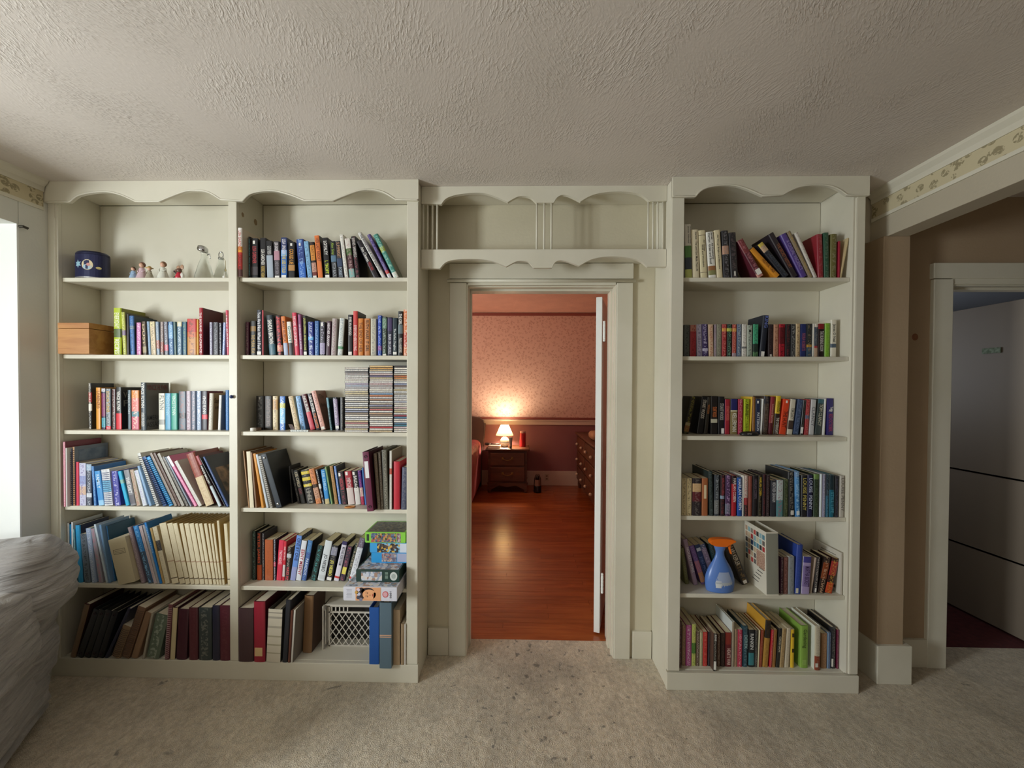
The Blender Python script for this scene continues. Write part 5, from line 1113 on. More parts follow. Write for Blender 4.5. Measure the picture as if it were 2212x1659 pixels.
# --- doorway bay, bottom shelf
shelf_row('bottom shelf of doorway bay', 495, 1260, 5.205, BOT, B0, B1, SHZ_L[4]-ST, -.006, .2, [
 (66, 246, 72, 285, 'a', '4a3438', 'thick dark brown album beside the divider', dict(ia=0)),
 (252, 405, 262, 208, 'a', '9c2438', 'thick crimson album with cream spine square', dict(ia=0, L=(.76, .9, 'd8b888', .12, .8), ln='spine_square', sd='5a1826')),
 (410, 572, 436, 290, 'r', 'd4ccba', 'cream ring binder with grey spine bands', dict(ia=0, B=[(.06, .08, '9a9488'), (.14, .18, 'a8a296'), (.32, .36, 'b0a898'), (.5, .53, 'b0a890'), (.66, .69, 'b0a890'), (.82, .84, 'b0a890')], sd='4a4844')),
 (590, 650, 632, 192, 'h', '2a2c34', 'tall black book beside the cream binder', dict(ia=0)),
 (655, 684, 690, 310, 'h', '6a4034', 'thin red-brown book', dict(ia=0)),
 (690, 732, 726, 300, 'm', 'cfcac2', 'white-edged magazine bundle', dict(ia=0, sd='8a8278')),
 (795, 922, 818, 140, 'a', '8a6848', 'tall tan-brown album beside the plastic crate', dict(ia=0, y=.07, sd='5a4034')),
 (1575, 1686, 1564, 272, 'r', '2058a8', 'bright blue ring binder', dict(ia=0, y=-.006)),
 (1690, 1830, 1674, 218, 'r', '5a707f', 'slate-blue ring binder with two peach bands', dict(ia=0, y=-.034, B=[(.49, .505, 'd8a888'), (.515, .53, 'd8a888')])),
 (1842, 1920, 1846, 300, 'f', 'b8a082', 'tan folder beside the slate-blue binder', dict(ia=0)),
 (1926, 1974, 1928, 460, 'h', '9a8468', 'short tan book', dict(ia=0)),
 (1978, 1998, 1978, 460, 'm', 'dcd8d0', 'thin white booklet beside the end stile', dict(ia=0)),
])
# --- narrow bookcase, top shelf
shelf_row('top shelf of narrow bookcase', 1460, 460, 5.53, SHZ_R[0], C0, C1, CEIL-.1, .018, .14, [
 (118, 202, 104, 135, 'h', 'dcd8cc', 'tall white hardcover with green hill picture', dict(B=[(.4, .62, '5c8a4a'), (.62, .84, '3c4450'), (.84, 1, 'b8c070')], T=[('James Herriot', '2c2a28', .04, .36, .42, .66), ('Every Living Thing', '4a4844', .05, .36, .72, .9)])),
 (208, 294, 190, 200, 'h', 'd8ccae', 'cream hardcover with one-line title after green one', dict(T=TT('Herriot   The Lord God Made Them All', '3a3028', .05, .86, .42, .72))),
 (300, 388, 270, 208, 'h', 'd8cda8', 'cream hardcover with two-line title', dict(T=[('All Things', '3a3028', .2, .44, .55, .78), ('Wise and Wonderful', '3a3028', .3, .78, .3, .55)], B=[(.1, .11, '6a5a48'), (.88, .89, '6a5a48')])),
 (398, 492, 362, 228, 'h', 'e4e2da', 'white hardcover with brown and green landscape foot', dict(B=[(.74, .84, '9a6a44'), (.84, .94, '8a8a5c')], T=[('James    All Creatures', '2a2826', .02, .6, .55, .82), ('Herriot  Great and Small', '2a2826', .03, .7, .2, .48)])),
 (496, 570, 462, 205, 'h', 'd8ccaa', 'cream hardcover with one-line title beside black one', dict(T=TT('All Things Bright and Beautiful', '3a3028', .1, .82, .3, .6))),
 (576, 658, 550, 212, 'h', '28262a', 'black hardcover with pink-brown picture block', dict(B=[(.32, .5, 'b8907a')], i='8a8a90', ia=.5)),
 (664, 756, 632, 235, 'h', '262428', 'thick black hardcover beside the leaning maroon one', dict(i='6a5a5c', ia=.5, L=(.86, .96, 'd8d4cc', .4, .6))),
 (985, 1080, 738, 335, 'h', '5c2430', 'maroon hardcover leaning with white label', dict(B=[(.0, .35, '7a3438'), (.9, 1, 'c89080')], i='a86a70', L=(.80, .94), d=.12)),
 (1196, 1290, 884, 445, 'h', 'd08a28', 'steeply leaning golden yellow hardcover', dict(T=TT('HELPFUL  TALE', '6a3c14', .4, .85), d=.09, y=.018)),
 (1300, 1392, 985, 380, 'h', '26262e', 'steeply leaning black hardcover with yellow top', dict(B=[(0, .08, 'd8c050'), (.08, .24, 'c8a888')], i='5a6a80', ia=.4, d=.09, y=.018)),
 (1400, 1480, 1110, 255, 'h', '2c242a', 'large dark hardcover with rust lettering leaning', dict(T=TT('THE SECRET HISTORY', '9a5a3c', .25, .8), i='b08a3a', d=.15)),
 (1508, 1592, 1256, 262, 'h', '54408a', 'leaning violet hardcover', dict(T=TT('A CASUAL VACANCY', '9a8ac0', .16, .85), d=.14)),
 (1598, 1652, 1330, 228, 'h', '8a7a66', 'leaning taupe hardcover', dict(i='b89a50', d=.14)),
 (1656, 1702, 1424, 240, 'h', 'cfc8c0', 'leaning white hardcover', dict(i='8a8078', ia=.6, d=.14)),
 (1706, 1774, 1690, 252, 'h', '8c2430', 'dark red hardcover beside the leaning white one', dict(ia=.1, d=.16)),
 (1778, 1842, 1770, 235, 'h', '24503a', 'dark green clothbound hardcover', dict(ia=.1)),
 (1850, 1934, 1848, 250, 'h', '6a6434', 'olive clothbound hardcover', dict(ia=.15)),
 (1940, 2006, 1940, 335, 'h', '9c1c34', 'short crimson hardcover', dict(ia=0)),
 (2000, 2068, 2092, 295, 'h', 'c8b488', 'cream old hardcover leaning at the outer side', dict(i='8a7a50', ia=.5)),
])
# --- narrow bookcase, second shelf
shelf_row('second shelf of narrow bookcase', 1460, 660, 5.53, SHZ_R[1], C0, C1, SHZ_R[0]-ST, .05, .105, [
 (100, 166, 98, 230, 'p', '5c625e', 'dark slate paperback nearest the doorway', dict(i='2c3030')),
 (172, 246, 168, 232, 'p', 'a8343c', 'red paperback with pale top', dict(B=[(0, .2, 'b87a6a')], i='7a2028')),
 (252, 318, 244, 225, 'p', 'a8a0b4', 'lilac-grey paperback', dict(i='6a6078')),
 (322, 392, 312, 222, 'p', '3a2c58', 'violet-black paperback with pale disc', dict(B=[(.74, .82, 'b8b0c8')], i='b0a8c0')),
 (398, 456, 390, 225, 'p', 'c8ab90', 'peach-cream paperback', dict(i='a85a48')),
 (460, 486, 458, 225, 'p', '8a7a84', 'narrow mauve-grey paperback', dict(i='c8b8b8')),
 (488, 547, 488, 225, 'p', '7c7a68', 'grey-olive paperback', dict(i='a8a090')),
 (552, 607, 550, 222, 'p', 'a03034', 'red paperback with orange dot', dict(B=[(.12, .22, 'd89a3c')], i='d88a80')),
 (612, 670, 612, 222, 'p', '24302a', 'green-black paperback with yellow dot', dict(B=[(.12, .22, 'c8c84a')], i='7aa890')),
 (676, 724, 676, 225, 'p', 'a84438', 'rust red paperback with amber dot', dict(B=[(.12, .22, 'd8a04a'), (.88, 1, 'a89aa8')], i='e0a090')),
 (730, 785, 730, 222, 'p', '5c6c84', 'blue-grey paperback', dict(i='c8ccd0')),
 (790, 847, 788, 222, 'p', 'dcd8d0', 'white paperback with grey belt', dict(B=[(.68, .74, '6a6a6c')], i='a8a4a0')),
 (852, 914, 852, 235, 'p', 'a8b0a4', 'pale sage paperback with black triangle', dict(i='5a6a60', L=(.14, .22, '2c3430', .3, .7), ln='triangle_mark')),
 (922, 986, 926, 222, 'p', '2c3a34', 'paperback with emerald upper half', dict(B=[(0, .6, '4aa880'), (.84, 1, '5a8058')], i='1c3428')),
 (998, 1082, 1050, 115, 'h', '222632', 'tall blue-black hardcover', dict(T=TT('KING', '6a7ac0', .02, .3), L=(.87, .99, 'efece6', .2, .75), d=.14, ia=0)),
 (1092, 1164, 1094, 225, 'p', '2a2022', 'black paperback beside the tall blue-black one', dict(i='5a4444', L=(.91, .98, 'c8c0b8', .3, .7))),
 (1168, 1228, 1168, 225, 'p', 'b88a70', 'dusty salmon paperback', dict(i='7a4030')),
 (1234, 1304, 1232, 222, 'p', 'b02434', 'crimson paperback with black patch', dict(B=[(.1, .6, '6a1c24')], i='3a1014')),
 (1310, 1372, 1308, 222, 'p', '242226', 'black paperback after the crimson one', dict(i='8a3a3c', ia=.5)),
 (1375, 1430, 1374, 222, 'p', '38383a', 'charcoal paperback with grey print', dict(i='a8a8a4')),
 (1434, 1484, 1432, 217, 'p', 'c8b08a', 'cream paperback with brown print', dict(i='6a4a2c', sd='e0d8c0')),
 (1488, 1558, 1486, 220, 'p', '2a3468', 'navy paperback with red lettering', dict(T=TT('NORA ROBERTS', 'a85a6a', .28, .8))),
 (1562, 1628, 1560, 217, 'p', '2c3032', 'black paperback with gold band and teal foot', dict(B=[(.62, .7, 'b88a3a'), (.7, 1, '3c5468')], i='8a7a60')),
 (1634, 1652, 1634, 217, 'p', 'dcd8cc', 'thin white paperback', dict(ia=.1)),
 (1655, 1697, 1655, 217, 'p', '3a4454', 'slate paperback with white top and tan foot', dict(B=[(0, .1, 'd8d0c4'), (.66, .72, 'a83038'), (.72, 1, 'b89a80')], ia=.2)),
 (1700, 1774, 1700, 217, 'p', '26181a', 'black paperback with red crown and white lettering', dict(T=TT('THE BURNING ROOM', 'd8d0cc', .22, .82), B=[(0, .16, '8a2428')])),
 (1780, 1848, 1780, 212, 'h', '84b43c', 'lime green hardcover', dict(ia=.3, i='4a6a20')),
 (1852, 1926, 1852, 168, 'h', 'dcd6c4', 'tall white hardcover with slate belt', dict(B=[(.64, .74, '4c5c6c')], T=TT('James O Neal', '4a4844', .12, .6), i='a89890', ia=0)),
])
# --- narrow bookcase, third shelf
shelf_row('third shelf of narrow bookcase', 1460, 830, 5.53, SHZ_R[2], C0, C1, SHZ_R[1]-ST, .095, .105, [
 (88, 150, 182, 150, 'p', '2a2620', 'black paperback leaning with yellow streak', dict(B=[(.7, .78, 'a89878'), (.78, .95, '8a5c3c')], i='b8b04a', ia=.4)),
 (250, 322, 312, 150, 'p', '232326', 'black paperback with vertical white author name', dict(T=TT('STUART WOODS', 'e4e0d8', .08, .58), i='9a9aa0')),
 (336, 394, 378, 155, 'p', '3a3630', 'grey-brown paperback with orange lettering', dict(T=TT('WOODS', 'c87838', .2, .45))),
 (404, 500, 415, 142, 'p', '24201f', 'thick black paperback with orange title and daisy', dict(T=TT('STUART WOODS', 'd87840', .28, .55), B=[(.6, .7, 'c8c4ae')], ia=0)),
 (507, 580, 518, 148, 'p', '201f22', 'black paperback with thin white lettering', dict(T=TT('STUART WOODS', 'b8b4b0', .18, .62), L=(.84, .98, 'efece6', .5, .95))),
 (586, 646, 596, 180, 'p', 'a02c38', 'dull red paperback with blue edge', dict(T=TT('STUART WOODS', 'd8786a', .2, .6), sd='2c3470')),
 (654, 738, 656, 175, 'p', '8a7a50', 'paperback, navy above and tan-white below', dict(B=[(0, .32, '2c2c64'), (.32, .36, 'c8c0a0')], T=TT('KELLERMAN', 'e8e4d8', .4, .92))),
 (745, 800, 756, 178, 'p', 'a82444', 'magenta red paperback', dict(i='d8a0a0')),
 (812, 880, 822, 178, 'p', 'b0c02c', 'acid green paperback with black lettering', dict(T=TT('MICHAEL CONNELLY', '2c3418', .14, .5), i='3c4418', ia=.6)),
 (883, 908, 905, 150, 'p', 'e0b83c', 'golden yellow paperback', dict(ia=.2)),
 (911, 948, 920, 150, 'p', '9a6a34', 'amber brown paperback', dict(i='6a4420')),
 (952, 1008, 965, 178, 'p', '2c3450', 'navy paperback with white lettering', dict(T=TT('PATTERSON', 'd8dce4', .38, .9), L=(.05, .12, 'efece6', .3, .6))),
 (1010, 1030, 1035, 175, 'p', 'dcdcd8', 'thin white paperback beside the navy one', dict(ia=0)),
 (1034, 1102, 1062, 142, 'h', '4a3c34', 'charcoal-brown hardcover', dict(i='8a7a6a', ia=.4, B=[(0, .2, '2c2830')])),
 (1106, 1160, 1140, 148, 'h', '8a2c34', 'brownish red hardcover with pale script', dict(T=TT('Linwood Barclay', 'c89a8a', .2, .7), B=[(.7, 1, '5c2028')])),
 (1166, 1228, 1206, 140, 'h', 'd8b830', 'yellow hardcover with dark lower half', dict(B=[(.46, 1, '3a2a24')], T=[('HEATHER', '2c2414', .14, .4, .55, .85), ('GUDENKAUF', '2c2414', .14, .42, .2, .5), ('THE OVERNIGHT', 'd8d0c0', .56, .98)])),
 (1232, 1312, 1286, 178, 'p', 'dc4a28', 'vermilion red paperback leaning', dict(T=TT('THE HUNT', '5a1c14', .34, .8), sd='c83c20', L=(.04, .11, 'efece6', .4, .65))),
 (1330, 1392, 1376, 180, 'p', 'd0cab8', 'cream-white paperback leaning', dict(T=TT('TOM CLANCY', '5a5040', .25, .55), B=[(.6, .85, '4a3c34')], i='8a7a6a')),
 (1402, 1472, 1464, 180, 'p', '3c4c6c', 'slate blue paperback leaning', dict(i='6a7a98')),
 (1478, 1526, 1522, 190, 'p', '1c1c1e', 'black paperback with large white label', dict(L=(.78, .96, 'efece6', .15, .8), ia=.1)),
 (1530, 1584, 1556, 180, 'p', 'a42c34', 'brick red paperback with blue patch', dict(B=[(.45, .55, '4a6484')], i='c88078')),
 (1588, 1648, 1622, 182, 'p', 'c4c4c6', 'pale grey paperback leaning', dict(T=TT('CLANCY', '6a6a74', .2, .75))),
 (1660, 1740, 1706, 178, 'p', '3a4444', 'grey-green paperback with pale title', dict(T=TT('TOM CLANCY', 'c0bca8', .14, .75), B=[(0, .12, '3c6470')])),
 (1774, 1808, 1796, 172, 'p', 'd8d6d0', 'thin white paperback beside the navy-violet one', dict(ia=.15)),
 (1814, 1900, 1820, 170, 'p', '2c2468', 'navy-violet paperback with white author name', dict(T=[('Tom', 'efece6', .22, .36, .45, .9), ('Clancy', 'efece6', .3, .36, .15, .9), ('RED OCTOBER', '9a3458', .42, .9)])),
])
# --- narrow bookcase, fourth shelf
shelf_row('fourth shelf of narrow bookcase', 1455, 990, 5.53, SHZ_R[3], C0, C1, SHZ_R[2]-ST, .015, .13, [
 (97, 152, 92, 240, 'p', 'd0c098', 'cream paperback nearest the doorway', dict(i='7a6a48', sd='e4dcc4')),
 (156, 218, 154, 240, 'p', 'c8b68c', 'cream paperback beside the tan-headed black one', dict(i='6a5a3c', sd='e4dcc4')),
 (226, 334, 224, 240, 'p', '2c2428', 'thick black paperback with tan picture', dict(B=[(.14, .36, 'c8a478'), (.36, .62, '5c2028')], ia=.1)),
 (340, 412, 340, 240, 'p', 'a0603c', 'orange-brown paperback with cream ovals', dict(L=(.18, .54, 'd8c4a0', .3, .7), ln='title_oval', ia=0)),
 (432, 486, 418, 158, 'h', '26302f', 'tall blackish green hardcover', dict(i='6a7a7a', ia=.4, d=.19)),
 (490, 552, 488, 200, 'h', '3a3e44', 'dark grey hardcover with silver foot', dict(B=[(.62, .95, '6c6c6a')], i='9aa0a4')),
 (560, 614, 556, 205, 'h', '2c2024', 'black hardcover with dull red lettering', dict(T=TT('HARLAN COBEN', '9a444c', .06, .48), i='c05058', ia=.3, B=[(.5, .58, '7a9ab0')])),
 (620, 690, 618, 205, 'h', '4a3054', 'purple hardcover with silver foot', dict(B=[(.7, .95, '6c7080')], i='b090b8')),
 (695, 757, 694, 210, 'h', 'a82430', 'red and black hardcover with white author name', dict(B=[(0, .2, '2a1c20')], T=TT('HARLAN COBEN', 'e4d4d0', .06, .65), i='d8a040')),
 (764, 826, 758, 232, 'h', '2050a0', 'bright blue hardcover with white author name', dict(T=TT('HARLAN COBEN', 'e4e8f0', .03, .84))),
 (827, 837, 825, 208, 'm', 'e4e0d6', 'thin white booklet', dict(ia=0)),
 (840, 892, 838, 208, 'h', 'c8b8b0', 'white hardcover with red belt and black foot', dict(B=[(.55, .72, '9c3438'), (.72, 1, '2c282a')], i='a04c4c')),
 (895, 942, 892, 215, 'h', '8a4c40', 'brick brown hardcover', dict(i='5c2c24', ia=.3)),
 (946, 1004, 945, 210, 'h', '242024', 'black hardcover with faint mauve lettering', dict(T=TT('HARLAN COBEN', '6a5a68', .08, .56))),
 (1008, 1058, 1003, 205, 'h', '2a2620', 'black hardcover with yellow author name', dict(T=TT('HARLAN COBEN', 'd8b83a', .05, .5), i='b8a878', ia=.2)),
 (1062, 1104, 1060, 190, 'h', '2c2226', 'black hardcover with red fleck, under taller top', dict(i='a8404a', ia=.4)),
 (1108, 1154, 1106, 200, 'h', '2a1a1e', 'maroon-black hardcover', dict(i='8a7a7c', ia=.4)),
 (1160, 1228, 1158, 265, 'p', '32343c', 'charcoal paperback with pale author name', dict(T=TT('HEATHER GRAHAM', 'c8c8cc', .05, .6))),
 (1230, 1312, 1228, 262, 'p', 'b8c4c4', 'pale paperback with teal foot and blue edge', dict(B=[(.55, 1, '5a8a90')], i='9a6a7c', sd='3a3c7c')),
 (1318, 1372, 1318, 250, 'p', '3c4830', 'dark moss paperback', dict(i='8a8a6a', ia=.5)),
 (1380, 1452, 1374, 162, 'h', '1f2024', 'tall black hardcover with white library square', dict(L=(.86, .96, 'd8d4cc', .3, .8), ia=.2, d=.19)),
 (1458, 1522, 1450, 160, 'h', '5a94cc', 'tall light blue hardcover', dict(i='a8d0ec', L=(.87, .96, 'd8e4ec', .2, .75), B=[(0, .12, '6c8cb8'), (.55, 1, '3c7cb8')], d=.19)),
 (1526, 1597, 1522, 205, 'h', '26262a', 'black hardcover with yellow-green lettering', dict(T=TT('LOUISE PENNY', 'c8b860', .06, .84), d=.18)),
 (1600, 1668, 1598, 205, 'h', '26284a', 'blue-black hardcover with wide-set white lettering', dict(T=TT('LOUISE  PENNY', 'c8d0e4', .06, .82), d=.18)),
 (1676, 1744, 1672, 190, 'h', '2a3a28', 'green-black hardcover with bright green top', dict(B=[(0, .12, '6c8c4a')], i='6a7a5c', ia=.4, d=.18)),
 (1748, 1774, 1748, 190, 'h', 'dce4ea', 'slim white hardcover', dict(ia=0, d=.18)),
 (1778, 1818, 1776, 192, 'h', '8a88a0', 'lilac-grey hardcover', dict(i='c8c4d4', d=.18)),
 (1822, 1858, 1822, 192, 'h', '2c6078', 'teal-navy hardcover', dict(i='8ab0c0', ia=.4, B=[(0, .5, '26303c')], d=.18)),
 (1861, 1924, 1861, 200, 'h', '1f6880', 'peacock blue hardcover', dict(T=TT('STILL LIFE', '5aa8c0', .4, .9), B=[(0, .35, '22343c')], d=.18)),
 (1930, 2012, 1930, 212, 'h', '26262a', 'black hardcover beside the grey one at outer side', dict(i='5c5a78', ia=.5, d=.18)),
 (2016, 2086, 2014, 210, 'h', 'b8b2a8', 'pale grey hardcover with dark spaced lettering', dict(T=TT('LOUISE PENNY', '6a645e', .05, .85), d=.18)),
])
# --- narrow bookcase, fifth shelf
shelf_row('fifth shelf of narrow bookcase', 1440, 1105, 5.267, SHZ_R[4], C0, C1, SHZ_R[3]-ST, .105, .10, [
 (215, 275, 155, 420, 'h', '6a6a3c', 'olive green hardcover leaning by the doorway side', dict(ia=.1)),
 (300, 366, 176, 322, 'h', 'a890a4', 'dusty lilac hardcover with white lettering', dict(T=TT('HOCKEY MOMS', 'ece4ec', .18, .72), y=.095)),
 (400, 460, 258, 398, 'p', '7a5a9c', 'violet paperback fading to orange foot', dict(B=[(.4, .7, 'c07a8c'), (.7, .95, 'd89a6a')], i='c8b8dc', ia=.3)),
 (464, 530, 318, 388, 'p', '2c3e6c', 'navy paperback with white pictured top', dict(T=TT('JOJO MOYES', '7a90c0', .3, .8), L=(.08, .16, 'c8d0dc'))),
 (536, 600, 380, 382, 'p', '54688c', 'denim blue paperback with lilac band', dict(B=[(.1, .6, '9a8cac')], i='d0c4d8')),
 (606, 660, 472, 372, 'p', '24444c', 'dark teal paperback behind the spray bottle', dict(ia=.2)),
 (868, 962, 684, 412, 'p', '2c2622', 'black paperback leaning on spray bottle side', dict(T=TT('LARS KEPLER', 'd8d0c0', .02, .5), i='b8904a', ia=.3, L=(.9, .98, 'efece6', .2, .7))),
 (1140, 1284, 1131, 237, 'r', '8c8c80', 'big white picture-fronted binder with grey spine', dict(ia=0, sd='dcd6c6', B=[(0, .02, 'dcd6c6'), (.98, 1, 'dcd6c6')], y=.0, d=.19)),
 (1296, 1328, 1294, 520, 'p', '4a2440', 'narrow plum paperback beside the binder', dict(ia=.3, y=.02)),
 (1332, 1384, 1332, 522, 'p', '6a4038', 'brown paperback', dict(i='a8807a', ia=.4, y=.02)),
 (1387, 1454, 1394, 515, 'p', '8a9094', 'grey paperback with white edge', dict(ia=.3, sd='d8d8d4', y=.02)),
 (1460, 1530, 1490, 382, 'h', '2c4494', 'tall royal blue hardcover', dict(ia=.1, i='6a84d0', L=(.88, .98, 'd8d4c4', .1, .5), y=.02, d=.17)),
 (1534, 1626, 1560, 515, 'p', 'a898c4', 'lilac paperback with plum title panel', dict(B=[(0, .16, '44408c'), (.24, .8, '8a78ac')], T=TT('MARTHA BECKETT', '3c2450', .26, .8), sd='e4e0e4', y=.02)),
 (1634, 1660, 1690, 528, 'p', 'b8a494', 'narrow tan paperback', dict(ia=.3, y=.03)),
 (1664, 1712, 1706, 520, 'p', '2a2426', 'black paperback with white lettering beside tan one', dict(i='d0c8c0', L=(.86, .96, 'efece6', .3, .7), y=.03)),
 (1720, 1792, 1800, 522, 'p', '2c201c', 'black paperback with burnt orange middle', dict(B=[(.15, .6, '8a4420')], i='d8b090', ia=.6, y=.03)),
 (1800, 1882, 1888, 530, 'p', '3c1a18', 'dark paperback with fiery red-orange foot', dict(B=[(.1, .5, 'a83430'), (.7, 1, 'c84c24')], i='e0b04a', ia=.5, y=.03)),
])
# --- narrow bookcase, bottom shelf
shelf_row('bottom shelf of narrow bookcase', 1440, 1285, 5.267, BOTR, C0, C1, SHZ_R[4]-ST, .035, .16, [
 (130, 174, 134, 312, 'h', '4a2028', 'dark maroon hardcover nearest the doorway', dict(ia=.15, y=.02)),
 (178, 216, 180, 350, 'p', 'a88c70', 'tan paperback', dict(i='5a3c2c')),
 (220, 282, 224, 345, 'p', 'c85aa8', 'magenta pink paperback with white squiggle', dict(i='f0d0ec', ia=.9)),
 (288, 332, 290, 335, 'p', 'c8cc70', 'pale yellow-green paperback', dict(B=[(.45, .7, '4a7a34')], i='6a8a3c', sd='dce0b8')),
 (338, 374, 340, 425, 'p', '5a4434', 'narrow brown paperback', dict(ia=.4)),
 (378, 412, 380, 425, 'p', 'b0a884', 'stone paperback', dict(i='6a6448', ia=.4)),
 (415, 466, 422, 425, 'p', 'b43430', 'red paperback', dict(i='d88070', ia=.4)),
 (474, 512, 476, 425, 'p', '34343a', 'black paperback beside the red one', dict(i='8a5048', ia=.4)),
 (516, 572, 516, 440, 'p', '26221f', 'black paperback jutting out with white label', dict(T=TT('RENE', 'd8d4cc', .03, .2), L=(.74, .96, 'e4e0d8', .1, .8), sd='5c4438', y=.0, ia=.4)),
 (576, 612, 574, 450, 'p', '6a4c3c', 'narrow cocoa paperback', dict(ia=.3)),
 (616, 664, 614, 435, 'p', '3a2826', 'dark umber paperback', dict(i='7a5a50', ia=.4)),
 (668, 740, 672, 430, 'p', '6a2026', 'oxblood paperback with pale lower lettering', dict(T=TT('HEARTS WAR', 'd8bcb0', .46, .95), B=[(0, .35, '8a3028')])),
 (744, 772, 744, 310, 'h', '9a8c78', 'tall hardcover with white side', dict(sd='d4d8d4', ia=.1, d=.17)),
 (776, 804, 776, 390, 'p', 'a08468', 'light brown paperback', dict(i='6a3c2c')),
 (808, 862, 812, 395, 'p', 'b02c48', 'rose red paperback', dict(i='e8b0b8', sd='d8d0d0')),
 (868, 928, 872, 360, 'h', '22404c', 'petrol blue hardcover', dict(i='7a9aa4', ia=.5, T=TT('DEREK', '9ab8b8', .2, .55))),
 (934, 1000, 942, 400, 'p', '26282a', 'black paperback with teal foot and white lettering', dict(T=TT('RANKIN', 'd8d8d4', .1, .52), B=[(.62, .95, '3c8088')])),
 (1004, 1034, 1010, 405, 'p', '32302e', 'narrow charcoal paperback', dict(ia=.3)),
 (1038, 1050, 1056, 405, 'm', 'd8ccaa', 'thin cream booklet', dict(ia=0)),
 (1054, 1086, 1080, 405, 'p', '8c3c28', 'rust paperback', dict(i='c89070', ia=.4)),
 (1090, 1158, 1132, 290, 'h', '2a2420', 'tall black hardcover with gold side and lower spine', dict(B=[(.38, 1, 'b0843c')], sd='d09a34', i='6a4a1c', ia=.3, d=.17)),
 (1172, 1200, 1200, 402, 'p', 'b82c34', 'scarlet paperback beside the gold one', dict(ia=.3)),
 (1204, 1240, 1226, 400, 'p', '9a6c38', 'ochre paperback', dict(i='5c3c1c', ia=.5)),
 (1246, 1284, 1280, 385, 'p', '2c2a28', 'black paperback with cream lettering', dict(T=TT('GRISHAM', 'c8c0a8', .2, .6), ia=0)),
 (1288, 1334, 1322, 385, 'p', 'b09468', 'sand paperback', dict(i='7a5c38', ia=.5, sd='d8cca8')),
 (1344, 1392, 1372, 380, 'p', 'c8bca4', 'ivory paperback', dict(ia=.2)),
 (1414, 1456, 1424, 395, 'h', 'e0b830', 'bright yellow hardcover', dict(T=[('I', '3a2c10', .1, .2), ('I', '3a2c10', .5, .6)], sd='d8ccb0', ia=0)),
 (1526, 1618, 1534, 355, 'h', '84a848', 'thick leaf green hardcover', dict(T=TT('Gardening', '3c4c20', .08, .52), i='56702c', d=.18, L=(.8, .92, '94b45c', .2, .7))),
 (1690, 1756, 1698, 360, 'h', 'c0b69e', 'thick white hardcover with rust flame foot', dict(B=[(.68, 1, '8a3c24')], i='8a8070', ia=.4, sd='dcdcd0', d=.18, y=.02, L=(.84, .93, 'd8d4cc', .05, .5))),
 (1764, 1826, 1766, 440, 'p', 'a07a58', 'caramel paperback', dict(i='5c4028', ia=.4)),
 (1832, 1862, 1834, 430, 'p', '7c94b0', 'narrow grey-blue paperback', dict(ia=.3)),
 (1865, 1888, 1866, 430, 'p', '44567c', 'narrow indigo paperback', dict(ia=.3)),
 (1894, 1990, 1896, 375, 'h', '24242a', 'thick black hardcover with white label', dict(ia=.15, L=(.76, .95, 'e4e0d8', .05, .4), d=.18)),
 (1995, 2030, 1996, 400, 'p', '6a1c3c', 'plum red paperback at the outer side', dict(ia=.2)),
])

# ------------------------------------------------------------------ other things on the shelves
def facebox(b, cols): return cols
# discs in three stacks
GR = 'discs stacked on the third shelf of doorway bay'
def cd(px0, px1, z, c, label):
    x0 = fx(px0, 860, .022); x1 = min(fx(px1, 860, .022), B1-.002); jx = random.uniform(-.0012, .0012); jy = random.uniform(0, .004)
    vs = MB(); h = .0101
    vs.box(0, x1-x0, 0, .142, .0008, h-.0004)
    vs.box(.002, x1-x0-.002, -.0006, .0, .0016, h-.0016)
    cols = [rgb('2a2a2e')]*6+[rgb(c)]*6
    me = bpy.data.meshes.new('disc_case'); me.from_pydata(vs.v, [], vs.f); facecol(me, cols, [(*rgb('6a5a58'), 0)]*6+[(*rgb(random.choice(['6a5a58', 'b89060', '5a6a8a', '8a3a3a'])), .45)]*6)
    me.uv_layers.new(name='UVMap'); uv = me.uv_layers['UVMap'].data
    for li, l in enumerate(me.loops): co = me.vertices[l.vertex_index].co; uv[li].uv = (.5+(co.z-h/2)*20, co.x*160)
    me.materials.append(PRINT); o = bpy.data.objects.new('disc_case', me); COL.objects.link(o); o.location = (x0+jx, .022+jy, z); o['label'] = label; o['category'] = 'disc case'; o['group'] = GR
pal_cd = ['f0eee8', 'f4f0e6', 'e4e2de', 'dcd8d0', 'e8e6e2', 'c8c0b0', 'd8c8a0', 'b8b4b8', '9aa0b8', 'd8c0c0', 'e0dcd4', '8a8078', 'c8d0dc', 'e8e4dc']
special = {('middle', 0): 'e8c890', ('middle', 1): 'd8a860', ('middle', 5): '6a6a8a', ('middle', 14): '8ab0d0', ('middle', 15): 'd88a60', ('middle', 17): 'b89078', ('middle', 22): 'c87070', ('middle', 31): 'b83438', ('middle', 24): 'c8a078',
           ('outer', 5): 'c07040', ('outer', 6): 'd89a60', ('outer', 25): '9a3a48', ('outer', 26): '5a8aa8', ('outer', 29): '5a7a94', ('outer', 30): '3a7a8a', ('inner', 8): 'c0b0c0', ('inner', 28): 'c08080', ('inner', 9): 'a8b8d0'}
desc_st = {'inner': 'disc case in the stack nearest the paperbacks', 'middle': 'disc case in the tallest stack', 'outer': 'disc case in the stack beside the end stile'}
num = 'top second third fourth fifth sixth seventh eighth ninth tenth eleventh twelfth thirteenth fourteenth fifteenth sixteenth seventeenth eighteenth nineteenth twentieth'.split()
def ordinal(i, n):
    if i == 0: return 'topmost'
    if i < 20: return num[i]+' from the top'
    k_ = n-1-i
    return 'lowest' if k_ == 0 else num[k_]+' from the bottom'
CZ = SHZ_L[2]
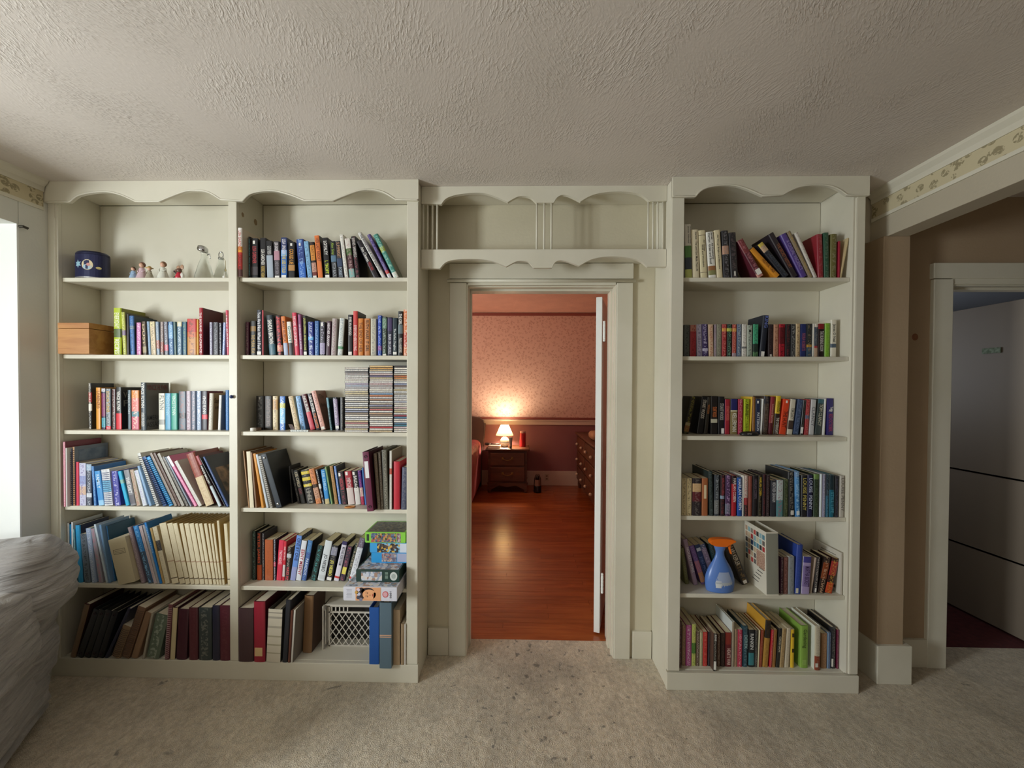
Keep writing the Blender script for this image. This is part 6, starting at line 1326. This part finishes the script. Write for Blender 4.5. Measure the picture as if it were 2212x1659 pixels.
for st_, p0, p1, top, base in (('inner', 744.5, 795.5, 770+125/5.6, 770+892/5.6), ('middle', 797.5, 848.5, 770+95/5.6, 770+886/5.6), ('outer', 850.5, 901, 770+98/5.6, 770+915/5.6)):
    n = int((fz(820, top, .022)-CZ-.001)/.0102)
    for i in range(n):
        c = special.get((st_, i)) or random.choice(pal_cd)
        if st_ == 'outer' and i == 0: c = '3a3a3c'
        cd(p0, p1, CZ+.0012+(n-1-i)*.0102, c, desc_st[st_]+', '+ordinal(i, n))
def simple(name, b, mat, label, cat, loc=None, rot=None, **kw):
    o = b.build(name, mat, label=label, category=cat, **kw)
    if loc is not None: o.location = loc
    if rot: o.rotation_euler = rot
    return o
z3 = CZ+.0006
def onz(px, Y, z): return (fx(px, 900, Y), Y, z)
b = MB(); b.lathe([(.013, 0), (.0135, .016), (.012, .018)], n=18); simple('bottle_cap', b, plain('white_plastic', 'eceae4', .4), 'small white screw cap on the third shelf of doorway bay', 'cap', (fx(545.5, 925, .03), .035, z3), smooth=True)
b = MB(); b.lathe([(.017, 0), (.018, .014)], n=14); simple('jar_lid', b, plain('brown_lid', '7a6454', .5), 'small brown lid behind the white screw cap', 'lid', (fx(555, 925, .07), .075, z3))
b = MB(); b.box(0, .094, 0, .012, 0, .010); o = simple('label_strip', b, plain('white_strip', 'e4e8e6', .4), 'white strip with dark lettering lying at shelf front before leaning books', 'strip', (fx(627, 925, .022), .022, z3), bevel=.002)
text(o, 'O I K O I K O', '3a4a4a', .047, .005, -.0006, .08, .006, down=False, name='strip_lettering')
b = MB(); b.prism([(0, 0), (.022, -.0), (.0, .034), (-.022, .036)], 0, .001); o = simple('photo_card', b, plain('card_brown', '7a5a4a', .5), 'small brown photo card propped before the blue paperback', 'card', (fx(626, 915, .045), .06, z3+.0), rot=(-.25, 0, 0))
b = MB(); b.prism([(-.002, .004), (.017, .004), (-.001, .030), (-.018, .032)], -.0006, .0002); b.build('photo', plain('card_photo', '4a3430', .5), o)
b = MB(); b.slab([(0, .0), (.07, -.006), (.10, .03), (.02, .04)], 0, .0009); simple('leaflet', b, plain('leaflet_paper', 'b8b2ac', .6), 'thin grey leaflet lying at the foot of the inner disc stack', 'leaflet', (fx(780, 930, .0), .003, z3))
# rubber ring on fourth shelf
b = MB(); b.tube([(.024*math.cos(a), .012*math.sin(a), .004) for a in [k*math.pi/10 for k in range(20)]], .0035, 8, closed=True); simple('wooden_ring', b, plain('amber_ring', 'd08a48', .4), 'amber oval ring lying on fourth shelf before the maroon paperback', 'ring', (fx(757, 1095, .05), .045, SHZ_L[3]), rot=(0, 0, .3), smooth=True)
# rivets, rings for binders
for o in ALLBOOKS:
    if o.name.startswith('ring_binder'):
        me = o.data; h = max(v.co.z for v in me.vertices); xs = [v.co.x for v in me.vertices]; xm = (min(xs)+max(xs))/2; w = max(xs)-min(xs); dmax = max(v.co.y for v in me.vertices)
        lb = o['label']
        if 'silver rivets' in lb:
            for q in (.07, .93):
                b = MB(); b.ball((xm, -.001, h*q), .007, .004, .007); b.build('rivet', plain('silver', 'c8ccd0', .25, .9), o, smooth=True)
        elif 'maroon' in lb or 'black binder' in lb:
            for q in (.08, .92):
                b = MB(); b.tube([(xm+.006*math.cos(a), -.0012, h*q+.006*math.sin(a)) for a in [k*math.pi/6 for k in range(12)]], .0015, 5, closed=True); b.build('finger_ring', ink(o.get('rc', '3a2430')), o)
        b = MB()
        for q in (.3, .7): b.tube([(xm+w*.28*math.cos(a), .03+w*.3*math.sin(a), h*q) for a in [k*math.pi/5 for k in range(10)]], .0014, 5, closed=True)
        b.build('binder_rings', plain('ring_steel', 'b0b4b8', .3, .9), o)
        if 'picture-fronted' in lb:
            x0 = min(xs); rnd = random.Random(3); cs = ['a83438', 'c8c4a8', 'b84a44', '5a8a9c', 'b03a3c', '8a8478', '7a8aa0', 'b89a80', '3c3a3c', '8ab0b8', '6a6460', '2c4a7c', '9a7a64', 'c8b090']
            for r_ in range(7):
                for c_ in range(7):
                    if r_ >= 3 and c_ < 3 or r_ > 5 and c_ < 7: continue
                    b = MB(); yy = .012+c_*.025; zz = h*.93-r_*.031
                    if yy+.019 > dmax: continue
                    b.box(x0-.0007, x0+.0002, yy, yy+.019, zz-.024, zz); b.build('printed_picture', ink(cs[rnd.randrange(len(cs))]), o)
            b = MB(); b.box(x0-.0007, x0+.0002, .012, .082, h*.93-.031*6+.006, h*.93-.031*3); b.build('printed_picture', noisy('seed_picture', '8a5c4c', 'd8b8a0', 220, .5), o)
            b = MB(); 
            for q in range(5): b.box(x0-.0007, x0+.0002, .02+q*.012, .06+q*.016, h*.36-q*.02, h*.36-q*.02+.004)
            b.build('printed_lettering', ink('5a5450'), o)
for o in ALLBOOKS:
    lb = o['label']; co = [v.co for v in o.data.vertices]; xm_ = max(c.x for c in co); dm = max(c.y for c in co); hm = max(c.z for c in co)
    if 'burnt orange capital' in lb: sidetext(o, 'PETER', '8a8a8c', xm_+.0007, .006, dm-.006, hm*.84, hm*.97)
    if 'heavy white author' in lb:
        sidetext(o, 'VINCE FLYNN', '6a2c30', xm_+.0007, .01, dm-.01, hm*.83, hm*.95); sidetext(o, 'AMERICAN', '2c2c2e', xm_+.0007, .006, dm-.02, hm*.20, hm*.30); sidetext(o, 'ASSASSIN', '2c2c2e', xm_+.0007, .006, dm-.02, hm*.05, hm*.16)
    if 'tall light blue paperback, fifth shelf of doorway' in lb: sidetext(o, 'ONE', '6a7a94', xm_+.0007, .01, dm-.02, hm*.80, hm*.95)
    if 'scarlet foot and white name' in lb:
        for q, ch_ in enumerate('VF'): sidetext(o, ch_, '8a8070', xm_+.0007, .012, .034, hm*(.74-q*.2), hm*(.88-q*.2))
    if 'salmon pink' in lb:
        for q, ch_ in enumerate(('The', 'Body')): sidetext(o, ch_, '5c3a32', xm_+.0007, .02, .07, hm*(.78-q*.22), hm*(.9-q*.22))
    if 'white-spined hardcover with tan' in lb: sidetext(o, 'Some', '4a3020', xm_+.0007, .012, .06, hm*.72, hm*.86); sidetext(o, 'in', '4a3020', xm_+.0007, .02, .045, hm*.56, hm*.66)
    if 'tan spiral-bound book with blue picture' in lb:
        b = MB(); b.box(xm_-.0003, xm_+.0006, .02, dm-.012, hm*.42, hm*.94); b.build('cover_picture', noisy('lake_picture', '4a5c78', '7a889c', 14, .5), o)
    if 'navy hardcover leaning at the divider' in lb:
        b = MB(); b.box(xm_-.0003, xm_+.0006, .03, dm-.02, hm*.2, hm*.75); b.build('cover_picture', noisy('dark_picture', '2c2620', '8a6a50', 22, .5), o)
# wooden box
z2 = SHZ_L[1]+.0006; wx0, wx1 = fx(124.5, 730, -.02), fx(192.3, 730, -.02); wh = fz(150, 697, -.02)-z2
wb = empty('wooden_box', ((wx0+wx1)/2, -.02, z2), 'plain light wooden box with lid jutting past the second shelf', 'box'); hw = (wx1-wx0)/2
b = MB(); b.box(-hw, hw, 0, .125, 0, wh*.805); b.build('box_body', BOXW, wb, bevel=.0015)
b = MB(); b.box(-hw, hw, 0, .125, wh*.82, wh); b.build('lid', BOXW, wb, bevel=.0015)
# navy tin
z1 = SHZ_L[0]+.0006; tx = fx(199.5, 580, .075)
tin = empty('storage_tin', (tx, .078, z1), 'oval navy blue tin with round picture on the top shelf', 'tin', rot=(0, 0, -.15)); NAVY = plain('navy_enamel', '24284c', .3, .3)
ta, tb, th_ = .081, .058, fz(180, 545, .06)-z1
b = MB(); b.lathe([(1.0, .004), (1.0, th_*.86), (.97, th_*.865)], n=40, sx=ta, sy=tb); b.build('tin_body', NAVY, tin, smooth=False)
b = MB(); b.lathe([(.99, th_*.87), (.99, th_*.93), (.9, th_*.985), (.6, th_)], n=40, sx=ta, sy=tb); b.build('lid', plain('navy_lid', '1c2040', .3, .3), tin, smooth=False)
b = MB(); b.lathe([(1.02, 0), (1.02, .006)], n=40, sx=ta, sy=tb); b.build('rim', plain('tin_rim', 'b0b0b4', .3, .8), tin)
def patch(par, pts, col, name, a0, zc, s):
    "flat print wrapped on the tin's wall"
    vs = []
    for (u, v) in pts:
        t_ = a0+u*s/ta; vs.append((1.008*ta*math.sin(t_), -1.008*tb*math.cos(t_), zc+v*s))
    b = MB(); b.add(vs, [tuple(range(len(vs)))]); b.build(name, ink(col), par)
circ = [(math.cos(k*math.pi/9), math.sin(k*math.pi/9)) for k in range(18)]
patch(tin, circ, 'd8c8a0', 'round_picture', .50, th_*.47, .027)
patch(tin, [(u*.8, v*.5-.42) for u, v in circ], '9ab8cc', 'painted_snow', .50, th_*.47, .0265)
patch(tin, [(u*.35+.2, v*.3+.05) for u, v in circ], 'c88a80', 'painted_figure', .50, th_*.47, .0268)
star = [((1 if k % 2 == 0 else .5)*math.sin(k*math.pi/6), (1 if k % 2 == 0 else .5)*math.cos(k*math.pi/6)) for k in range(12)][::-1]
patch(tin, star, '8ab0c0', 'painted_star', -.12, th_*.5, .022); patch(tin, [(u*.9, v*.4) for u, v in circ], 'c8b878', 'painted_leaf', 1.15, th_*.38, .016)
# figurines
SKIN = plain('glazed_skin', 'd8ac94', .35)
def figurine(name, px, Y, H, label, dress, hair, extra=None):
    x = fx(px, 590, Y); f = empty(name, (x, Y, z1), label, 'figurine', 'figurines on the top shelf of armchair bay')
    b = MB(); b.lathe([(.30*H, 0), (.29*H, .08*H), (.20*H, .35*H), (.13*H, .55*H), (.14*H, .62*H), (.06*H, .68*H)], n=18, sy=.85); b.build('dress', plain('glaze_'+dress, dress, .3), f, smooth=True)
    for s in (-1, 1):
        b = MB(); b.tube([(s*.13*H, 0, .60*H), (s*.20*H, -.05*H, .47*H), (s*.09*H, -.15*H, .42*H)], .035*H, 8); b.ball((s*.08*H, -.155*H, .425*H), .036*H); b.build('arm', plain('glaze_'+dress, dress, .3), f, smooth=True)
    b = MB(); b.ball((0, -.01*H, .80*H), .125*H, .125*H, .14*H); b.build('head', SKIN, f, smooth=True)
    if hair == 'hat':
        b = MB(); b.lathe([(.24*H, .84*H), (.22*H, .86*H), (.12*H, .88*H), (.10*H, .96*H), (.04*H, .99*H)], n=18); b.build('hat', plain('straw_hat', 'c8a868', .6), f, smooth=True)
    else:
        b = MB(); b.ball((0, .025*H, .835*H), .145*H, .14*H, .15*H); b.build('hair', plain('glaze_'+hair, hair, .4), f, smooth=True)
    return f
figurine('child_figurine', 288, .06, .07, 'small seated child figurine in pale blue beside the pink one', '9ab4d0', '5a4030')
figurine('lady_figurine', 307, .07, .098, 'small lady figurine in a pink-white dress between two others', 'd0b4bc', '7a5040')
figurine('boy_figurine', 323, .06, .072, 'small figurine in grey wearing a straw hat', 'a8a08c', 'hat')
figurine('girl_figurine', 352.5, .06, .098, 'white-dressed girl figurine with bobbed brown hair standing alone', 'd8d8cc', '8a6448')
x = fx(387, 590, .06); f = empty('mouse_figurine', (x, .06, z1), 'red-dressed mouse figurine with large round ear on the top shelf', 'figurine', 'figurines on the top shelf of armchair bay')
RED = plain('glaze_red', 'c82c40', .3); BRN = plain('glaze_brown', '6a4a3c', .4); WHG = plain('glaze_white', 'e4e0d8', .3)
b = MB(); b.lathe([(.018, 0), (.017, .015), (.010, .034), (.005, .04)], n=14); b.build('dress', RED, f, smooth=True)
b = MB(); b.ball((.016, .0, .018), .012, .008, .018); b.build('apron', WHG, f, smooth=True)
b = MB(); b.ball((0, 0, .048), .013, .012, .012); b.ball((-.014, -.002, .046), .007); b.build('head', BRN, f, smooth=True)
for (ex, ez) in ((.014, .066), (-.006, .062)):
    b = MB(); b.ball((ex, .002, ez), .010, .003, .013); b.build('ear', plain('glaze_ear', 'b08a70', .4), f, smooth=True)
b = MB(); b.ball((-.016, -.004, .008), .011, .009, .008); b.tube([(-.004, 0, .03), (-.016, -.004, .034), (-.024, -.004, .044)], .004, 6); b.build('arm', plain('glaze_black', '2c2426', .4), f, smooth=True)
# glass cruets
CG = plain('clear_glass', 'f4f8f4', .03, 0, **{'Transmission Weight': .92, 'IOR': 1.15}); CHROME = plain('chrome', 'c4c6c8', .15, 1.0)
x = fx(450, 590, .08); cr_ = empty('glass_cruet', (x-.006, .062, z1), 'conical clear glass flask with chrome flip lid on the top shelf', 'flask')
b = MB(); b.lathe([(.046, 0), (.047, .004), (.030, .055), (.016, .085), (.014, .10), (.020, .108)], n=24, cap=False); b.build('flask', CG, cr_, smooth=True)
b = MB(); b.lathe([(.021, 0), (.026, .006), (.024, .020), (.012, .026)], n=20); cr_.scale = (.95, .95, 1.3); c2_s = (.95, .95, 1.28); o = b.build('lid', CHROME, cr_, smooth=True); o.location = (-.012, 0, .112); o.rotation_euler = (0, .25, 0)
b = MB(); b.tube([(.015, 0, .10), (.03, 0, .104), (.034, 0, .085)], .0022, 6); b.build('hinge_wire', CHROME, cr_, smooth=True)
x = fx(464, 590, .12); c2_ = empty('glass_cruet', (x+.012, .15, z1), 'conical clear glass flask with ring handle behind the lidded one', 'flask')
b = MB(); b.lathe([(.040, 0), (.041, .004), (.026, .06), (.014, .09), (.012, .105), (.016, .11)], n=24, cap=False); b.build('flask', CG, c2_, smooth=True)
b = MB(); b.tube([(.013*math.cos(a), 0, .125+.013*math.sin(a)) for a in [k*math.pi/8 for k in range(16)]], .0028, 6, closed=True); b.lathe([(.014, .106), (.014, .114)], n=14); b.build('stopper', CHROME, c2_, smooth=True)
b = MB(); b.tube([(.014, 0, .108), (.026, 0, .10), (.027, 0, .06)], .0015, 6); b.ball((.025, 0, .06), .006); c2_.scale = c2_s; b.build('seal', plain('cream_seal', 'd0c4a0', .5), c2_, smooth=True)
b = MB(); b.lathe([(.009, 0), (.009, .014), (.003, .017), (.0025, .036)], n=12); simple('dropper_bottle', b, plain('white_bottle', 'e8e6e0', .35), 'tiny white dropper bottle beside the divider on top shelf', 'bottle', (fx(485, 590, .05), .05, z1), smooth=True)
b = MB(); b.rbox(-.011, .011, -.01, .01, 0, .011, .003, 2); simple('eraser', b, plain('dark_block', '3a3a3c', .6), 'tiny dark block behind the dropper bottle', 'block', (fx(490, 590, .06), .075, z1))
# spray bottle
z5 = SHZ_R[4]+.0006; sp = at(1440+617/5.267, 1280, .035); SB = empty('spray_bottle', (sp.x, .05, z5), 'blue spray bottle with orange trigger head on the narrow bookcase', 'bottle')
hb = fz(1557, 1105+385/5.267, .05)-z5; wb_ = (fx(1440+780/5.267, 1250, .05)-fx(1440+452/5.267, 1250, .05))/2
BLUE = plain('blue_plastic', '5a80c8', .3); prof = [(.86, 0), (.93, .02), (1.0, .16), (.98, .30), (.80, .48), (.52, .64), (.33, .76), (.29, .86), (.36, .93), (.42, .985), (.40, 1.0)]
b = MB(); b.lathe([(r_*wb_, z_*hb) for r_, z_ in smooth_curve(prof, 3)], n=32, sy=.52); b.build('bottle_body', BLUE, SB, smooth=True)
def onbody(pts, name, mat):
    "flat label bent on the bottle's front"
    vs = []
    pr = smooth_curve(prof, 3)
    for (u, v) in pts:
        r_ = 1
        for i in range(len(pr)-1):
            if pr[i][1] <= v <= pr[i+1][1]: r_ = pr[i][0]
        R = r_*wb_+.0006; xx = u*wb_; s_ = max(-.98, min(.98, xx/R)); vs.append((xx, -R*.52*math.sqrt(1-s_*s_)-.0004, v*hb))
    b = MB(); n = len(vs)//2; b.add(vs, [(i, i+1, n+i+1, n+i) for i in range(n-1)]); return b.build(name, mat, SB)
us = [-.6+1.2*i/8 for i in range(9)]
onbody([(u*.92+.08, .10) for u in us]+[(u*1.0+.08, .24) for u in us], 'label', plain('label_grey', 'b8c0c8', .5))
onbody([(u*1.0+.08, .24) for u in us]+[(u*.55+.08, .46) for u in us], 'label', plain('label_pale', 'a0b0d0', .5))
onbody([(-.48+.36*i/4, .12) for i in range(5)]+[(-.48+.36*i/4, .27) for i in range(5)], 'label_panel', plain('label_white', 'd8dce0', .5))
ORG = plain('orange_plastic', 'e87018', .35)
b = MB(); b.prism(smooth_curve([(-.052, .0), (-.054, .012), (-.046, .022), (-.02, .028), (.03, .028), (.068, .022), (.074, .014), (.06, .006), (.04, -.004), (.02, -.012), (-.03, -.010)], 3), -.017, .017); o = b.build('trigger_head', ORG, SB, bevel=.004); o.location = (0, 0, hb+.010)
b = MB(); b.prism([(.040, .0), (.056, .004), (.052, -.02), (.060, -.05), (.054, -.052), (.044, -.022)], -.007, .007); o = b.build('trigger', ORG, SB, bevel=.002); o.location = (0, 0, hb+.008)
# flat album with written cover, standing against the outer side
ax = C1-.012; al = empty('photo_album', (ax, .02, z5), 'thin white album with written cover against outer side, fifth shelf', 'album'); ah = fz(1835, 1105+470/5.267, .02)-z5
b = MB(); b.box(0, .010, 0, .185, 0, ah); b.build('cover', plain('album_white', 'ccc6ba', .5), al, bevel=.001)
b = MB()
for q in range(8): b.box(-.0006, .0004, .03+.004*(q % 3), .13+.006*(q % 2), ah*(.88-q*.06), ah*(.88-q*.06)+.003)
b.box(-.0006, .0004, .03, .10, .02, .035); b.build('printed_lettering', ink('5a564e'), al)
# black oval case at the front of third shelf, narrow bookcase
b = MB(); b.lathe([(.0, 0), (.046, .001), (.049, .006), (.040, .016), (.022, .020), (.0, .021)], n=28, sy=.55, cap=False); o = simple('glasses_case', b, plain('black_case', '1f1d1d', .35), 'flat black oval case lying before the books, third shelf of narrow bookcase', 'case', (fx(1460+890/5.53, 935, .045), .055, SHZ_R[2]+.0008), smooth=True)
text(o, 'OPTIC', 'b8b4b0', -.014, .009, -.0265, .022, .006, down=False, name='case_lettering')
# puzzle boxes
def collage(name, pal, scale):
    m, nt, b = newmat(name); L = nt.links.new; tc = N(nt, 'ShaderNodeTexCoord'); vo = N(nt, 'ShaderNodeTexVoronoi'); vo.inputs['Scale'].default_value = scale; L(tc.outputs['Object'], vo.inputs['Vector'])
    cr = N(nt, 'ShaderNodeValToRGB'); cr.color_ramp.interpolation = 'CONSTANT'; sx = N(nt, 'ShaderNodeSeparateColor'); L(vo.outputs['Color'], sx.inputs[0]); L(sx.outputs[0], cr.inputs[0])
    el = cr.color_ramp.elements
    for i, c in enumerate(pal):
        e = el[i] if i < 2 else el.new(i/len(pal)); e.position = i/len(pal); e.color = (*rgb(c), 1)
    L(cr.outputs[0], b.inputs['Base Color']); b.inputs['Roughness'].default_value = .35; return m
COL1 = collage('garden_collage', ['4a5a7a', '8a6a4a', '3a4a34', 'c89a5a', '6a7a9c', 'b85a5a', '9aa06a'], 110); COL2 = collage('town_collage', ['3a3438', 'd8b04a', '5a4a44', '8ac0e0', '2a2c34', 'b89a80'], 90); COL3 = collage('shop_collage', ['8a8aa0', 'b09080', '6a6a80', 'c8b8b0', '9a5a5a'], 120); COL4 = collage('garden_dark', ['4a4a4c', '6a6050', '5a5a60', '7a7462', '3c3a36'], 100); COL5 = collage('plant_collage', ['c8ccd8', '9aa4b8', 'a88878', 'd8d0c8', '7a8490'], 70)
def puzzle(px0, px1, ytop, ybot, Y, depth, z0, body, label, lidtop, prints, h=None):
    ym = (ytop+ybot)/2; x0, x1 = fx(px0, ym, Y), fx(px1, ym, Y); x1 = min(x1, B1-.001); h = h or (fz((px0+px1)/2, ytop, Y)-fz((px0+px1)/2, ybot, Y))
    e = empty('puzzle_box', ((x0+x1)/2, Y, z0), label, 'puzzle box', 'jigsaw boxes stacked on the fifth shelf of doorway bay'); w = x1-x0
    b = MB(); b.box(-w/2+.002, w/2-.002, .002, depth-.002, 0, h*.5); b.build('box_tray', plain('tray_'+body, body, .5), e)
    b = MB(); b.box(-w/2, w/2, 0, depth, h*.06, h); b.build('lid', plain('lid_'+body, body, .4), e, bevel=.001)
    b = MB(); b.box(-w/2+.008, w/2-.008, .008, depth-.008, h-.0002, h+.0004); b.build('lid_picture', lidtop, e)
    for (u0, u1, v0, v1, mt, nm) in prints:
        b = MB(); b.box(-w/2+w*u0, -w/2+w*u1, -.0007, .0003, h*v0, h*v1); b.build(nm, mt, e)
    return e, w, h, z0+h+.0006
zf = SHZ_L[4]
WHP = plain('puzzle_white', 'dcdce8', .4)
e1, w1_, h1, zt1 = puzzle(741.5, 857.5, 1271, 1301, -.105, .25, zf+.0008, 'd4d4e0', 'white puzzle box with painted woman portrait jutting out, lowest of boxes', COL5, [])
def disc_(par, x, z, rx, rz, col, name, y=-.0008, n=22):
    b = MB(); b.add([(x+rx*math.cos(2*math.pi*k/n), y, z+rz*math.sin(2*math.pi*k/n)) for k in range(n)], [tuple(range(n))]); b.build(name, ink(col), par)
b = MB(); b.box(-w1_*.27, w1_*.2, -.0006, .0002, h1*.03, h1*.98); b.build('portrait_panel', ink('e0a070'), e1)
disc_(e1, -w1_*.16, h1*.55, w1_*.075, h1*.42, '2a1c20', 'painted_hair', -.0008)
disc_(e1, -w1_*.045, h1*.70, w1_*.12, h1*.26, '2a1c20', 'painted_hair', -.0008)
disc_(e1, -w1_*.015, h1*.47, w1_*.125, h1*.37, 'e8a878', 'painted_face', -.0010)
b = MB(); b.add([(w1_*.06, -.001, h1*.14), (w1_*.195, -.001, h1*.05), (w1_*.195, -.001, h1*.88), (w1_*.13, -.001, h1*.62), (w1_*.07, -.001, h1*.62)], [(0, 1, 2, 3, 4)]); b.build('painted_neck', ink('e0a070'), e1)
for zz in (.58, .34): disc_(e1, -w1_*.045, h1*zz, w1_*.006, h1*.075, '3a2420', 'painted_eye', -.0012)
for zz in (.60, .36): disc_(e1, -w1_*.075, h1*zz, w1_*.005, h1*.10, '2a1a18', 'painted_brow', -.0012)
disc_(e1, w1_*.0, h1*.43, w1_*.018, h1*.045, 'd08a60', 'painted_nose', -.0012); disc_(e1, w1_*.05, h1*.43, w1_*.010, h1*.10, 'b84a3c', 'painted_lips', -.0012)
for (u, v, c) in ((-.22, .8, 'd8c8d8'), (-.21, .5, 'c8c8dc'), (-.22, .25, '4a4a5a'), (-.17, .12, '7a7a90'), (-.25, .62, 'c89a4a')): disc_(e1, w1_*u, h1*v, w1_*.035, h1*.13, c, 'painted_flower', -.0011, 10)
disc_(e1, w1_*.285, h1*.5, w1_*.055, h1*.23, 'c85a60', 'red_seal', -.0010); disc_(e1, w1_*.285, h1*.5, w1_*.04, h1*.17, 'd8a8b0', 'red_seal', -.0012)
text(e1, '1000', '3a3a44', w1_*.38, h1*.5, -.0012, w1_*.035, h1*.5, name='piece_count')
b = MB()
for q in range(7): b.box(-w1_*(.44-.01*(q % 2)), -w1_*.34, -.0007, .0002, h1*(.8-q*.09), h1*(.8-q*.09)+.0012)
b.build('printed_lettering', ink('8a8a98'), e1)
e2, w2_, h2, zt2 = puzzle(769, 862.5, 1231, 1257, -.055, .23, zt1, '1f3a34', 'dark green puzzle box with white round seal, second lowest', COL5, [(.12, .6, .12, .85, COL5, 'side_picture')])
disc_(e2, w2_*.37, h2*.5, w2_*.085, h2*.36, 'd0d4d0', 'round_seal'); disc_(e2, w2_*.37, h2*.5, w2_*.05, h2*.2, 'a8b0ac', 'round_seal', -.0011)
b = MB()
for q in range(6): b.box(w2_*.17, w2_*.24, -.0008, .0002, h2*(.78-q*.1), h2*(.78-q*.1)+.0018)
b.build('printed_lettering', ink('a8c0b0'), e2)
e3, w3_, h3, zt3 = puzzle(802, 878, 1194, 1216, .024, .17, zt2, '2c98d8', 'cyan puzzle box, between the white-striped blue and dark green ones', COL3, [(.3, .72, .12, .95, COL3, 'side_picture'), (.74, 1, .12, .95, ink('a8b0d0'), 'side_panel')], h=None)
e4, w4_, h4, zt4 = puzzle(799, 878, 1172, 1193, .023, .17, zt3, '3ca0e0', 'light blue puzzle box with town picture, second from top', COL2, [(.2, .82, .04, .96, COL2, 'side_picture'), (.82, 1, .04, .96, ink('d0d8e8'), 'side_panel')])
e5, w5_, h5, zt5 = puzzle(788.5, 876, 1147.5, 1170.5, .022, .17, zt4, '8ad04a', 'lime green puzzle box with garden picture, topmost', COL4, [(.15, .76, .06, .92, COL1, 'side_picture'), (.78, .88, .06, .92, COL3, 'side_picture'), (.04, .1, .2, .8, ink('2c3a28'), 'maker_mark')])
# plastic crate
zc_ = BOT+.0006; cw0, cw1 = fx(690, 1360, .07), fx(797.6, 1360, -.006)-.004; ctop = fz(740, 1308, .13)-zc_
cr8 = empty('plastic_crate', ((cw0+cw1)/2, .10, zc_), 'white plastic crate with diamond lattice on the bottom shelf', 'crate'); cw = (cw1-cw0)/2; CP = plain('crate_plastic', 'd8d2c6', .45)
b = MB(); b.box(-cw, -cw+.006, -.0, .10, 0, .012); b.box(-cw, -cw+.006, -.0, .10, ctop-.02, ctop+.01)
for q in range(4): b.box(-cw, -cw+.006, q*.03, .008+q*.03, .012, ctop-.02)
b.build('side_wall', CP, cr8, kind='stuff')
b = MB(); b.box(cw-.006, cw, .0, .093, 0, ctop+.003); b.build('side_wall', CP, cr8)
b = MB(); b.box(-cw, cw, .02, .10, ctop+.004, ctop+.010); b.build('top_wall', CP, cr8)
b = MB(); b.box(-cw, cw, .094, .10, 0, ctop); b.build('shade_backing', plain('crate_shadow', '2a2622', .8), cr8)  # dark sheet, the shade behind the lattice put in as colour
b = MB(); b.box(-cw+.02, cw, .03, .036, ctop-.042, ctop-.034); b.box(-cw+.02, cw, .03, .036, ctop-.008, ctop); b.box(-cw+.02, cw, .03, .036, 0, .006); b.box(-cw+.02, -cw+.028, .03, .036, 0, ctop); b.build('lattice_frame', CP, cr8)
lx0, lx1, lz0, lz1 = -cw+.024, cw, .004, ctop-.038
for sgn in (1, -1):
    for q in range(-12, 30):
        xb = lx0+q*.036
        pts = []
        # clip the strip's centre line to the frame
        z_a, z_b = lz0, lz1; dx = (lz1-lz0)*.72*sgn
        xa, xc = xb, xb+dx
        t0, t1 = 0.0, 1.0
        lo, hi = lx0, lx1
        if abs(xc-xa) > 1e-9:
            ta_, tb_ = (lo-xa)/(xc-xa), (hi-xa)/(xc-xa); t0 = max(t0, min(ta_, tb_)); t1 = min(t1, max(ta_, tb_))
        if t1-t0 < .08: continue
        p0 = Vector((xa+(xc-xa)*t0, z_a+(z_b-z_a)*t0)); p1 = Vector((xa+(xc-xa)*t1, z_a+(z_b-z_a)*t1)); nrm = Vector((-(p1-p0).y, (p1-p0).x)).normalized()*.0021
        b = MB(); b.prism([tuple(p0+nrm), tuple(p0-nrm), tuple(p1-nrm), tuple(p1+nrm)][::1], .0305 if sgn > 0 else .0315, .0345 if sgn > 0 else .0355); b.build('lattice_slat', CP, cr8)
for q in range(5):
    b = MB(); xx = lx0+.01+q*.022; b.box(xx, xx+.006, .03, .036, ctop-.036, ctop-.006); b.build('lattice_slat', CP, cr8)

fit_texts()
bpy.context.view_layer.update()
